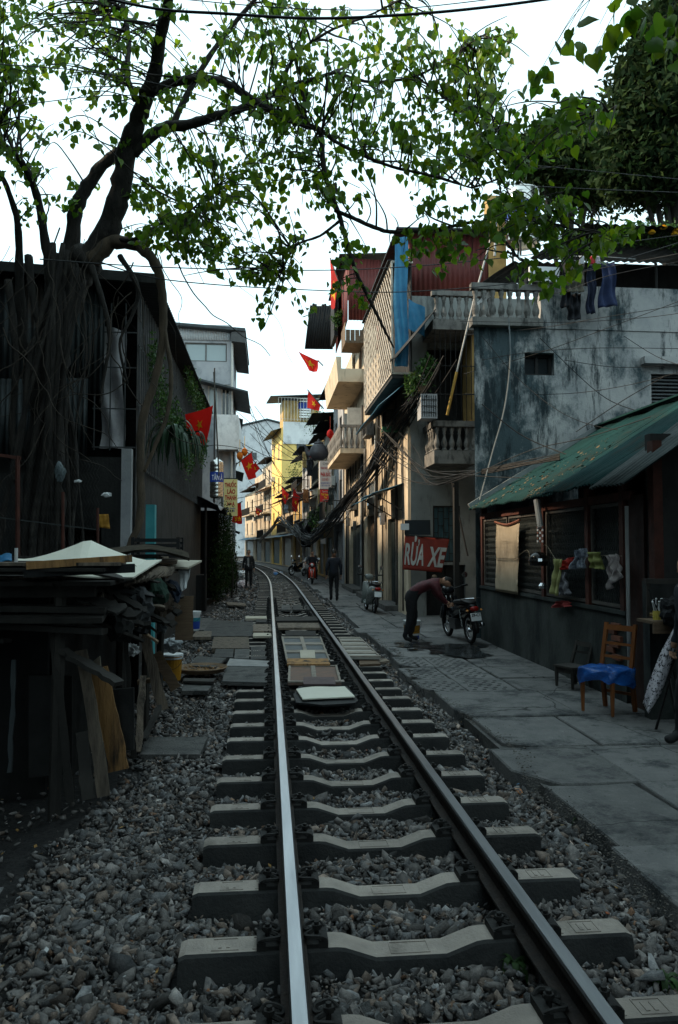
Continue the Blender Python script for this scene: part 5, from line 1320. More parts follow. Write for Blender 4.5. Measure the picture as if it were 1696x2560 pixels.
def board(name, label, cat, a, b, w, t, m, roll=0, group=None, ragged=.0, seed=0, parent=None, n=10):
    """a plank from a to b with uneven edges; w across, t thick"""
    rr = random.Random(seed); a, b = Vector(a), Vector(b); d = (b - a).normalized()
    s_ = d.cross(Vector((0, 1, 0))) if abs(d.z) > .6 else d.cross(Vector((0, 0, 1)))
    if s_.length < .05: s_ = Vector((1, 0, 0))
    s_.normalize(); s_ = Matrix.Rotation(roll, 3, d) @ s_; u = s_.cross(d)
    mb = MB(); L_ = [rr.uniform(-ragged, ragged) for _ in range(n + 1)]; R_ = [rr.uniform(-ragged, ragged) for _ in range(n + 1)]
    V = []
    for i in range(n + 1):
        p = a.lerp(b, i / n)
        V += [p - s_ * (w / 2 + L_[i]) - u * t / 2, p + s_ * (w / 2 + R_[i]) - u * t / 2, p + s_ * (w / 2 + R_[i]) + u * t / 2, p - s_ * (w / 2 + L_[i]) + u * t / 2]
    F = [(0, 3, 2, 1), (4 * n, 4 * n + 1, 4 * n + 2, 4 * n + 3)] + [(4 * i + k, 4 * i + (k + 1) % 4, 4 * i + 4 + (k + 1) % 4, 4 * i + 4 + k) for i in range(n) for k in range(4)]
    F = [f for f in F]
    mb.add(V, F); o = mb.build(name, m, parent)
    if label: tag(o, label, cat, group)
    return o
def lay(name, label, cat, pxs, z, t, m, group=None, dz=None):
    """a flat piece lying at height z whose corners are seen at these pixels"""
    P = [at(x, y, Z=z) for x, y in pxs]
    if dz: P = [p + Vector((0, 0, q)) for p, q in zip(P, dz)]
    mb = MB(); mb.prism([p - Vector((0, 0, t)) for p in P], (0, 0, t)); o = mb.build(name, m)
    return tag(o, label, cat, group) if label else o
def cloth(name, label, cat, fn, nu, nv, m, group=None, parent=None, local=False, wr=.012, seed=0, smooth=True):
    rr = random.Random(seed); a, b, c = rr.uniform(5, 9), rr.uniform(8, 15), rr.uniform(0, 6)
    mb = MB()
    def g(u, v):
        p = Vector(fn(u, v)); return p + Vector((.3 * wr * math.sin(b * v + c), wr * math.sin(a * u * 2 + 3 * v + c) + wr * .6 * math.sin(b * v - 2 * u), 0))
    mb.grid(g, nu, nv, thick=(0, .006, 0)); o = mb.build(name, m, parent, smooth=smooth, local=local)
    return tag(o, label, cat, group) if label else o
def bil(p00, p10, p11, p01):
    p = [Vector(q) for q in (p00, p10, p11, p01)]
    return lambda u, v: p[0] * (1 - u) * (1 - v) + p[1] * u * (1 - v) + p[2] * u * v + p[3] * (1 - u) * v
def bucket(name, label, loc, r_, h, m, band=None, lid=False, rim=True, group=None, tilt=(0, 0, 0)):
    t = thing(name, label, 'bucket', loc, group, tilt)
    mb = MB(); mb.lathe([(r_ * .82, 0), (r_ * .84, .01), (r_ * .97, h * .86), (r_, h)] + ([] if lid else [(r_ * .93, h), (r_ * .80, .03)]), 20); mb.build('body', m, t, smooth=False, local=True)
    if rim:
        mb = MB(); mb.lathe([(r_ * 1.005, h * .84), (r_ * 1.05, h * .84), (r_ * 1.07, h * .90), (r_ * 1.01, h * .90)], 20); mb.lathe([(r_ * 1.005, h * .95), (r_ * 1.06, h * .95), (r_ * 1.06, h + .008), (r_ * .96, h + .008)], 20); mb.build('rim', white_m, t, local=True)
    mb = MB(); mb.tube([Vector((r_ * 1.04 * math.cos(a), -.04 - .16 * r_ - r_ * .9 * math.sin(a), h * .9 - h * .42 * math.sin(a))) for a in np.linspace(0, math.pi, 14)], .004, 4); mb.build('handle', iron_m, t, local=True)
    for z0, z1, a0, a1, mm in (band or []):
        mb = MB(); k = 10
        f_ = lambda u, v: ((r_ * (.84 + .13 * (z0 + (z1 - z0) * v) / .86) + .004) * math.cos(a0 + (a1 - a0) * u), (r_ * (.84 + .13 * (z0 + (z1 - z0) * v) / .86) + .004) * math.sin(a0 + (a1 - a0) * u), h * (z0 + (z1 - z0) * v))
        mb.grid(f_, k, 1); mb.build('label_print', mm, t, local=True)
    return t
def crumple(name, label, cat, c, r_, m, seed, group=None, sq=(1, 1, .7)):
    g = np.random.default_rng(seed); V, F = ico(3); V = V * (1 + .18 * np.sin(V @ g.normal(size=(3, 3)) * 5).sum(1)[:, None] / 2 + .09 * g.normal(size=(len(V), 1))) * r_ * np.array(sq)
    mb = MB(); mb.add([Vector(c) + Vector(v) for v in V], [tuple(int(q) for q in f) for f in F]); o = mb.build(name, m); return tag(o, label, cat, group)

# ================================================================== THINGS ON THE TRACK
door_wood = mat('bleached_door_wood', (.32, .28, .235), (.19, .165, .14), 10, .85, rnd=.15, bump=.5, bs=50)
old_pane = mat('slate_panel', (.12, .13, .135), (.07, .076, .08), 6, .75)
def old_door(name, label, pxs, z, t, m, pm, cols, rows):
    P = [at(x, y, Z=z) for x, y in pxs]; f_ = bil(*P)       # corners: near left, near right, far right, far left
    th = thing(name, label, 'old door', f_(.5, .5))
    b = MB(); b.prism([p - Vector((0, 0, t)) for p in P], (0, 0, t * .6)); b.build('back_board', pm, th)
    e = .05
    def strip(u0, u1, v0, v1, nm, mm, z0, z1):
        q = [f_(u0, v0), f_(u1, v0), f_(u1, v1), f_(u0, v1)]; mb = MB(); mb.prism([p + Vector((0, 0, z0)) for p in q], (0, 0, z1 - z0)); mb.build(nm, mm, th)
    us = [0] + [k / cols for k in range(1, cols)] + [1]; vs_ = [0] + [k / rows for k in range(1, rows)] + [1]
    for i, u in enumerate(us): strip(max(0, u - .045) if i else 0, min(1, u + .045) if i < cols else 1, 0, 1, 'stile', m, -t * .38, .0)
    for j, v in enumerate(vs_):
        for i in range(cols): strip(us[i] + (.046 if i else .0455), us[i + 1] - .046, max(0, v - e), min(1, v + e), 'rail', m, -t * .38, -.003)
    return th
old_door('salvaged_door_sheet', 'old panelled wooden door laid flat between the rails', [(716, 1650), (826, 1650), (803, 1591), (704, 1591)], .13, .05, door_wood, old_pane, 2, 3)
old_door('salvaged_door_sheet', 'short two-panel wooden door laid between the rails, nearest the camera', [(720, 1703), (854, 1703), (843, 1662), (722, 1662)], .12, .05, door_wood, mat('reddish_panel', (.22, .12, .085), (.13, .10, .085), 7, .8), 2, 1)
lay('loose_plank', 'orange-brown plank laid across between the two flat doors', 'plank', [(718, 1660), (826, 1660), (820, 1646), (718, 1646)], .14, .03, orange_plank_m)
lay('paper_sheet', 'square of pale paper lying on the farther flat door', 'paper', [(752, 1645), (789, 1645), (787, 1627), (750, 1626)], .145, .006, ply_m, dz=[0, 0, .01, .004])
lay('purple_board', 'small dull purple board lying beside the pale plywood sheet', 'board', [(759, 1710), (840, 1710), (836, 1692), (759, 1692)], .125, .02, mat('purple_board', (.12, .085, .085), (.08, .06, .06), 4))
mb = MB(); P = [at(x, y, Z=.10) for x, y in [(734, 1733), (741, 1753), (770, 1755), (806, 1759), (846, 1757), (889, 1754), (896, 1748), (880, 1726), (868, 1712), (748, 1713)]]
mb.prism([p - Vector((0, 0, .035)) for p in P], (0, 0, .022)); tag(mb.build('rubber_mat', black_m), 'black rubber mat under the pale plywood sheet', 'mat')
def plyf(u, v):
    p = bil(at(757, 1747, Z=.12), at(888, 1741, Z=.12), at(862, 1713, Z=.125), at(741, 1722, Z=.12))(u, v)
    return p + Vector((0, 0, .012 * math.sin(u * 5) * v))
mb = MB(); mb.grid(plyf, 10, 6, thick=(0, 0, -.014)); tag(mb.build('plywood_sheet', white_board_m), 'pale plywood sheet lying across the track on black rubber', 'plywood')
lay('crossing_plank', 'grey plank laid across between the rails beyond the doors', 'plank', [(696, 1569), (801, 1569), (796, 1557), (693, 1557)], .12, .05, plank_m)
lay('crossing_plank', 'weathered grey board just behind the farther flat door', 'plank', [(714, 1589), (792, 1589), (789, 1577), (714, 1577)], .12, .03, dark_plank_m)
lay('crossing_plank', 'black plank across the track, farthest of the crossing boards', 'plank', [(690, 1552), (796, 1551), (790, 1541), (690, 1542)], .11, .05, dark_plank_m)
for k in range(3): lay('crossing_slab', ('left', 'middle', 'right')[k] + ' grey slab of the row between the rails near the black plank', 'slab', [(705 + 28 * k, 1524), (727 + 28 * k, 1524), (725 + 28 * k, 1512), (704 + 28 * k, 1512)], .06, .05, dark_slab_m)
th = old_door('slatted_crossing_sheet', 'pale slatted door panel lying right of the track', [(868, 1640), (952, 1640), (900, 1592), (846, 1592)], .10, .05, door_wood, mat('pale_slat', (.42, .40, .36), (.32, .30, .27), 4), 1, 5)
lay('small_board', 'small reddish board lying before the slatted door panel', 'board', [(900, 1661), (952, 1659), (945, 1649), (898, 1650)], .03, .03, wood_m)
lay('small_board', 'narrow brown board at the pavement edge by the slatted door panel', 'board', [(945, 1655), (975, 1652), (965, 1646), (943, 1648)], .03, .03, plank_m)
for k, (x, y, c, lab) in enumerate([(690, 1434, (.15, .35, .7), 'blue plastic bag lying between the far rails'), (703, 1432, (.5, .6, .75), 'pale blue plastic bag between the far rails, right one'), (688, 1429, (.7, .55, .55), 'pinkish plastic bag behind the blue one on the far track')]):
    crumple('plastic_bag', lab, 'bag', at(x, y, Z=.1), .13, mat('bag%d' % k, c, tuple(q * .8 for q in c), 5, .4, rnd=0), k)

# ================================================================== LEFT SIDE GROUND PIECES
GS = 'slabs and boards beside the track on the left'
P_ = [((352, 1886), (500, 1886), (520, 1842), (365, 1842), -.06, .06, dark_slab_m, 'dark concrete slab lying in the gravel before the lumber shelter'),
      ((556, 1703), (668, 1706), (671, 1667), (566, 1665), .03, .05, dark_slab_m, 'grey board by the left rail, nearest of the crossing slabs'),
      ((566, 1664), (672, 1666), (674, 1652), (575, 1646), .045, .03, mat('speckled_board', (.30, .29, .28), (.2, .2, .2), 9, .8), 'speckled white-edged board by the left rail'),
      ((474, 1664), (540, 1668), (566, 1645), (492, 1640), .07, .03, dark_slab_m, 'thin grey slab resting on the wicker tray'),
      ((455, 1727), (520, 1727), (535, 1707), (460, 1705), .0, .05, dark_slab_m, 'dark low slab beside the gravel under the wicker tray'),
      ((458, 1702), (535, 1704), (540, 1696), (460, 1695), .05, .03, dark_plank_m, 'dark plank resting on the low slab by the tray'),
      ((535, 1643), (583, 1643), (585, 1622), (540, 1622), .0, .08, dark_slab_m, 'square paving slab left of the track, front left'),
      ((586, 1646), (623, 1646), (625, 1622), (588, 1622), .0, .08, dark_slab_m, 'square paving slab left of the track, front middle'),
      ((627, 1648), (668, 1648), (666, 1612), (628, 1615), .0, .08, dark_slab_m, 'square paving slab left of the track, touching the sleepers'),
      ((530, 1620), (624, 1620), (622, 1592), (535, 1592), .005, .08, plank_m, 'broad brown slab in the middle of the left crossing'),
      ((500, 1590), (630, 1590), (640, 1555), (530, 1550), .0, .1, dark_slab_m, 'large dark slab of the left crossing behind the brown one'),
      ((480, 1592), (528, 1592), (530, 1578), (490, 1578), .02, .06, plank_m, 'small plank left of the broad brown slab'),
      ((633, 1590), (680, 1590), (678, 1582), (634, 1582), .06, .04, ply_m, 'pale narrow step board beside the left rail'),
      ((633, 1578), (680, 1578), (678, 1560), (634, 1560), .06, .05, plank_m, 'stacked brown step boards beside the left rail'),
      ((614, 1546), (668, 1546), (666, 1540), (614, 1540), .05, .05, ply_m, 'pale plank at the far edge of the left crossing'),
      ((470, 1575), (520, 1575), (535, 1545), (490, 1545), -.01, .08, dark_slab_m, 'grey slab of the left crossing beside the white bucket'),
      ((640, 1555), (690, 1555), (690, 1545), (640, 1545), .03, .06, dark_slab_m, 'dark slab between pale plank and left rail'),
      ((570, 1512), (616, 1514), (612, 1507), (566, 1505), .0, .04, plank_m, 'long plank lying in gravel beyond the left crossing')]
for a, b, c, d, z, t, m, lab in P_: lay('flat_slab' if m in (dark_slab_m,) else 'flat_board', lab, 'slab' if m in (dark_slab_m,) else 'board', [a, b, c, d], z, t, m, GS)
wt = thing('wicker_tray', 'round wicker tray with rubbish near the left crossing', 'tray', at(505, 1680, Z=.02))
mb = MB(); mb.lathe([(.0, .0), (.30, .01), (.36, .07), (.35, .08), (.29, .03), (.0, .02)], 22); mb.build('basket', wood_m, wt, local=True)
mb = MB(); rr = random.Random(8)
for k in range(80):
    a, q = rr.uniform(0, 6.28), rr.uniform(.05, .3); mb.obox((q * math.cos(a), q * math.sin(a), .05), (rr.uniform(.02, .06), .01, .006), (rr.uniform(-.4, .4), rr.uniform(-.4, .4), a))
o = mb.build('scraps', orange_plank_m, wt, local=True); o['kind'] = 'stuff'
bucket('paint_bucket', 'white paint bucket with blue label beside the left crossing', at(483, 1576, Z=.0), .16, .40, white_m, [(.1, .5, math.pi, 2 * math.pi, blue_ink_m), (.5, .7, math.pi, 2 * math.pi, mat('teal_print', (.04, .25, .3), (.03, .2, .25), 4))], lid=True)
bucket('yellow_bucket', 'yellow bucket topped with a clear bag beside the leaning brown board', at(430, 1700, Z=.0), .14, .34, mat('yellow_plastic', (.45, .22, .02), (.35, .16, .015), 4, .5))
crumple('plastic_bag', 'crinkled clear plastic bag on the yellow bucket', 'bag', at(430, 1612, Y=10.1), .13, mat('clear_bag', (.40, .43, .45), (.18, .2, .22), 14, .25, bump=.8, bs=30, rnd=0), 5)
crumple('plastic_bag', 'white plastic bag tucked under the lumber shelter', 'bag', at(326, 1624, Y=8.6), .10, white_m, 6)
crumple('plastic_bag', 'pale plastic bag hanging from the end of the lumber pile', 'bag', at(408, 1560, Y=9.2), .09, mat('grey_bag', (.25, .28, .3), (.14, .16, .17), 10, .3), 7, sq=(.7, .7, 1.1))
crumple('plastic_bag', 'white plastic bag lying behind the standing man', 'bag', at(606, 1435, Y=38), .25, white_m, 8)
crumple('plastic_bag', 'pinkish white bag at the feet of the standing man', 'bag', at(605, 1462, Y=35), .28, mat('pink_bag', (.5, .45, .47), (.35, .28, .3), 7, .4), 9)

# ---------- lumber shelter ---------------------------------------------------------------------
ls = thing('lumber_shelter', 'low dark shelter of posts and beams stacked with scrap wood', 'shelter', (-2.4, 7.2, -.15))
SHX0, SHX1, SHY0, SHY1, SHZ = -4.6, -1.28, 5.45, 9.6, 1.42
for x, y in ((-1.5, 5.62), (-2.3, 5.55), (-3.4, 5.6), (-1.32, 7.0), (-1.3, 8.3), (-1.32, 9.5), (-3.6, 9.5)):
    mb = MB(); mb.tube([(x, y, -.3), (x + .02, y, SHZ)], .045, 7); mb.build('post', dark_plank_m, ls)
for y in (5.6, 6.8, 8.2, 9.5):
    mb = MB(); mb.beam((SHX0, y, SHZ + .04), (SHX1 + .05, y, SHZ + .04), .08, .08); mb.build('beam', dark_plank_m, ls)
for k in range(9):
    x = SHX0 + .2 + k * .39; mb = MB(); mb.beam((x, SHY0, SHZ + .10), (x + .03, SHY1, SHZ + .10), .36, .03); mb.build('roof_board', dark_plank_m, ls)
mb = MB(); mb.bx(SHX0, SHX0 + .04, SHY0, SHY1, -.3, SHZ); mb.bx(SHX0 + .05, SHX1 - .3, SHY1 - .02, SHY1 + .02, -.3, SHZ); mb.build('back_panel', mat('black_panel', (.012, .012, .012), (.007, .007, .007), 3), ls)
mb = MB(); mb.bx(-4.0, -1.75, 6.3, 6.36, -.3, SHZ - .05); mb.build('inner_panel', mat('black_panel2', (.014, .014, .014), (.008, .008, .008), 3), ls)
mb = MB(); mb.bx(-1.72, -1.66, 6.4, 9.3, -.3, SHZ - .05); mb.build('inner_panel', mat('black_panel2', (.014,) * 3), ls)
# boards stacked on its roof
rr = random.Random(31); GP = 'scrap boards stacked on the lumber shelter'
ys_ = sorted(rr.uniform(5.45, 9.3) for _ in range(22)); zs_ = [q // 6 for q in range(22)]; rr.shuffle(zs_)
for k in range(22):
    z = SHZ + .135 + zs_[k] * .035; y = ys_[k]; x1 = -1.0 - rr.uniform(0, .45); ln = rr.uniform(1.2, 2.8)
    board('stacked_board', ORDW[k] + ' weathered board of the pile top, counted from the near end', 'board', (x1 - ln, y, z), (x1, y + rr.uniform(-.35, .35), z + rr.uniform(-.02, .03)), rr.uniform(.1, .34), .022, rr.choice([dark_plank_m, dark_plank_m, plank_m, dark_plank_m]), group=GP, ragged=.012, seed=k)
ys_ = sorted(rr.uniform(5.6, 9.4) for _ in range(12))
for k in range(12):
    z = SHZ + .12 + rr.uniform(0, .1); y = ys_[k]
    board('stacked_board', ORDW[k] + ' splintered board end jutting from the pile, counted from the near end', 'board', (-1.5, y, z), (-.95 - rr.uniform(0, .25), y + rr.uniform(-.25, .1), z - rr.uniform(0, .1)), rr.uniform(.06, .2), .016, rr.choice([dark_plank_m, plank_m, wood_m]), group='splintered board ends', ragged=.02, seed=60 + k)
rr = random.Random(91)
for k in range(26):                                   # ragged scrap jutting from the side of the pile
    y = 5.6 + 3.8 * k / 25; z = rr.uniform(1.0, 1.52); a = rr.uniform(-.5, .5); ln = rr.uniform(.25, .7)
    board('scrap_piece', ORDW[k] + ' ragged wood scrap in the pile side, counted from the near end', 'scrap wood', (-1.35 + rr.uniform(-.15, .1), y, z), (-1.35 + ln * .6, y + a * ln, z - rr.uniform(.0, .22)), rr.uniform(.03, .13), rr.uniform(.012, .04), rr.choice([dark_plank_m, plank_m, dark_plank_m, wood_m, black_m]) if k > 6 else dark_plank_m, roll=rr.uniform(-.6, .6), group='ragged scraps in the pile side', ragged=.025, seed=300 + k)
for k in range(7):                                   # boards under the top, along the front
    z = 1.2 + k * .03; x = rr.uniform(-3.6, -2.2)
    board('front_board', ORDW[k] + ' dark board under the pile top at the front, counted upward', 'board', (x, 5.42 + rr.uniform(0, .25), z + rr.uniform(-.02, .02)), (min(-1.15, x + rr.uniform(1.0, 2.0)), 5.42 + rr.uniform(0, .25), z + rr.uniform(-.16, .08)), rr.uniform(.1, .3), rr.uniform(.02, .05), dark_plank_m, roll=rr.uniform(-.3, .3), group='boards stacked along the pile front', ragged=.012, seed=400 + k)
for k in range(5): crumple('rag_bundle', ('black', 'grey', 'dark green', 'brown', 'dull blue')[k] + ' rag bundle stuffed in the side of the lumber pile', 'rags', (-1.18 + .04 * k % .1, 6.2 + k * .72, 1.16 + .08 * (k % 3)), .13 + .02 * (k % 2), mat('rag%d' % k, ((.012,) * 3, (.08, .085, .09), (.02, .05, .035), (.07, .05, .035), (.03, .045, .08))[k], None, 7, .85), 50 + k, sq=(.8, 1.3, 1.1))
def shf(u, v):
    p = bil(at(70, 1424, Y=5.5), at(335, 1441, Y=5.75), at(405, 1398, Y=6.9), at(40, 1396, Y=6.6))(u, v)
    d = max(0, 1 - abs(u - .48) / .42) ** 1.3 * v; return p + Vector((0, 0, .19 * d - .02 * math.sin(3 * u)))
mb = MB(); mb.grid(shf, 18, 10, thick=(0, 0, -.012)); tag(mb.build('cream_panel', white_board_m, smooth=False), 'large warped cream board on top of the lumber pile', 'board')
board('timber_beam', 'orange-brown squared timber resting on the cream board', 'beam', at(66, 1414, Y=5.25), at(330, 1396, Y=5.45), .05, .05, orange_plank_m, ragged=.003, seed=2)
board('timber_beam', 'thick black plank just under the orange timber', 'beam', at(60, 1432, Y=5.3), at(336, 1420, Y=5.5), .12, .06, black_m, ragged=.004, seed=3)
for k in range(9):
    board('plywood_strip', ORDW[k] + ' splintered strip, from the left, of the brown plywood fan', 'plywood', at(330 + k * 4, 1418 + k, Y=6.4 + .05 * k), at(322 + k * 14, 1462 - k * 4, Y=5.95 + .08 * k), .085, .012, plank_m, roll=.3 + .08 * k, group='fan of splintered plywood strips', ragged=.012, seed=80 + k)
lay_p = [at(398, 1415, Y=8.0), at(470, 1418, Y=8.0), at(505, 1401, Y=9.0), at(430, 1399, Y=9.2)]
mb = MB(); mb.prism([p - Vector((0, 0, .02)) for p in lay_p], (0, 0, .02)); tag(mb.build('thin_panel', ply_m), 'pale thin panel jutting from the far corner of the lumber pile', 'panel')
mb = MB(); mb.prism([p + Vector((-.02, -.1, .012)) for p in (at(408, 1413, Y=8.0), at(450, 1412, Y=8.0), at(452, 1405, Y=8.5), at(415, 1402, Y=8.6))], (0, 0, .012)); tag(mb.build('brown_card', wood_m), 'brown card lying on the pale thin panel', 'card')
cloth('white_rag', 'white rag hanging off the far end of the lumber pile', 'rag', bil(at(452, 1480, Y=8.1), at(466, 1470, Y=8.1), at(478, 1422, Y=8.2), at(448, 1425, Y=8.2)), 8, 10, white_m, wr=.02, seed=4)
mb = MB(); mb.grid(lambda u, v: at(-20 + 50 * u, 1402 - 16 * v + 4 * math.sin(u * 6), Y=5.6 + .5 * v), 8, 6, thick=(0, 0, -.01)); tag(mb.build('blue_sheet', mat('blue_plastic', (.03, .18, .36), (.02, .12, .26), 5, .35), smooth=True), 'scrap of blue plastic at the left edge of the pile', 'plastic sheet')
mb = MB(); mb.tube([at(41, 1405, Y=5.4), at(41, 1370, Y=5.4)], .012, 8); tag(mb.build('white_pipe', white_m), 'short white pipe standing at the left of the cream board', 'pipe')
cr = thing('plastic_crate', 'black slatted plastic crate behind the lumber pile', 'crate', at(395, 1390, Y=9.6))
for k in range(4):
    mb = MB(); z = .0 + k * .065
    for a, b in (((-.27, -.2), (.27, -.2)), ((.27, -.2), (.27, .2)), ((.27, .2), (-.27, .2)), ((-.27, .2), (-.27, -.2))): mb.beam((*a, z), (*b, z), .012, .04)
    mb.build('slat', black_m, cr, local=True)
for x in (-.27, .27):
    for y in (-.2, .2): mb = MB(); mb.bx(x - .02, x + .02, y - .02, y + .02, -.02, .23); mb.build('corner', black_m, cr, local=True)
# straw roll
mb = MB(); rr = random.Random(3)
for k in range(60):
    y = 7.6 + k * .02; p0 = at(280, 1388 - .2 * k, Y=y); mb.tube(bez([p0 + Vector((rr.uniform(-.1, .1), 0, rr.uniform(-.02, .02))), p0 + Vector((.35, .1, .06)), p0 + Vector((.75, .0, -.02 + rr.uniform(-.03, .03)))], 3), .012, 4)
o = tag(mb.build('straw_mat', mat('straw', (.085, .07, .05), (.04, .034, .026), 8)), 'brown straw mat slung over the back of the lumber pile', 'mat'); o['kind'] = 'stuff'
# things under and against the shelter
GB = 'boards leaning on the lumber shelter'
LEAN = [((262, 1990, 5.62), (205, 1625, 5.75), .085, .03, plank_m, 'long grey leaning plank, left neighbour of the split orange one'),
        ((298, 1925, 6.15), (246, 1670, 6.1), .15, .025, orange_plank_m, 'split orange board leaning on the front of the lumber shelter'),
        ((178, 2005, 5.55), (128, 1530, 5.62), .05, .04, dark_plank_m, 'thin dark pole leaning at the front of the lumber shelter'),
        ((220, 2000, 5.6), (205, 1830, 5.8), .09, .02, dark_plank_m, 'short dark board between thin pole and long plank'),
        ((408, 1775, 7.9), (362, 1590, 7.9), .10, .025, plank_m, 'paint-flecked plank leaning at the shelter side'),
        ((440, 1722, 9.0), (390, 1632, 9.0), .12, .02, wood_m, 'brown board leaning beside the yellow bucket'),
        ((335, 1895, 6.6), (312, 1560, 6.7), .04, .04, dark_plank_m, 'round dark stake at the shelter corner'),
        ((345, 1880, 6.75), (358, 1690, 7.1), .06, .03, plank_m, 'short grey stake leaning right of the dark stake'),
        ((400, 1765, 7.6), (360, 1850, 7.0), .05, .03, dark_plank_m, 'curved dark scrap at the foot of the shelter side'),
        ((26, 1930, 5.9), (36, 1650, 5.9), .03, .03, door_grey_m, 'thin grey rod standing at the left edge of the picture'),
        ((345, 1705, 8.0), (390, 1698, 8.0), .06, .04, wood_m, 'short brown plank lying across inside the shelter'),
        ((460, 1600, 9.6), (462, 1490, 9.6), .22, .02, wood_m, 'brown panel standing at the far end of the shelter')]
for k, (a, b, w, t, m, lab) in enumerate(LEAN): board('leaning_board', lab, 'board', at(a[0], a[1], Y=a[2]), at(b[0], b[1], Y=b[2]), w, t, m, roll=.15 if k != 1 else .05, group=GB, ragged=.008, seed=100 + k)
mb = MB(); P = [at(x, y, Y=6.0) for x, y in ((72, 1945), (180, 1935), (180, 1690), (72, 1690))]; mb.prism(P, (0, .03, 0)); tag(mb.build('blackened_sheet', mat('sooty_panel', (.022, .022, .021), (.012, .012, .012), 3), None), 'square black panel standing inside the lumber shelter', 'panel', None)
mb = MB(); P = [at(x, y, Y=6.4) for x, y in ((268, 1880), (335, 1875), (335, 1720), (268, 1725))]; mb.prism(P, (0, .03, 0)); tag(mb.build('grey_sheet', dark_wall_m), 'grey panel standing behind the split orange board', 'panel')
mb = MB(); P = [at(x, y, Y=6.25) for x, y in ((210, 1700), (222, 1720), (255, 1690), (250, 1640), (225, 1660))]; mb.prism(P, (0, .015, 0)); tag(mb.build('white_scrap', ply_m), 'torn whitish board scrap behind the split orange board', 'board')
mb = MB(); mb.tube([at(212, 1502, Y=6.1), at(258, 1498, Y=6.1)], .055, 10); tag(mb.build('log', plank_m), 'short sawn log end under the pile top', 'log')
mb = MB(); mb.tube([at(295, 1580, Y=7.6), at(358, 1548, Y=7.8)], .04, 8); tag(mb.build('log', wood_m), 'thin branch tucked inside the shelter side', 'log')
# stones, bricks and litter at lower left
for k, (x, y, r_, m, lab) in enumerate([(8, 2065, .10, dark_slab_m, 'big grey stone at the left edge below the shelter'), (10, 2150, .06, brick_m, 'reddish brick lump at the left edge'), (12, 2330, .09, brick_m, 'brown stone at the left edge, lowest'), (118, 2040, .05, dark_slab_m, 'dark stone before the shelter posts'), (60, 2215, .06, dark_slab_m, 'square dark stone in the bare dirt'), (130, 2080, .035, brick_m, 'small reddish stone in the bare dirt')]):
    V, F = ROCK_HI[k]; mb = MB(); c = at(x, y, Z=-.24); mb.add([c + Vector(v) * r_ for v in V], [tuple(int(q) for q in f) for f in F]); tag(mb.build('boulder', m), lab, 'stone')
mb = MB(); mb.obox(at(62, 1948, Z=-.2), (.30, .2, .1), (0, 0, .1)); tag(mb.build('concrete_block', dark_slab_m), 'concrete block at the foot of the lumber shelter', 'block')
# scattered litter and dead leaves
mb = MB(); rr = random.Random(12)
cols = [(.55, .5, .42), (.35, .2, .06), (.6, .6, .6), (.12, .25, .4), (.3, .22, .12), (.4, .12, .05)]
lt = [MB() for _ in cols]
for k in range(330):
    y = rr.uniform(2.7, 16); x = rr.choice([rr.uniform(-2.2, -.4), rr.uniform(1.7, 2.05), rr.uniform(0, 1.2), rr.uniform(-2.4, -1.4)]); a = rr.uniform(0, 6.28); s_ = rr.uniform(.008, .022)
    z = -.085 if x > -1.3 else -.16
    c = Vector((x, y, z + rr.uniform(0, .02))); d = Vector((math.cos(a), math.sin(a), rr.uniform(-.3, .3))) * s_; e = Vector((-math.sin(a), math.cos(a), rr.uniform(-.3, .3))) * s_ * rr.uniform(.15, .6)
    lt[rr.choices(range(6), [2, 4, 1.2, .7, 4, .8])[0]].prism([c - d, c + e, c + d, c - e], (0, 0, .003))
for c, q in zip(cols, lt):
    if q.v: o = q.build('litter', mat('litter_%02d' % int(c[0] * 100), c, tuple(v * .7 for v in c), 20, .8, rnd=0, bump=0)); struct(o, 'stuff'); o['label'] = 'tiny scraps of litter scattered over the stones'
# fence in front of the dark house
fn = thing('wire_fence', 'wire fence with rusty posts before the dark house', 'fence', (-3.6, 9.7, 0))
for x, y0, y1, r_ in ((45, 1140, 1400, .028), (158, 1230, 1400, .02), (-20, 1140, 1400, .03), (245, 1270, 1400, .018)):
    mb = MB(); mb.tube([at(x, y0, Y=9.9), at(x, y1 + 60, Y=9.9)], r_, 6); mb.build('post', rust_post_m, fn)
mb = MB(); mb.beam(at(-30, 1133, Y=9.9), at(52, 1146, Y=9.9), .04, .04); mb.build('rail', rust_post_m, fn)
mb = MB(); mb.beam(at(-30, 1290, Y=9.9), at(250, 1325, Y=9.9), .015, .015); mb.build('rail', wire_m, fn)
mb = MB()
for k in range(34):
    x = -25 + k * 8.2; pts = [at(x + (4 if q % 2 else -4), 1150 + q * 16, Y=9.92) for q in range(17)]; mb.tube(pts, .0016, 3, False)
o = mb.build('wire_mesh', iron_m, fn); o['kind'] = 'stuff'
cloth('yellow_cloth', 'yellow-orange cloth hanging in the dark behind the fence', 'cloth', bil(at(246, 1318, Y=11.2), at(275, 1322, Y=11.2), at(272, 1285, Y=11.2), at(246, 1286, Y=11.2)), 6, 6, mat('ochre_cloth', (.45, .23, .03), (.32, .15, .02), 5, .8), seed=9)
crumple('plastic_bag', 'crumpled grey plastic caught in the roots above the fence', 'bag', at(150, 1180, Y=10.6), .09, mat('grey_bag2', (.12, .15, .16), (.06, .08, .085), 10, .4), 12, sq=(.7, .6, 1.4))
crumple('plastic_bag', 'torn white plastic caught on the roots beside the corner post', 'bag', at(268, 1237, Y=10.4), .045, white_m, 13, sq=(1.4, .6, .7))
crumple('plastic_bag', 'small white plastic scrap snagged under the cladding sheets', 'bag', at(195, 1203, Y=10.6), .035, white_m, 14, sq=(1.4, .6, .6))
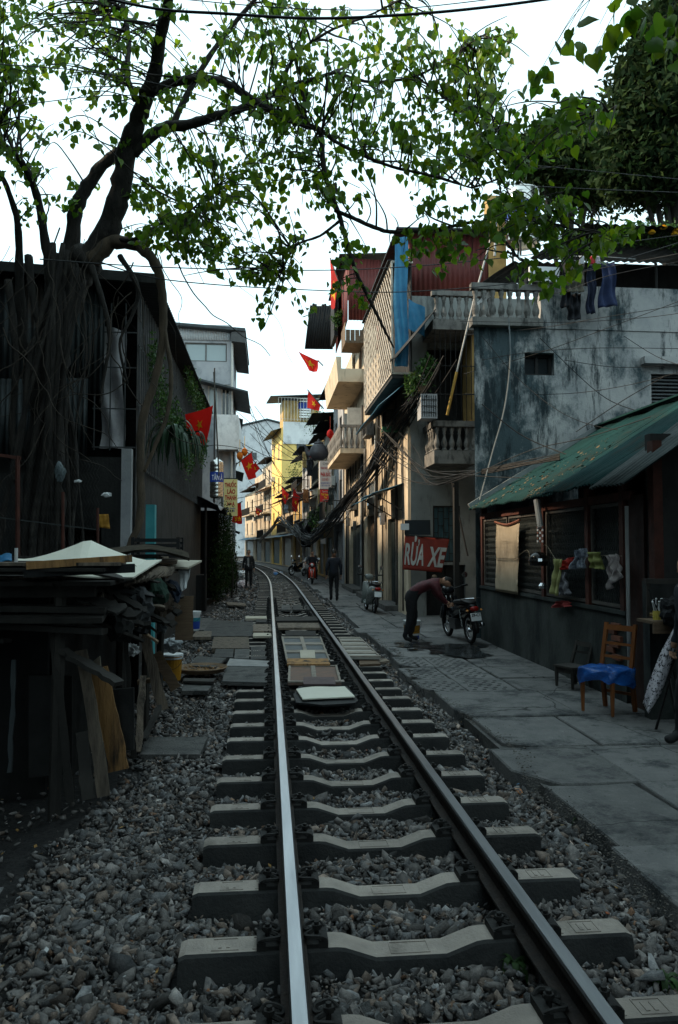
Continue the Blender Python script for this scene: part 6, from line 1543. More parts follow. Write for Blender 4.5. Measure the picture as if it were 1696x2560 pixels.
# ================================================================== RIGHT SIDE THINGS
chair_wood = mat('orange_wood', (.24, .085, .025), (.16, .055, .018), 5, .5, rnd=.05, stretch=(1, 1, .3))
def chair(name, label, loc, rz, m, W=.42, D=.42, H=.45, B=.92, rails=(.56, .70, .87), seat=True):
    t = thing(name, label, 'chair', loc, None, (0, 0, rz))       # front is -y
    for sx in (-1, 1):
        mb = MB(); mb.lathe([(.017, 0), (.026, H * .7), (.026, H - .03)], 8, (sx * (W / 2 - .03), -D / 2 + .03, 0)); mb.build('leg', m, t, local=True)
        mb = MB(); mb.beam((sx * (W / 2 - .03), D / 2 + .02, 0), (sx * (W / 2 - .03), D / 2 - .04, H), .04, .035, up=(0, 1, 0)); mb.beam((sx * (W / 2 - .03), D / 2 - .04, H), (sx * (W / 2 - .035), D / 2 + .06, B), .04, .03, up=(0, 1, 0)); mb.build('back_post', m, t, local=True)
    for z in rails:
        y = D / 2 - .04 + .1 * (z - H) / (B - H); h = .06 if z == rails[-1] else .03
        mb = MB(); mb.obox((0, y, z), (W - .08, .022, h), (-.2, 0, 0)); mb.build('back_rail', m, t, local=True)
    for a, b in (((-W / 2 + .03, -D / 2 + .03), (W / 2 - .03, -D / 2 + .03)), ((W / 2 - .03, -D / 2 + .03), (W / 2 - .03, D / 2 - .02)), ((-W / 2 + .03, -D / 2 + .03), (-W / 2 + .03, D / 2 - .02))):
        mb = MB(); mb.beam((*a, H - .06), (*b, H - .06), .022, .06); mb.build('seat_rail', m, t, local=True)
    mb = MB(); mb.beam((-W / 2 + .03, D / 2, .18), (W / 2 - .03, D / 2, .18), .02, .03); mb.build('stretcher', m, t, local=True)
    mb = MB(); mb.bx(-W / 2, W / 2, -D / 2, D / 2 - .03, H - .028, H); mb.build('seat', m, t, local=True)
    return t
ch = chair('wooden_chair', 'orange wooden chair with blue plastic bag over its seat', (3.62, 7.92, .02), -1.02, chair_wood)
bagm = mat('blue_plastic_bag', (.02, .14, .50), (.012, .08, .34), 9, .25, bump=.9, bs=22, rnd=0, trans=.2, spec=.6, stain=((.12, .38, .75), (9, 9, 9), .6, .74))
def bagf(u, v):
    a = 2 * math.pi * u; k = v
    sq = lambda c: math.copysign(abs(c) ** .55, c)
    R_ = .255 * (.0 + min(1, k * 2.4)) + .012 * math.sin(a * 7 + k * 9)
    z = .475 - (.012 * k if k < .42 else .005 + (k - .42) * (.26 + .07 * math.sin(a * 2 + .6) + .03 * math.sin(a * 5)))
    return (R_ * sq(math.cos(a)) * .96, R_ * sq(math.sin(a)) * .98 - .012, z + .008 * math.sin(a * 9 + k * 14))
mb = MB(); mb.grid(bagf, 48, 14); b_ = mb.build('seat_cover', bagm, ch, smooth=True, local=True); b_['label'] = 'shiny blue plastic bag pulled over the seat'
chair('low_chair', 'small worn low chair behind the orange chair', (3.82, 9.35, .02), -1.2, dark_plank_m, .34, .32, .27, .56, (.42, .52))
# barber corner
bw = thing('barber_partition', 'narrow mouldy partition wall holding the barber mirror', 'wall', (4.5, 7.75, 0))
mb = MB(); mb.bx(3.92, 6.2, 7.56, 7.70, -.05, 1.42); mb.build('wall', green_wall_m, bw)
mr = thing('mirror', 'framed barber mirror above the shelf at the right edge', 'mirror', at(1660, 1545, Y=7.5))
ml, mrr, mt_, mbm = 1617, 1720, 1449, 1546
pp = lambda x, y, Y=7.52: at(x, y, Y=Y)
mb = MB(); mb.prism([pp(1622, 1542), pp(1718, 1542), pp(1718, 1458), pp(1622, 1458)], (0, .012, 0)); mb.build('glass', mat('mirror_glass', (.7, .72, .72), (.66, .68, .68), 3, .06, m=1, rnd=0, bump=0), mr)
mb = MB(); mb.beam(pp(1612, 1453), pp(1730, 1453), .05, .05); mb.beam(pp(1620, 1460), pp(1620, 1545), .025, .03); mb.beam(pp(1625, 1545), pp(1730, 1545), .025, .03); mb.build('frame', dark_plank_m, mr)
mb = MB(); mb.bx(3.75, 4.9, 7.18, 7.5, 1.02, 1.05); tag(mb.build('shelf', wood_m), 'wooden shelf under the barber mirror', 'shelf')
mb = MB(); mb.bx(3.75, 4.9, 7.16, 7.178, .93, 1.05); o = tag(mb.build('shelf_edge_board', wood_m), 'brown front board of the barber shelf', 'board')
mb = MB(); mb.lathe([(.035, 0), (.037, .09), (.033, .09), (.03, .005)], 12, (3.86, 7.3, 1.052)); tag(mb.build('cup', mat('yellow_cup', (.6, .5, .1), (.5, .4, .08), 5)), 'yellow cup with cotton sticks on the barber shelf', 'cup')
mb = MB(); rr = random.Random(2)
for k in range(12): mb.tube([(3.86 + rr.uniform(-.015, .015), 7.3, 1.07), (3.86 + rr.uniform(-.05, .08), 7.3 + rr.uniform(-.03, .03), 1.24 + rr.uniform(-.02, .02))], .004, 4); p = mb.v[-1]; mb.lathe([(.0, -.012), (.012, 0), (.0, .012)], 6, p)
o = tag(mb.build('swab_sticks', white_m), 'bunch of white-tipped sticks standing in the yellow cup', 'sticks'); o['kind'] = 'stuff'
mb = MB(); mb.lathe([(.022, 0), (.024, .06), (.012, .075), (.01, .1)], 10, (3.95, 7.26, 1.052)); tag(mb.build('bottle', white_m), 'small white bottle on the barber shelf', 'bottle')
mb = MB(); mb.tube([(3.9, 7.28, 1.06), (3.78, 7.3, 1.36)], .006, 5); tag(mb.build('brush', black_m), 'long black brush handle leaning on the mirror', 'brush')
mb = MB(); mb.bx(3.98, 4.12, 7.22, 7.3, 1.052, 1.075); tag(mb.build('soap_box', mat('tan_box', (.5, .35, .15), (.4, .28, .12), 5)), 'flat tan box on the barber shelf', 'box')
crumple('black_bag', 'dark bundle hanging in front of the mirror edge', 'bag', at(1682, 1530, Y=7.1), .14, mat('black_cloth', (.010, .012, .015), (.006, .007, .009), 6, .8), 31, sq=(.8, .7, 1))
# folding stand with spotted cape
fs = thing('folding_stand', 'dark folding stand with thin legs at the right edge', 'stand', (3.85, 7.05, 0))
for a, b in (((1640, 1825, 7.16), (1678, 1690, 7.0)), ((1699, 1842, 6.92), (1672, 1690, 7.0)), ((1712, 1800, 7.3), (1680, 1660, 7.0))):
    mb = MB(); mb.tube([at(a[0], a[1], Y=a[2]), at(b[0], b[1], Y=b[2])], .013, 6); mb.build('leg', iron_m, fs)
mb = MB(); mb.tube([at(1668, 1700, Y=7.0), at(1720, 1560, Y=7.0)], .016, 6); mb.build('strut', iron_m, fs)
spot = mat('spotted_cloth', (.55, .52, .56), (.45, .43, .47), 5, .85, rnd=0, bump=.1, stain=((.022, .02, .028), (34, 34, 34), .52, .56))
cape = [(1608, 1757), (1622, 1783), (1650, 1738), (1692, 1640), (1698, 1572), (1684, 1574), (1650, 1635), (1622, 1712)]
def capef(u, v):
    L_ = [(1608, 1758), (1620, 1715), (1652, 1632), (1684, 1572)]; R_ = [(1622, 1784), (1652, 1736), (1688, 1645), (1704, 1572)]
    i = min(2, int(v * 3)); t = v * 3 - i; l = Vector(L_[i]).lerp(Vector(L_[i + 1]), t); r_ = Vector(R_[i]).lerp(Vector(R_[i + 1]), t); p = l.lerp(r_, u)
    return at(p.x, p.y, Y=6.95 + .05 * math.sin(u * 6 + v * 3))
mb = MB(); mb.grid(capef, 14, 20, thick=(0, .005, 0)); tag(mb.build('spotted_cape', spot, smooth=True), 'white cape with black spots draped over the folding stand', 'cape')
# cloths and things hung on the grille
GC = 'cloths drying on the shed grille'
clx = 3.93
def hang(name, label, pts, m, seed, X=clx, wr=.03, cat='cloth'):
    P = [at(x, y, X=X) for x, y in pts]          # bottom left, bottom right, top right, top left
    return cloth(name, label, cat, lambda u, v: bil(*P)(u, v) + Vector((.035 * math.sin(u * 11 + seed) * (1 - .3 * v), 0, 0)), 14, 12, m, GC, wr=wr, seed=seed)
hang('yellow_towel', 'yellow-green cloth hanging highest length on the grille line', [(1375, 1482), (1398, 1490), (1408, 1398), (1384, 1397)], mat('lime_cloth', (.33, .33, .13), (.22, .23, .09), 5, .9), 1)
hang('grey_towel', 'grey lace cloth hanging right of the yellow-green one', [(1395, 1488), (1424, 1485), (1414, 1430), (1402, 1430)], mat('grey_cloth', (.22, .22, .24), (.12, .12, .14), 26, .9), 2)
hang('red_cloth', 'bright red cloth bunched on the grille', [(1402, 1425), (1430, 1422), (1430, 1392), (1404, 1404)], mat('red_cloth', (.42, .03, .02), (.28, .02, .015), 7, .9), 3)
hang('checked_cloth', 'blue-white checked cloth bunched beside the red one', [(1428, 1424), (1462, 1420), (1464, 1370), (1442, 1376)], mat('checked_cloth', (.42, .46, .52), (.05, .07, .12), 30, .9), 4)
hang('green_cloth', 'short lime cloth hanging over the second post', [(1480, 1420), (1508, 1424), (1502, 1380), (1478, 1380)], mat('lime_cloth2', (.30, .32, .10), (.2, .22, .07), 6, .9), 5)
hang('beige_shirt', 'grey-beige cloth hanging nearest the barber corner', [(1520, 1475), (1558, 1435), (1546, 1384), (1518, 1390)], mat('beige_cloth', (.42, .37, .36), (.30, .26, .26), 6, .9), 6)
tw_ = MB(); pts = [at(x, y, X=3.95) for x, y in ((1240, 1396), (1280, 1400), (1318, 1375), (1330, 1405), (1362, 1362), (1392, 1400), (1430, 1405), (1480, 1390), (1555, 1390))]
tw_.tube(bez(pts, 5), .004, 4); tag(tw_.build('washing_line', mat('cord', (.3, .27, .2), (.22, .2, .15), 9)), 'thin cord strung along the shed grille', 'line')
sk = thing('sack_curtain', 'stained beige sheet hanging on the far grille window', 'curtain', at(1265, 1490, X=3.98))
P = [at(x, y, X=3.98) for x, y in ((1240, 1478), (1296, 1487), (1298, 1304), (1240, 1310))]
cloth('sheet', None, None, lambda u, v: bil(*P)(u, v) + Vector((0, 0, -.05 * math.sin(math.pi * u) * v ** 6)), 14, 20, mat('stained_sheet', (.48, .39, .28), (.36, .29, .20), 2, .9, rnd=0, bump=.3, bs=10, stain=((.10, .08, .06), (1.5, 1.5, .8), .5, .72)), parent=sk, wr=.016, seed=3)
mb = MB(); mb.tube(bez([at(1238, 1305, X=3.97), at(1268, 1312, X=3.97), at(1300, 1300, X=3.97)], 4), .02, 5); mb.build('hem', mat('rust_hem', (.2, .07, .04), (.14, .05, .03), 6), sk)
hl = thing('helmet', 'black helmet with silver stripe hanging on the grille', 'helmet', at(1347, 1402, X=3.9))
mb = MB(); mb.lathe([(.13, -.07), (.14, 0), (.12, .07), (.07, .12), (.0, .135)], 16); mb.build('shell', mat('black_gloss', (.012, .012, .013), (.01, .01, .01), 5, .15, rnd=0, bump=0), hl, smooth=True, local=True)
mb = MB(); mb.lathe([(.1425, -.005), (.137, .035), (.139, .035), (.1445, -.005)], 16); mb.build('stripe', chrome_m, hl, local=True)
mb = MB(); mb.lathe([(.05, -.03), (.06, .01), (.03, .05), (.0, .055)], 12, at(1357, 1466, X=3.92)); tag(mb.build('metal_bowl', chrome_m), 'small shiny bowl hanging low on the grille', 'bowl')
mb = MB(); mb.tube([at(1342, 1250, X=3.9), at(1352, 1320, X=3.9)], .045, 10); tag(mb.build('drain_pipe', pvc_m), 'short grey pipe hanging under the green roof eave', 'pipe')
sc_ = thing('card_rack', 'hanging strip of small red and white cards below the pipe', 'rack', at(1352, 1352, X=3.9))
for r_ in range(6):
    for c in range(3): mb = MB(); p = at(1345 + c * 6, 1318 + r_ * 7, X=3.9); mb.obox(p, (.01, .055, .03)); mb.build('card', white_m if (r_ + c) % 2 else brick_m, sc_)
hang('red_glove', 'red cloth lying on the low wall top', [(1378, 1520), (1425, 1516), (1418, 1502), (1390, 1504)], mat('glove_red', (.40, .06, .06), (.3, .04, .04), 6, .8), 9, X=3.98)
mb = MB(); mb.tube([at(1567, 1265, X=3.98), at(1574, 1690, X=3.98)], .022, 8); tag(mb.build('grey_pipe', pvc_m), 'long grey plastic pipe standing at the end of the shed grille', 'pipe')

# ---------- banner and boards on the corner house ------------------------------------------------
bn = thing('car_wash_banner', 'red vinyl banner reading RUA XE on the corner house', 'banner', at(1065, 1385, Y=18.4))
B = [at(1008, 1425, Y=18.6), at(1112, 1432, Y=18.3), at(1126, 1347, Y=18.3), at(1012, 1338, Y=18.6)]
B = [at(1007, 1424, Y=18.55), at(1105, 1431, Y=18.45), at(1124, 1346, Y=18.45), at(1013, 1338, Y=18.55)]
bf = bil(*B)
banner_red = mat('banner_red', (.26, .033, .02), (.18, .024, .016), 3, .6, rnd=0, bump=.15, bs=6, stain=((.12, .03, .02), (3, 3, 3), .6, .75))
mb = MB(); mb.grid(lambda u, v: bf(u, v) + Vector((0, .02 * math.sin(u * 9 + v * 3), 0)), 24, 12, thick=(0, .006, 0)); mb.build('sheet', banner_red, bn, smooth=True)
def text_on(fn, txt, u0, u1, v0, v1, m, parent, name='lettering', off=-.015, bold=0.0):
    me = text_mesh(txt, 1.0, bold, .006)
    xs = [v.co.x for v in me.vertices]; ys = [v.co.y for v in me.vertices]; x0, x1, y0, y1 = min(xs), max(xs), min(ys), max(ys)
    base = Vector((0, 0, 0)); p = parent
    while p is not None: base += p.location; p = p.parent
    for v in me.vertices:
        u, w = u0 + (u1 - u0) * (v.co.x - x0) / (x1 - x0), v0 + (v1 - v0) * (v.co.y - y0) / (y1 - y0)
        v.co = Vector(fn(u, w)) + Vector((0, .02 * math.sin(u * 9 + w * 3) * (parent is bn) + off - v.co.z * .3, 0)) - base
    me.materials.clear(); me.materials.append(m); o = bpy.data.objects.new(name, me); COL.objects.link(o); o.parent = parent
    return o
paint_w = mat('banner_white', (.50, .485, .45), (.36, .35, .33), 6, .7, rnd=0, bump=0)
text_on(bf, 'RỬA', .03, .50, .14, 1.0, paint_w, bn, bold=.03)
text_on(bf, 'XE', .60, .985, .14, .72, paint_w, bn, bold=.03)
mb = MB(); mb.beam(B[3] + Vector((0, -.01, 0)), B[2] + Vector((0, -.01, 0)), .03, .03); mb.build('top_bar', iron_m, bn)
mb = MB(); P = [at(x, y, Y=18.9) for x, y in ((1012, 1337), (1077, 1337), (1076, 1300), (1012, 1300))]; mb.prism(P, (0, .03, 0)); tag(mb.build('dark_notice_board', mat('blue_black', (.012, .022, .03), (.01, .016, .022), 4, .5)), 'dark blue notice board above the red banner', 'notice board')
mb = MB(); P = [at(x, y, Y=18.8) for x, y in ((1002, 1325), (1023, 1325), (1023, 1309), (1002, 1309))]; mb.prism(P, (0, .01, 0)); tag(mb.build('paper_notice', white_m), 'small white paper notice left of the dark board', 'notice')
tl = thing('tube_lamp', 'unlit green fluorescent lamp box above the blue awning', 'lamp', at(985, 1073, Y=20)); 
mb = MB(); P = [at(x, y, Y=20) for x, y in ((955, 1079), (1012, 1079), (1014, 1068), (958, 1066))]; mb.prism(P, (0, .12, 0)); mb.build('box', mat('green_box', (.03, .13, .07), (.02, .09, .05), 5), tl)
mb = MB(); mb.beam(at(965, 1060, Y=20), at(1030, 1060, Y=20), .04, .05); mb.build('bracket', iron_m, tl)

# ---------- flags --------------------------------------------------------------------------------
def star_pts(n=5, r0=1, r1=.40): return [(r * math.sin(math.pi * k / n), r * math.cos(math.pi * k / n)) for k, r in ((k, r0 if k % 2 == 0 else r1) for k in range(2 * n))]
def flag(label, px, Y, pole, star=(.5, .5), ss=.26, rot=0.0, dY=.25, seed=0, m=None):
    """px: pole-bottom, fly-bottom, fly-top, pole-top corners; pole: two pixel ends (with depth)"""
    P = [at(px[0][0], px[0][1], Y=Y), at(px[1][0], px[1][1], Y=Y + dY), at(px[2][0], px[2][1], Y=Y + dY * .8), at(px[3][0], px[3][1], Y=Y)]
    W = ((P[1] - P[0]).length + (P[2] - P[3]).length) / 2; H = ((P[3] - P[0]).length + (P[2] - P[1]).length) / 2
    t = thing('flag', label, 'flag', at(pole[0][0], pole[0][1], Y=pole[0][2]), 'red flags with a yellow star along the street')
    f0 = bil(*P); rr = random.Random(seed); k1, k2 = rr.uniform(5, 8), rr.uniform(0, 6); am = .06 * min(W, H)
    f_ = lambda u, v: f0(u, v) + Vector((.25 * am * math.sin(k1 * v + k2), am * math.sin(k1 * u + 2.5 * v + k2) * (.25 + .75 * u), -.04 * H * math.sin(math.pi * u)))
    mb = MB(); mb.grid(f_, 18, 12); mb.build('cloth', m or red_m, t, smooth=True)
    for sgn in (-1, 1):
        mb = MB(); sp = star_pts(); V = []
        ce = f_(*star) + Vector((0, sgn * .01, 0))
        rad = ss * min(W, H)
        for a, b in sp:
            a, b = a * math.cos(rot) - b * math.sin(rot), a * math.sin(rot) + b * math.cos(rot)
            V.append(Vector(f_(star[0] + a * rad / W, star[1] + b * rad / H)) + Vector((0, sgn * .01, 0)))
        mb.add([ce] + V, [(0, 1 + i, 1 + (i + 1) % 10) for i in range(10)]); mb.build('star', star_m, t)
    a, b = [at(*q[:2], Y=q[2]) for q in pole]; mb = MB(); mb.tube([a, b], .013 + .0004 * Y, 6); mb.build('pole', mat('flag_pole', (.10, .09, .075), (.06, .055, .05), 6), t)
    return t
flag('largest red flag, hanging from the dark house at left', [(516, 1114), (467, 1080), (464, 1036), (534, 1013)], 19, [(548, 1190, 19.2), (535, 930, 19)], (.45, .52), .2, .7, seed=1, dY=.7)
flag('glowing orange-red flag with a big star above the yellow tobacco sign', [(603, 1152), (622, 1200), (641, 1194), (629, 1132)], 36, [(592, 1160, 37), (632, 1129, 36)], (.42, .55), .40, .25, seed=2)
flag('small orange flag peeking out behind the glowing flag at left', [(628, 1165), (632, 1190), (650, 1172), (640, 1156)], 40, [(618, 1180, 40.5), (642, 1154, 40)], (.5, .5), .3, .1, seed=3)
flag('narrow red flag hanging beside the yellow tobacco sign', [(592, 1308), (606, 1309), (603, 1256), (594, 1257)], 40, [(590, 1262, 40.3), (606, 1254, 40)], (.5, .25), .5, .0, seed=4)
flag('low yellow-starred flag half hidden by the stall roof', [(580, 1305), (600, 1308), (600, 1290), (584, 1284)], 42, [(576, 1300, 42), (588, 1276, 42)], (.6, .5), .5, .0, seed=5)
flag('orange flag flying highest below the dark awning at right', [(794, 929), (774, 927), (747, 878), (797, 902)], 33, [(808, 914, 33.2), (795, 901, 33)], (.55, .5), .33, .3, seed=6)
flag('plain red flag below the highest one at right', [(798, 1027), (768, 1019), (771, 976), (803, 1012)], 38, [(810, 1022, 38), (769, 974, 38)], (.5, .5), .28, .2, seed=7)
flag('left one of the two red flags beside the yellow building', [(714, 1261), (706, 1247), (705, 1217), (724, 1236)], 55, [(730, 1242, 55), (704, 1215, 55)], (.5, .45), .33, .2, seed=8)
flag('right one of the two red flags beside the yellow building', [(741, 1282), (730, 1270), (734, 1219), (751, 1243)], 50, [(724, 1240, 50), (753, 1246, 50)], (.45, .5), .25, .2, seed=9)
flag('tiny dark red flag farthest down the street', [(647, 1289), (641, 1284), (639, 1266), (655, 1277)], 70, [(660, 1290, 70), (638, 1265, 70)], (.5, .5), .3, .2, seed=10)
flag('small red flag tucked beneath the teapot sign', [(788, 1146), (771, 1141), (764, 1117), (779, 1130)], 41, [(800, 1152, 41), (763, 1115, 41)], (.6, .4), .3, .2, seed=11)
flag('long orange flag hanging straight down by the red metal wall', [(838, 770), (828, 768), (826, 648), (845, 690)], 29.5, [(858, 735, 29.3), (826, 645, 29.5)], (.5, .45), .6, .0, seed=12, dY=.5)

# ---------- signs ---------------------------------------------------------------------------------
def sign(name, label, px, Y, thick, face_m, lines, cat='sign'):
    x0, y0, x1, y1 = px
    P = [at(x0, y1, Y=Y), at(x1, y1, Y=Y), at(x1, y0, Y=Y), at(x0, y0, Y=Y)]
    t = thing(name, label, cat, (P[0] + P[1]) / 2); f_ = bil(*P)
    mb = MB(); mb.prism(P, (0, thick, 0)); mb.build('panel', face_m, t)
    for txt, v0, v1, u0, u1, m, bo in lines: text_on(f_, txt, u0, u1, v0, v1, m, t, off=-.012, bold=bo)
    mb = MB(); mb.beam(P[3] + Vector((0, thick / 2, .03)), P[2] + Vector((0, thick / 2, .03)), .04, .04); mb.build('bracket', iron_m, t)
    return t
yp = mat('yellow_panel', (.72, .62, .26), (.66, .56, .24), 2, .6, rnd=0)
tb = sign('tobacco_sign', 'yellow vertical sign reading THUOC LAO THANH HOA', (560, 1198, 594, 1290), 34, .06, yp,
     [('THUỐC', .78, .97, .08, .92, red_ink_m, .035), ('LÀO', .60, .76, .25, .85, red_ink_m, .035), ('THANH', .43, .565, .08, .92, red_ink_m, .035), ('HÓA', .27, .42, .25, .80, red_ink_m, .035), ('Bán buôn', .185, .235, .15, .85, blue_ink_m, .01), ('Bán lẻ', .11, .165, .2, .8, blue_ink_m, .01)])
wp = mat('pale_sign_panel', (.52, .50, .50), (.44, .42, .42), 2, .6, rnd=0)
sign('tea_shop_sign', 'grey-white box sign reading PHIA BAC at the right', (800, 1152, 829, 1222), 37, .7, wp,
     [('CHÈ', .86, .95, .25, .75, ink_m, .0), ('THÁI NGUYÊN', .70, .80, .06, .94, red_ink_m, .01), ('PHÍA BẮC', .44, .66, .08, .92, red_ink_m, .02), ('CƠ SỞ 1', .29, .40, .2, .8, red_ink_m, .01), ('BÁN BUÔN BÁN LẺ', .18, .25, .08, .92, blue_ink_m, .0), ('CÁC LOẠI CHÈ', .08, .15, .12, .88, blue_ink_m, .0)])
rp = mat('red_panel', (.46, .02, .025), (.40, .018, .02), 2, .6, rnd=0)
sign('red_tea_sign', 'small red sign reading Special Tea welcome under the box sign', (801, 1224, 827, 1254), 37, .05, rp,
     [('Special', .74, .92, .2, .8, paint_w, .0), ('Thái Nguyên', .46, .68, .08, .92, yel_ink_m, .01), ('Tea', .27, .44, .35, .65, yel_ink_m, .01), ('welcome', .08, .22, .2, .8, paint_w, .0)])
sign('small_shop_sign', 'small faded shop sign beside the grey shutter', (802, 1346, 815, 1360), 38, .04, wp, [('OPEN', .5, .8, .1, .9, red_ink_m, .02)] if False else [])
# teapot shaped sign: body, spout, handle, lid
tp = thing('teapot_sign', 'grey metal teapot-shaped shop sign hanging over the street', 'sign', at(797, 1148, Y=40)); TY = 40
tpm = mat('teapot_grey', (.085, .085, .095), (.05, .05, .058), 3, .5, rnd=0)
c = at(797, 1130, Y=TY); s_ = 1 / 1900 * TY
mb = MB(); mb.lathe([(.0, -20 * s_), (14 * s_, -20 * s_), (24 * s_, -8 * s_), (24 * s_, 0), (17 * s_, 15 * s_), (12 * s_, 20 * s_), (0, 21 * s_)], 20, c); mb.build('body', tpm, tp, smooth=True)
mb = MB(); mb.lathe([(0, 20 * s_), (13 * s_, 20 * s_), (9 * s_, 25 * s_), (3 * s_, 27 * s_), (4 * s_, 31 * s_), (0, 33 * s_)], 14, c); mb.build('lid', tpm, tp, smooth=True)
mb = MB(); mb.tube(bez([c + Vector((-20 * s_, 0, -8 * s_)), c + Vector((-28 * s_, 0, -2 * s_)), c + Vector((-31 * s_, 0, 9 * s_)), c + Vector((-36 * s_, 0, 18 * s_))], 5), [s_ * q for q in (8, 7.5, 7, 6.5, 6, 5.6, 5.2, 4.9, 4.6, 4.3, 4, 3.8, 3.6, 3.4, 3.2, 3)], 8); mb.build('spout', tpm, tp, smooth=True)
mb = MB(); mb.tube(bez([c + Vector((21 * s_, 0, 10 * s_)), c + Vector((34 * s_, 0, 14 * s_)), c + Vector((38 * s_, 0, 2 * s_)), c + Vector((33 * s_, 0, -10 * s_)), c + Vector((20 * s_, 0, -12 * s_))], 5), 3.2 * s_, 8); mb.build('handle', tpm, tp, smooth=True)
# steel tanks
def tank(name, label, base, r_, h, text=None, band=True):
    t = thing(name, label, 'water tank', base)
    st_ = mat('stainless_steel', (.62, .61, .58), (.50, .49, .47), 5, .25, m=1, rnd=0, bump=.03)
    pr = [(r_ * .8, 0), (r_, .05)]
    for k in range(9): z = .05 + (h - .15) * k / 9; pr += [(r_, z + .02), (r_ * 1.02, z + .04), (r_ * 1.02, z + .07), (r_, z + .09)]
    pr += [(r_, h - .08), (r_ * .6, h), (r_ * .2, h + .06), (r_ * .2, h + .1)]
    mb = MB(); mb.lathe(pr, 24); mb.build('shell', st_, t, smooth=True, local=True)
    if band:
        mb = MB(); mb.lathe([(r_ * 1.03, h * .42), (r_ * 1.035, h * .421), (r_ * 1.035, h * .68), (r_ * 1.03, h * .681)], 24); mb.build('blue_band', blue_ink_m, t, local=True)
        if text:
            fn_ = lambda u, v: (r_ * 1.05 * math.sin(-.9 + 1.9 * u), -r_ * 1.05 * math.cos(-.9 + 1.9 * u), h * (.44 + .22 * v)); me = text_on(lambda u, v: Vector(fn_(u, v)) + t.location, text, .12, 1.0, .1, .9, white_m, t, off=-.01, bold=.02)
    for k in range(3):
        a = k * 2.1; mb = MB(); mb.tube([(r_ * .8 * math.cos(a), r_ * .8 * math.sin(a), -.35), (r_ * .8 * math.cos(a), r_ * .8 * math.sin(a), .03)], .03, 5); mb.build('leg', iron_m, t, local=True)
    return t
tank('steel_water_tank', 'steel water tank with blue lettered band above the stall', at(542, 1246, Y=31), .27, 1.55, 'TÂN Á')
tank('steel_water_tank', 'shiny steel water tank on the roof behind the branches', at(1308, 615, Y=18.6), .42, 1.5, None)
tank('steel_water_tank', 'pale steel tank on a far rooftop near the white wall', at(762, 1050, Y=76), .8, 2.4, None)

# ---------- cables ---------------------------------------------------------------------------------
cab_m = mat('cable_rubber', (.010, .011, .013), (.007, .007, .008), 6, .6, rnd=0, bump=0)
def cable(pts, r_, label, group, name='cable'):
    P = bez([at(x, y, Y=Y) for x, y, Y in pts], 8); mb = MB(); mb.tube(P, r_, 5, False); return tag(mb.build(name, cab_m, smooth=True), label, 'cable', group)
cable([(150, -30, 6.5), (380, 20, 6.2), (560, 34, 6), (800, 46, 6), (1050, 34, 6), (1250, 14, 6), (1450, -14, 6)], .012, 'thick black cable sagging across the very top', None)
cable([(150, -36, 6.6), (560, 8, 6.1), (820, 24, 6), (1050, 18, 6), (1450, -30, 6)], .004, 'thin cable just above the thick top cable', None)
GW = 'overhead wires crossing the street'
W_ = [[(100, 648, 9), (400, 668, 10), (750, 676, 11), (1000, 668, 12), (1300, 640, 12.5), (1720, 585, 13)], [(250, 655, 9), (420, 700, 9.5), (750, 724, 11), (1050, 728, 12), (1400, 690, 13), (1720, 600, 13.5)],
      [(500, 330, 8), (848, 388, 9), (1100, 440, 10), (1350, 466, 11), (1720, 482, 12)], [(700, 300, 9), (1000, 380, 10), (1300, 410, 11), (1720, 450, 12)],
      [(0, 270, 9), (350, 240, 9.5), (600, 330, 10), (900, 470, 11)], [(0, 160, 8), (300, 190, 9), (560, 260, 10), (850, 400, 11)]]
WL = ['long wire passing below the hanging root arch', 'lower long wire crossing to the corner house', 'wire sagging across the middle of the crown', 'thin wire across the crown toward the dark tree', 'thin wire running among the left branches', 'upper thin wire among the left branches']
for w, l in zip(W_, WL): cable(w, .008 if 'long' in l else .0055, l, GW, 'overhead_wire')
GG = 'wires strung before the grey building'
rr = random.Random(15)
WG = [[(1150, 803, 14), (1400, 806, 13.5), (1600, 795, 12.8), (1720, 780, 12)], [(1160, 935, 15), (1340, 885, 14), (1520, 820, 13), (1720, 745, 12)], [(1160, 985, 15), (1400, 985, 14.2), (1560, 965, 13), (1720, 925, 12)],
      [(1205, 840, 14.3), (1300, 950, 14), (1420, 1040, 13.2), (1560, 1075, 12.4), (1720, 1050, 11.5)], [(1205, 1010, 14.3), (1300, 1085, 14), (1400, 1130, 13.4), (1500, 1160, 12.5)], [(1160, 838, 15), (1350, 820, 14), (1500, 795, 13), (1720, 760, 12)],
      [(1190, 1185, 14.3), (1330, 1125, 13.4), (1480, 1090, 12.2), (1720, 1010, 11)], [(1190, 1190, 14.3), (1380, 1190, 13), (1560, 1120, 11.6), (1720, 1040, 10.6)], [(1400, 690, 14), (1560, 660, 13), (1720, 630, 12)],
      [(1250, 720, 14), (1380, 735, 13.6), (1520, 690, 12.8), (1720, 650, 12)], [(1410, 900, 14.3), (1540, 918, 14), (1664, 914, 13.6)], [(1440, 1080, 14), (1560, 1000, 13.5), (1664, 940, 13)], [(1560, 840, 14), (1640, 890, 13.6), (1720, 920, 13)],
      [(1205, 900, 14.3), (1330, 880, 14), (1500, 870, 13.4), (1720, 872, 12.8)], [(1350, 845, 14.3), (1500, 985, 14), (1600, 1030, 13.5)]]
ORD = 'topmost second third fourth fifth sixth seventh eighth ninth tenth eleventh twelfth thirteenth fourteenth lowest'.split()
for k, w in enumerate(sorted(WG, key=lambda w: sum(q[1] for q in w) / len(w))): cable(w, rr.choice([.006, .006, .008, .011]), ORD[k] + ' wire, counted downward, strung before the grey stained wall', GG, 'overhead_wire')
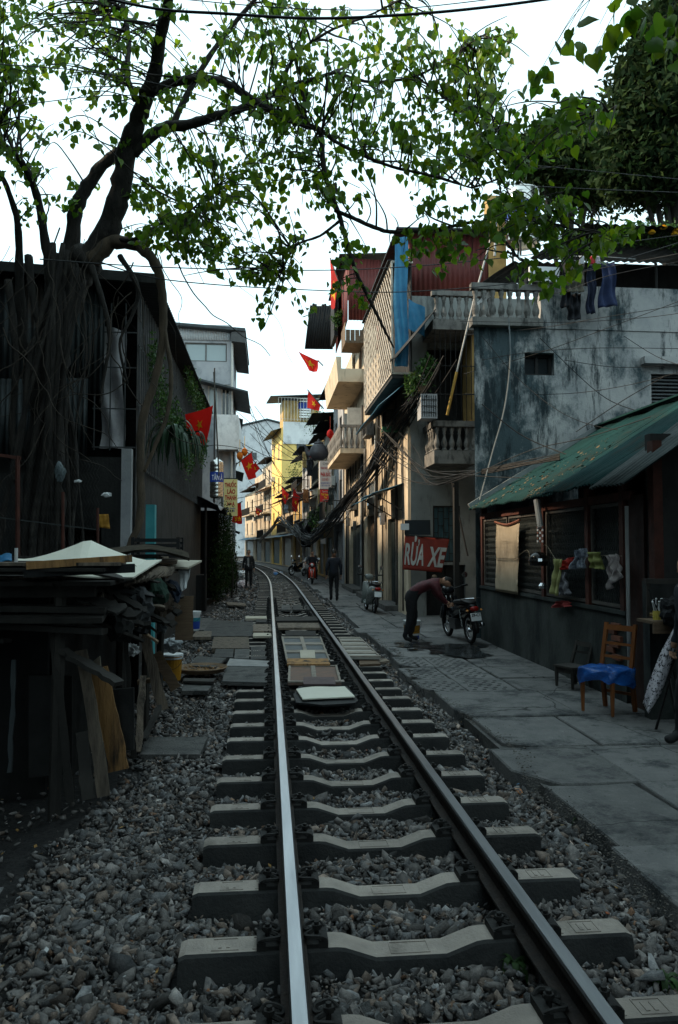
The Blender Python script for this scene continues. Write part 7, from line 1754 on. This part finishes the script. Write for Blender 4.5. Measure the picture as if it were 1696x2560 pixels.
# the drooping bundle along the right-hand fronts
bundle = thing('cable_bundle', 'thick tangled bundle of black cables drooping along the right fronts', 'cables', at(900, 1200, Y=24))
rr = random.Random(5)
path = [(1105, 900, 17.2), (1050, 985, 18), (1000, 1045, 19.5), (955, 1120, 21.5), (915, 1185, 24), (872, 1240, 27), (830, 1290, 31), (795, 1328, 36), (765, 1340, 41), (738, 1318, 46)]
for k in range(32):
    jx, jy, ph = rr.gauss(0, 6), rr.gauss(0, 6), rr.uniform(0, 6); sp = rr.choice([.4, .6, .8, 1, 2.0])
    q = [(x + jx * sp * (1.6 - i * .13) + 6 * math.sin(i * 1.7 + ph), y + jy * (1.6 - i * .13) + 5 * math.cos(i * 2.1 + ph) + 8 * sp * (i % 2), Y + rr.uniform(-.25, .25)) for i, (x, y, Y) in enumerate(path[rr.choice([0, 1, 1, 2, 3]):])]
    mb = MB(); mb.tube(bez([at(*c[:2], Y=c[2]) for c in q], 5), rr.choice([.009, .014, .018, .026]), 5, False); mb.build('strand', cab_m, bundle, smooth=True)
for k in range(10):
    x0, y0 = rr.uniform(930, 1000), rr.uniform(1060, 1150); q = [(x0, y0, 20), (x0 + 60, y0 + rr.uniform(30, 60), 19), (1080, 1185 + rr.uniform(-8, 30), 17.6), (1200, 1180 + rr.uniform(-6, 10), 14.5), (1400, 1140 + rr.uniform(-10, 10), 13)]
    mb = MB(); mb.tube(bez([at(*c[:2], Y=c[2]) for c in q], 5), rr.choice([.007, .01, .014]), 5, False); mb.build('strand', cab_m, bundle, smooth=True)
GF = 'slack wires sagging across the far street'
for k in range(16):
    x0, y0 = rr.uniform(575, 640), rr.uniform(1010, 1290); x1, y1 = rr.uniform(720, 800), rr.uniform(1120, 1340); Y0, Y1 = rr.uniform(42, 60), rr.uniform(40, 55)
    cable([(x0, y0, Y0), ((x0 + x1) / 2, (y0 + y1) / 2 + rr.uniform(10, 35), (Y0 + Y1) / 2), (x1, y1, Y1)], .018, 'slack thin wire sagging across the far street', GF, 'overhead_wire')
b2 = thing('cable_bundle', 'sagging cable tangle before the far house fronts', 'cables', at(720, 1330, Y=50))
for k in range(16):
    q = [(790 + rr.gauss(0, 6), 1290 + rr.gauss(0, 10), 40), (760 + rr.gauss(0, 6), 1335 + rr.gauss(0, 6), 44), (725, 1325 + rr.gauss(0, 6), 50), (700 + rr.gauss(0, 4), 1300 + rr.gauss(0, 6), 55), (680, 1325 + rr.gauss(0, 6), 60), (650, 1350 + rr.gauss(0, 5), 68)]
    mb = MB(); mb.tube(bez([at(*c[:2], Y=c[2]) for c in q], 5), rr.choice([.02, .03, .04]), 5, False); mb.build('strand', cab_m, b2, smooth=True)
# poles
bpole = thing('bamboo_pole', 'long pale pole leaning across the corner balcony', 'pole', at(1118, 1035, Y=17.6))
mb = MB(); mb.tube([at(1118, 1038, Y=17.7), at(1142, 930, Y=17.65)], .035, 7); mb.build('bamboo_foot', mat('bamboo', (.42, .26, .06), (.3, .18, .04), 6), bpole)
mb = MB(); mb.tube([at(1140, 940, Y=17.65), at(1185, 750, Y=17.5), at(1232, 580, Y=17.4)], .022, 7); mb.build('upper_tube', pvc_m, bpole)
mb = MB(); mb.tube([at(1237, 640, Y=16.9), at(1240, 560, Y=16.9), at(1250, 500, Y=16.9)], .03, 7); tag(mb.build('roof_pipe', pvc_m), 'pale pipe standing beside the rooftop steel tank', 'pipe')
mb = MB(); mb.tube(bez([at(1272, 795, Y=14.3), at(1276, 900, Y=14.3), at(1262, 1020, Y=14.3), at(1232, 1130, Y=14.3), at(1200, 1250, Y=14.2)], 5), .016, 6); tag(mb.build('rain_pipe', mat('grey_pipe', (.18, .2, .21), (.12, .135, .14), 5)), 'thin grey pipe bending down the grey stained wall', 'pipe')
mb = MB(); mb.tube([at(536, 1200, Y=31), at(537, 920, Y=31)], .03, 6); tag(mb.build('antenna_mast', iron_m), 'thin dark mast standing above the stall roof', 'mast')
mb = MB(); mb.tube(bez([at(943, 1500, X=3.3), at(940, 1300, X=3.3), at(945, 1120, X=3.3)], 4), .05, 8); tag(mb.build('utility_pole', dark_wall_m), 'dark utility pole standing before the corner house doors', 'pole')
mb = MB(); mb.tube(bez([at(1093, 1330, Y=18.2), at(1165, 1330, Y=18.2)], 2), .001, 3); 
mb = MB(); mb.tube([at(1130, 1205, Y=17.8), at(1170, 1390, Y=17.6)], .02, 6); tag(mb.build('slanting_rod', iron_m), 'dark rod slanting down beside the blue barred window', 'rod')
mb = MB(); mb.bx(4.02, 4.12, 16.2, 16.34, 0, 3.2); tag(mb.build('wooden_post', dark_plank_m), 'dark post standing between the corner house and the shed', 'post')
# clothes on the terrace and below
GT = 'clothes drying on the terrace line'
def hang2(label, pts, Y, m, seed): 
    P = [at(x, y, Y=Y) for x, y in pts]; return cloth('hanging_garment', label, 'garment', bil(*P), 12, 14, m, GT, wr=.04, seed=seed)
hang2('dark jacket hanging left on the terrace line', [(1400, 770), (1425, 770), (1428, 650), (1408, 650)], 14.05, mat('black_garment', (.012, .013, .018), (.008, .009, .012), 6), 1)
hang2('mottled brown shirt on the terrace line', [(1413, 730), (1458, 732), (1462, 658), (1420, 655)], 14.0, mat('brown_garment', (.13, .115, .09), (.07, .065, .05), 14), 2)
hang2('dark navy trousers on the terrace line', [(1468, 785), (1490, 785), (1490, 660), (1466, 660)], 14.05, mat('navy_garment', (.015, .022, .05), (.01, .014, .03), 6), 3)
hang2('blue jacket hanging right on the terrace line', [(1496, 770), (1545, 765), (1536, 655), (1506, 655)], 14.0, mat('blue_garment', (.018, .03, .085), (.012, .02, .055), 6), 4)
hang2('long black cloth hanging over the terrace edge', [(1418, 800), (1455, 800), (1452, 735), (1418, 735)], 14.1, mat('black_garment', (.012,) * 3), 5)
mb = MB(); mb.tube(bez([at(1395, 645, Y=14.05), at(1470, 640, Y=14.05), at(1590, 648, Y=14.0)], 5), .008, 5); tag(mb.build('clothes_pole', pvc_m), 'pale rod carrying the terrace laundry', 'rod')
for k, (x, c, lab) in enumerate([(1455, (.5, .5, .52), 'tiny pale sock on the terrace rod'), (1482, (.45, .03, .04), 'tiny red cloth on the terrace rod'), (1495, (.45, .4, .45), 'tiny lilac cloth on the terrace rod')]):
    P = [at(x - 7, 660, Y=13.95), at(x + 7, 660, Y=13.95), at(x + 6, 640, Y=13.95), at(x - 6, 640, Y=13.95)]; cloth('small_garment', lab, 'garment', bil(*P), 5, 5, mat('sock%d' % k, c, tuple(q * .7 for q in c), 8), None, wr=.012, seed=k)
mb = MB(); P = [at(x, y, Y=14.2) for x, y in ((1325, 700), (1395, 705), (1402, 668), (1325, 665))]; mb.prism(P, (0, .08, 0)); tag(mb.build('white_sheet', white_m), 'white panel standing on the terrace behind the leaves', 'panel')
mb = MB(); P = [at(x, y, Y=17.2) for x, y in ((1182, 770), (1195, 755), (1215, 735), (1240, 720), (1238, 735))]; mb.prism(P, (0, .01, 0)); tag(mb.build('torn_plastic', white_m), 'torn white plastic caught on the upper balcony', 'plastic')
for k, (x, y, w, h, Y, c, lab) in enumerate([(738, 1262, 14, 34, 56, (.02, .035, .06), 'dark blue trousers hanging by the yellow building'), (765, 1345, 24, 46, 42, (.01, .01, .012), 'black trousers hanging over the pavement'), (765, 1240, 14, 34, 48, (.5, .2, .08), 'orange cloth hanging under the tea shop balcony'), (762, 1150, 10, 40, 46, (.5, .35, .15), 'tan cloth on the balcony beside the teapot'), (776, 1170, 16, 40, 45, (.03, .03, .035), 'black shirt on the balcony beside the teapot'), (716, 1272, 10, 20, 57, (.45, .5, .55), 'pale cloth beside the dark blue trousers'), (828, 1240, 14, 44, 30, (.05, .06, .06), 'grey cloth hanging by the shutters')]):
    P = [at(x - w / 2, y + h / 2, Y=Y), at(x + w / 2, y + h / 2, Y=Y), at(x + w / 2, y - h / 2, Y=Y), at(x - w / 2, y - h / 2, Y=Y)]; cloth('hanging_garment', lab, 'garment', bil(*P), 8, 8, mat('garment%d' % k, c, tuple(q * .7 for q in c), 6), None, wr=.05, seed=40 + k)
for k, (x, y, Y, lab) in enumerate([(826, 1085, 34, 'red lantern string hanging under the lower balcony'), (612, 1130, 38, 'orange lantern glowing above the left flag'), (600, 1140, 37, 'second orange lantern on the left house')]):
    t = thing('lantern', lab, 'lantern', at(x, y, Y=Y)); mb = MB()
    mb.lathe([(.05, -.2), (.13, -.12), (.16, 0), (.13, .12), (.05, .2)], 12); mb.build('shade', mat('lantern_red' if not k else 'lantern_orange', (.5, .02, .02) if not k else (.75, .22, .02), None, 5, trans=.4), t, smooth=True, local=True)
    mb = MB(); mb.tube([(0, 0, .2), (0, 0, .8)], .012, 5); mb.tube([(0, 0, -.2), (0, 0, -.5)], .02, 5); mb.build('cord', lampr_m if not k else star_m, t, local=True)
# water on the pavement where the bike is washed
wet = mat('wet_film', (.035, .038, .04), (.02, .023, .025), 6, .14, rnd=0, bump=.25, bs=20, spec=.4)
mb = MB(); rr = random.Random(6)
for k in range(16):
    cx, cy, R_ = 2.95 + rr.uniform(-.75, .75), 12.9 + rr.uniform(-.8, .9), rr.uniform(.08, .34); p1, p2 = rr.uniform(0, 6), rr.uniform(0, 6)
    mb.poly([(cx + R_ * 1.25 * (1 + .25 * math.sin(3 * a + p1) + .15 * math.sin(7 * a + p2)) * math.cos(a), cy + R_ * .8 * (1 + .25 * math.sin(3 * a + p1) + .15 * math.sin(7 * a + p2)) * math.sin(a), .0245 + .0005 * k) for a in np.linspace(0, 2 * math.pi, 40)[:-1]])
struct(mb.build('water_puddle', wet))
# ================================================================== MOTORBIKES AND PEOPLE
def wheel(parent, y, r_=.28, spokes=14):
    w = bpy.data.objects.new('wheel', None); COL.objects.link(w); w.parent = parent; w.location = (0, y, r_)
    R90 = Matrix.Rotation(math.pi / 2, 3, 'Y')
    def torus(R_, q, n=28, k=8):
        mb = MB(); mb.tube([(0, R_ * math.cos(a), R_ * math.sin(a)) for a in np.linspace(0, 2 * math.pi, n + 1)], q, k, False); return mb
    torus(r_ - .035, .038).build('tyre', tyre_m, w, smooth=True, local=True)
    torus(r_ - .07, .016, 28, 6).build('rim', chrome_m, w, smooth=True, local=True)
    mb = MB(); mb.lathe([(.0, -.05), (.05, -.05), (.06, -.02), (.06, .02), (.05, .05), (0, .05)], 12, (0, 0, 0), R90)
    for k in range(spokes):
        a = k * 2 * math.pi / spokes; mb.tube([(.02 * (-1) ** k, .05 * math.cos(a), .05 * math.sin(a)), (0, (r_ - .07) * math.cos(a + .2), (r_ - .07) * math.sin(a + .2))], .003, 3, False)
    mb.build('hub', chrome_m, w, local=True)
    return w
def loft(mb, secs, n=12):
    """secs: (y, zc, half width, half height); closed smooth body along y"""
    V = []
    for y, zc, hw, hh in secs:
        for k in range(n):
            a = 2 * math.pi * k / n; c, s_ = math.cos(a), math.sin(a)
            V.append((hw * math.copysign(abs(c) ** .7, c), y, zc + hh * math.copysign(abs(s_) ** .7, s_)))
    F = [(i * n + k, (i + 1) * n + k, (i + 1) * n + (k + 1) % n, i * n + (k + 1) % n) for i in range(len(secs) - 1) for k in range(n)]
    F += [tuple(range(n)), tuple((len(secs) - 1) * n + k for k in range(n))[::-1]]
    return mb.add(V, F)
def motorbike(label, loc, rz, body_m, scooter=False, plate=None, lean=0.0, group=None):
    t = thing('motorbike' if not scooter else 'scooter', label, 'motorbike' if not scooter else 'scooter', loc, group, (0, lean, rz))   # forward is +y
    seat_m = mat('black_seat', (.012, .012, .013), (.008, .008, .009), 8, .5, rnd=0)
    wheel(t, -.60, .27 if not scooter else .22); wheel(t, .62, .28 if not scooter else .22)
    fr = .28 if not scooter else .22
    mb = MB()
    for sx in (-.055, .055): mb.tube([(sx, .62, fr), (sx, .50, .62), (sx * .8, .43, .82)], .018, 6)
    mb.build('fork', chrome_m, t, smooth=True, local=True)
    mb = MB(); mb.tube([(0, .62 + (fr + .04) * math.cos(a), fr + (fr + .04) * math.sin(a)) for a in np.linspace(.2, 2.6, 9)], .05, 6); mb.build('front_fender', body_m, t, smooth=True, local=True)
    mb = MB()
    if scooter:
        loft(mb, [(-.88, .62, .08, .06), (-.75, .60, .17, .14), (-.45, .52, .20, .20), (-.15, .42, .17, .18), (.0, .24, .14, .06)]); loft(mb, [(.0, .22, .16, .04), (.2, .22, .17, .04), (.33, .26, .16, .06)])
        mb.add([(-.2, .30, .2), (.2, .30, .2), (.17, .44, .78), (-.17, .44, .78), (-.2, .38, .2), (.2, .38, .2), (.13, .50, .80), (-.13, .50, .80)], [(0, 1, 2, 3), (7, 6, 5, 4), (0, 4, 5, 1), (1, 5, 6, 2), (2, 6, 7, 3), (3, 7, 4, 0)])
    else:
        loft(mb, [(-.92, .70, .05, .03), (-.80, .68, .10, .07), (-.55, .64, .12, .10), (-.25, .60, .11, .10), (.05, .50, .09, .09), (.25, .52, .07, .11), (.40, .66, .09, .12)])
        mb.add([(-.19, .34, .28), (-.17, .40, .28), (-.12, .47, .80), (-.16, .40, .80)] + [(-.09, .42, .30), (-.09, .45, .30), (-.06, .48, .8), (-.06, .45, .8)], [(0, 1, 2, 3), (7, 6, 5, 4), (0, 4, 5, 1), (1, 5, 6, 2), (2, 6, 7, 3), (3, 7, 4, 0)])
        mb.add([(.19, .34, .28), (.17, .40, .28), (.12, .47, .80), (.16, .40, .80)] + [(.09, .42, .30), (.09, .45, .30), (.06, .48, .8), (.06, .45, .8)], [(3, 2, 1, 0), (4, 5, 6, 7), (1, 5, 4, 0), (2, 6, 5, 1), (3, 7, 6, 2), (0, 4, 7, 3)])
    mb.build('body', body_m, t, smooth=True, local=True)
    mb = MB(); loft(mb, [(-.86, .755, .07, .025), (-.7, .77, .125, .045), (-.4, .765, .135, .045), (-.1, .73, .11, .045), (.05, .70, .06, .03)]); mb.build('seat', seat_m, t, smooth=True, local=True)
    if not scooter:
        mb = MB(); mb.bx(-.11, .11, -.12, .22, .22, .42); mb.tube([(0, .1, .3), (0, .3, .36)], .07, 10); mb.build('engine', mat('engine_grey', (.10, .10, .105), (.06, .06, .065), 9, .4, m=.6), t, local=True)
        mb = MB(); mb.tube(bez([(.1, .2, .26), (.15, 0, .2), (.16, -.35, .24), (.17, -.82, .36)], 5), [.02] * 5 + [.02, .024, .03, .036, .04, .042, .044, .044, .044, .044, .04], 10); mb.build('exhaust', chrome_m, t, smooth=True, local=True)
        for sx in (-1, 1): mb = MB(); mb.tube([(sx * .13, -.58, .30), (sx * .13, -.48, .62)], .024, 8); mb.build('shock_absorber', chrome_m, t, local=True)
    mb = MB(); mb.tube(bez([(-.34, .30, 1.0), (-.18, .38, .96), (0, .43, .92), (.18, .38, .96), (.34, .30, 1.0)], 4), .014, 6); mb.tube([(-.36, .29, 1.0), (-.25, .34, .99)], .02, 8); mb.tube([(.36, .29, 1.0), (.25, .34, .99)], .02, 8); mb.build('handlebar', iron_m, t, smooth=True, local=True)
    mb = MB(); loft(mb, [(.36, .92, .10, .06), (.46, .93, .12, .085), (.53, .92, .10, .07)]); mb.build('headlight_housing', body_m, t, smooth=True, local=True)
    mb = MB(); mb.lathe([(.0, .0), (.075, .0), (.06, .02), (0, .03)], 14, (0, .53, .92), Matrix.Rotation(-math.pi / 2, 3, 'X')); mb.build('headlight', mat('lens_clear', (.5, .52, .55), (.42, .44, .46), 5, .1, rnd=0, bump=0), t, smooth=True, local=True)
    for sx in (-1, 1):
        mb = MB(); mb.tube([(sx * .24, .34, .98), (sx * .30, .30, 1.18)], .007, 5); mo = mb.build('mirror', iron_m, t, local=True)
        mb = MB(); mb.lathe([(.0, .0), (.055, .0), (.058, .012), (.0, .015)], 12, (sx * .31, .285, 1.2), Matrix.Rotation(math.pi / 2, 3, 'X')); mb.build('mirror_glass', chrome_m, mo, local=True)
    mb = MB(); loft(mb, [(-.96, .66, .05, .03), (-.93, .66, .08, .045), (-.88, .66, .08, .045)]); mb.build('tail_light', lampr_m, t, smooth=True, local=True)
    for sx in (-1, 1): mb = MB(); mb.lathe([(0, -.02), (.03, 0), (0, .03)], 8, (sx * .13, -.90, .63)); mb.build('indicator', mat('amber_lens', (.55, .2, .02), (.45, .16, .02), 5, .2), t, local=True)
    mb = MB(); mb.tube(bez([(-.12, -.55, .80), (-.14, -.85, .84), (0, -.98, .85), (.14, -.85, .84), (.12, -.55, .80)], 5), .014, 6); mb.build('grab_rail', chrome_m, t, smooth=True, local=True)
    mb = MB(); mb.tube([(0, -.60 + (fr + .05) * math.cos(a), fr + (fr + .05) * math.sin(a)) for a in np.linspace(1.2, 3.3, 8)], .055, 6); mb.build('rear_fender', seat_m, t, smooth=True, local=True)
    mb = MB(); mb.obox((0, -.965, .52), (.19, .008, .14), (-.25, 0, 0)); pl = mb.build('number_plate', white_m, t, local=True)
    for i, ln in enumerate(plate or []):
        me = text_mesh(ln, .068, .0025, .001); me.materials.clear(); me.materials.append(ink_m); o = bpy.data.objects.new('lettering', me); COL.objects.link(o); o.parent = pl
        z = .031 - i * .062; o.location = (0, -.972 + z * -.255, .52 + z); o.rotation_euler = (math.pi / 2 - .25, 0, 0)
    return t
blackp = mat('black_paint', (.012, .013, .016), (.009, .010, .012), 6, .2, rnd=0, bump=0)
redp = mat('red_paint', (.40, .035, .015), (.34, .03, .014), 6, .25, rnd=0, bump=0)
greyp = mat('grey_paint_scooter', (.20, .22, .21), (.15, .165, .16), 6, .3, rnd=0, bump=0)
whitep = mat('white_paint_bike', (.5, .5, .5), (.4, .4, .4), 6, .3, rnd=0, bump=0)
bike = motorbike('black motorbike being washed beside the red banner', (3.62, 14.25, .02), .10, blackp, plate=['29-C1', '519.20'], lean=-.08)
motorbike('grey scooter parked by the doors of the corner house', (2.78, 20.75, .02), .05, greyp, True, plate=None, lean=.06)
motorbike('red motorbike ridden toward the camera', (2.1, 36.6, .02), math.pi - .08, redp)
motorbike('white parked motorbike, right one of the far pair', (2.45, 46.6, .02), 2.6, whitep, True)
motorbike('dark parked motorbike, left one of the far pair', (1.85, 47.6, .02), 2.4, blackp)
bucket('wash_bucket', 'white and orange bucket at the feet of the person washing', (2.72, 14.35, .02), .16, .36, white_m, [(.35, .78, math.pi, 2 * math.pi, mat('orange_print', (.45, .22, .02), (.4, .18, .02), 4)), (.05, .25, math.pi * 1.4, 1.9 * math.pi, blue_ink_m)])

STAND = dict(pelvis=(0, 0, .90), spine=(0, .01, 1.06), chest=(0, .01, 1.25), neck=(0, .01, 1.41), head=(0, -.01, 1.50),
             hip=(.085, 0, .86), knee=(.095, -.02, .47), ankle=(.10, .02, .09), toe=(.12, -.14, .045),
             shoulder=(.165, .01, 1.35), elbow=(.225, .03, 1.09), wrist=(.235, -.03, .86), palm=(.235, -.045, .80))
RAD = dict(pelvis=.135, spine=.125, chest=.145, neck=.058, head=.06, hip=.095, knee=.066, ankle=.05, toe=.04, shoulder=.085, elbow=.055, wrist=.038, palm=.035)
def person(label, loc, rz, pose=None, top=None, legs=None, shoes=None, zipper=False, bulk=1.0):
    """faces local -y; pose maps joint (or joint_l / joint_r) to a new place"""
    J = {}
    for k, p in STAND.items():
        if k in ('pelvis', 'spine', 'chest', 'neck', 'head'): J[k] = Vector(p)
        else:
            J[k + '_l'] = Vector((p[0], p[1], p[2])); J[k + '_r'] = Vector((-p[0], p[1], p[2]))
    for k, p in (pose or {}).items(): J[k] = Vector(p)
    t = thing('person', label, 'person', loc, None, (0, 0, rz))
    names = list(J); idx = {k: i for i, k in enumerate(names)}
    E_ = [('pelvis', 'spine'), ('spine', 'chest'), ('chest', 'neck'), ('neck', 'head')]
    for s_ in ('_l', '_r'): E_ += [('pelvis', 'hip' + s_), ('hip' + s_, 'knee' + s_), ('knee' + s_, 'ankle' + s_), ('ankle' + s_, 'toe' + s_), ('chest', 'shoulder' + s_), ('shoulder' + s_, 'elbow' + s_), ('elbow' + s_, 'wrist' + s_), ('wrist' + s_, 'palm' + s_)]
    me = bpy.data.meshes.new('person_skeleton'); me.from_pydata([J[k] for k in names], [(idx[a], idx[b]) for a, b in E_], [])
    ob = bpy.data.objects.new('person_skeleton', me); COL.objects.link(ob)
    sk = ob.modifiers.new('Skin', 'SKIN'); sk.use_smooth_shade = True
    for k in names:
        r_ = RAD[k.split('_')[0]] * (bulk if k.split('_')[0] in ('spine', 'chest', 'shoulder', 'elbow', 'pelvis', 'hip', 'knee') else 1); sv = me.skin_vertices[0].data[idx[k]]; sv.radius = (r_ * (1.15 if k in ('chest', 'pelvis', 'spine') else 1), r_ * (.8 if k in ('chest', 'pelvis', 'spine') else 1)); sv.use_root = (k == 'pelvis')
    ob.modifiers.new('Sub', 'SUBSURF').levels = 2
    dg = bpy.context.evaluated_depsgraph_get(); bm_me = bpy.data.meshes.new_from_object(ob.evaluated_get(dg))
    bpy.data.objects.remove(ob); bpy.data.meshes.remove(me)
    # materials by nearest bone
    seg = []
    for a, b in E_:
        part = 1 if b.split('_')[0] in ('hip', 'knee', 'ankle') else 2 if b.split('_')[0] == 'toe' else 3 if b in ('head',) or b.split('_')[0] == 'palm' else 0
        seg.append((J[a], J[b], part))
    V = [v.co.copy() for v in bm_me.vertices]
    for p in bm_me.polygons:
        c = p.center; best = (9, 0)
        for a, b, part in seg:
            d = b - a; q = max(0, min(1, (c - a).dot(d) / d.length_squared)); dd = (c - (a + d * q)).length
            if dd < best[0]: best = (dd, part)
        p.material_index = best[1]
        if c.z < J['pelvis'].z - .02 and best[1] == 0 and pose is None: p.material_index = 1
    # wrinkles in the clothing
    for v in bm_me.vertices:
        n = v.normal; v.co += n * .007 * math.sin(v.co.z * 46 + v.co.x * 19) * math.cos(v.co.y * 33 + v.co.z * 12)
    mb = MB(); mb.v = [tuple(v.co) for v in bm_me.vertices]; mb.f = [tuple(p.vertices) for p in bm_me.polygons]; mb.mi = [p.material_index for p in bm_me.polygons]
    bpy.data.meshes.remove(bm_me)
    # head with face, in the same mesh
    up = (J['head'] - J['neck']).normalized(); fw = Vector((0, -1, 0)); fw = (fw - up * fw.dot(up)).normalized() if abs(up.dot(fw)) < .95 else Vector((0, 0, -1)); sd_ = fw.cross(up)
    hc = J['head'] + up * .075; mb.cur = 3
    HVv, HF_ = ico(3)
    hv = []
    for x, y, z in HVv:
        w = .073 * (1 - .16 * max(0, -z)); dpt = .092; hgt = .118
        hv.append(hc + sd_ * (x * w) + fw * (y * dpt * (1 - .1 * max(0, -z))) + up * (z * hgt))
    mb.add(hv, [tuple(int(q) for q in f) for f in HF_])
    nose = [hc + fw * .088 + up * .02, hc + fw * .112 - up * .022, hc + fw * .088 - up * .03 + sd_ * .016, hc + fw * .088 - up * .03 - sd_ * .016]
    mb.add(nose, [(0, 1, 2), (0, 3, 1), (1, 3, 2), (0, 2, 3)])
    for sg in (-1, 1):
        ea = hc + sd_ * (sg * .075) - up * .0; mb.add([ea + fw * .012 + up * .03, ea + fw * .012 - up * .03, ea - fw * .02 - up * .015, ea - fw * .02 + up * .032, ea + sd_ * sg * .015], [(0, 1, 4), (1, 2, 4), (2, 3, 4), (3, 0, 4)])
        # five fingers, curled
        w, p = J['wrist_' + 'lr'[sg < 0]], J['palm_' + 'lr'[sg < 0]]; d = (p - w).normalized(); a = d.cross(Vector((1, 0, 0))); a = a.normalized() if a.length > .1 else Vector((0, 1, 0)); c = a.cross(d)
        for q in range(4):
            o_ = p + d * .025 + a * (-.027 + q * .018); L_ = (.062, .072, .068, .052)[q]; mb.tube([o_, o_ + d * L_ * .5, o_ + d * L_ * .8 + c * .02, o_ + d * L_ * .8 + c * .04], [.010, .0095, .009, .007], 6)
        o_ = p - a * .03; mb.tube([o_, o_ - a * .025 + d * .02, o_ - a * .03 + d * .05], [.011, .010, .008], 6)
    mb.cur = 4
    for sg in (-1, 1): mb.lathe([(0, -.004), (.010, 0), (0, .004)], 6, hc + fw * .083 + sd_ * (sg * .03) + up * .012, Matrix.Rotation(math.pi / 2, 3, 'X'))
    mb.add([hc + fw * .088 - up * .055 + sd_ * .024, hc + fw * .088 - up * .055 - sd_ * .024, hc + fw * .09 - up * .062], [(0, 1, 2)])
    body = mb.build('body', [top, legs, shoes or black_m, skin_m, hair_m], t, smooth=True, local=True)
    hr = MB(); hv = []; keep = []
    for i, (x, y, z) in enumerate(HVv):
        ok = z > .25 + .45 * max(0, y) or (y < -.05 and z > -.45); keep.append(ok)
        k = 1.07 + .03 * math.sin(i * 7.3); hv.append(hc + sd_ * (x * .073 * k) + fw * (y * .094 * k - .004) + up * (z * .12 * k))
    hr.add(hv, [tuple(int(q) for q in f) for f in HF_ if all(keep[int(q)] for q in f)]); hr.build('hair', hair_m, t, smooth=True, local=True)
    # hem of the jacket
    if pose is None:
        mb = MB(); mb.lathe([(.15, .80), (.165, .84), (.16, .98), (.148, 1.06)], 18, (0, 0, 0), Matrix.Diagonal((1.12, .78, 1)).to_3x3() if False else Matrix(((1.12, 0, 0), (0, .80, 0), (0, 0, 1)))); mb.build('jacket_hem', top, t, smooth=True, local=True)
    if zipper: mb = MB(); mb.bx(-.008, .008, -.139, -.129, .95, 1.34); mb.bx(-.06, -.05, -.136, -.128, 1.0, 1.33); mb.build('zip', white_m, t, local=True)
    return t
nav = mat('navy_suit', (.016, .020, .030), (.010, .013, .020), 8, .85, rnd=0); blk = mat('black_trousers', (.011, .012, .014), (.008, .008, .010), 8, .85, rnd=0)
maroon = mat('maroon_jacket', (.085, .013, .018), (.035, .007, .010), 12, .7, rnd=0, bump=.5, bs=18)
person('person in dark suit walking away along the pavement', (2.12, 24.66, .02), math.pi, dict(knee_l=(.09, -.10, .49), ankle_l=(.09, -.02, .10), toe_l=(.09, -.17, .06), knee_r=(-.09, .03, .47), ankle_r=(-.09, .14, .12), toe_r=(-.09, .0, .04),
       elbow_l=(.235, .06, 1.09), wrist_l=(.24, -.02, .86), palm_l=(.24, -.05, .80)), nav, blk)
person('person in black zipped jacket standing left of the track', (-.86, 33.4, -.02), .05, None, mat('black_jacket', (.010, .011, .013), (.007, .007, .009), 8, .7, rnd=0), blk, zipper=True)
RID = dict(pelvis=(0, .12, .82), spine=(0, .10, .98), chest=(0, .06, 1.16), neck=(0, .02, 1.32), head=(0, -.02, 1.41), hip_l=(.10, .08, .80), hip_r=(-.10, .08, .80), knee_l=(.21, -.28, .66), knee_r=(-.21, -.28, .66),
           ankle_l=(.20, -.16, .30), ankle_r=(-.20, -.16, .30), toe_l=(.21, -.30, .25), toe_r=(-.21, -.30, .25), shoulder_l=(.17, .05, 1.26), shoulder_r=(-.17, .05, 1.26), elbow_l=(.27, -.12, 1.06), elbow_r=(-.27, -.12, 1.06), wrist_l=(.32, -.30, 1.02), wrist_r=(-.32, -.30, 1.02), palm_l=(.325, -.35, 1.0), palm_r=(-.325, -.35, 1.0))
person('person in dark jacket riding the red motorbike', (2.1, 36.6, .02), -.08, RID, mat('rider_jacket', (.018, .02, .026), (.012, .013, .018), 8, .8, rnd=0), blk)
# bent over the motorbike; local -y turned towards +x
BENT = dict(pelvis=(0, .10, .86), spine=(0, -.05, .98), chest=(0, -.24, 1.08), neck=(0, -.41, 1.13), head=(0, -.50, 1.12), hip_l=(.085, .10, .83), hip_r=(-.085, .10, .83), knee_l=(.10, .02, .46), knee_r=(-.10, .10, .46),
            ankle_l=(.11, .10, .09), ankle_r=(-.10, .22, .09), toe_l=(.13, -.06, .045), toe_r=(-.11, .07, .045), shoulder_l=(.165, -.33, 1.10), shoulder_r=(-.165, -.33, 1.10), elbow_l=(.20, -.40, .86), elbow_r=(-.20, -.42, .86),
            wrist_l=(.15, -.56, .72), wrist_r=(-.15, -.56, .74), palm_l=(.14, -.61, .70), palm_r=(-.14, -.61, .72))
person('person in maroon jacket bending over the black motorbike to wash it', (2.72, 13.95, .02), 1.45, BENT, maroon, blk, bulk=1.22)
person('person in dark clothes standing at the right edge, mostly cut off', (3.83, 6.62, .02), -math.pi / 2, dict(knee_l=(.09, -.16, .48), ankle_l=(.10, -.18, .09), toe_l=(.11, -.33, .045), elbow_l=(.225, .08, 1.09), wrist_l=(.235, .03, .86), palm_l=(.235, .02, .8)), nav, blk)
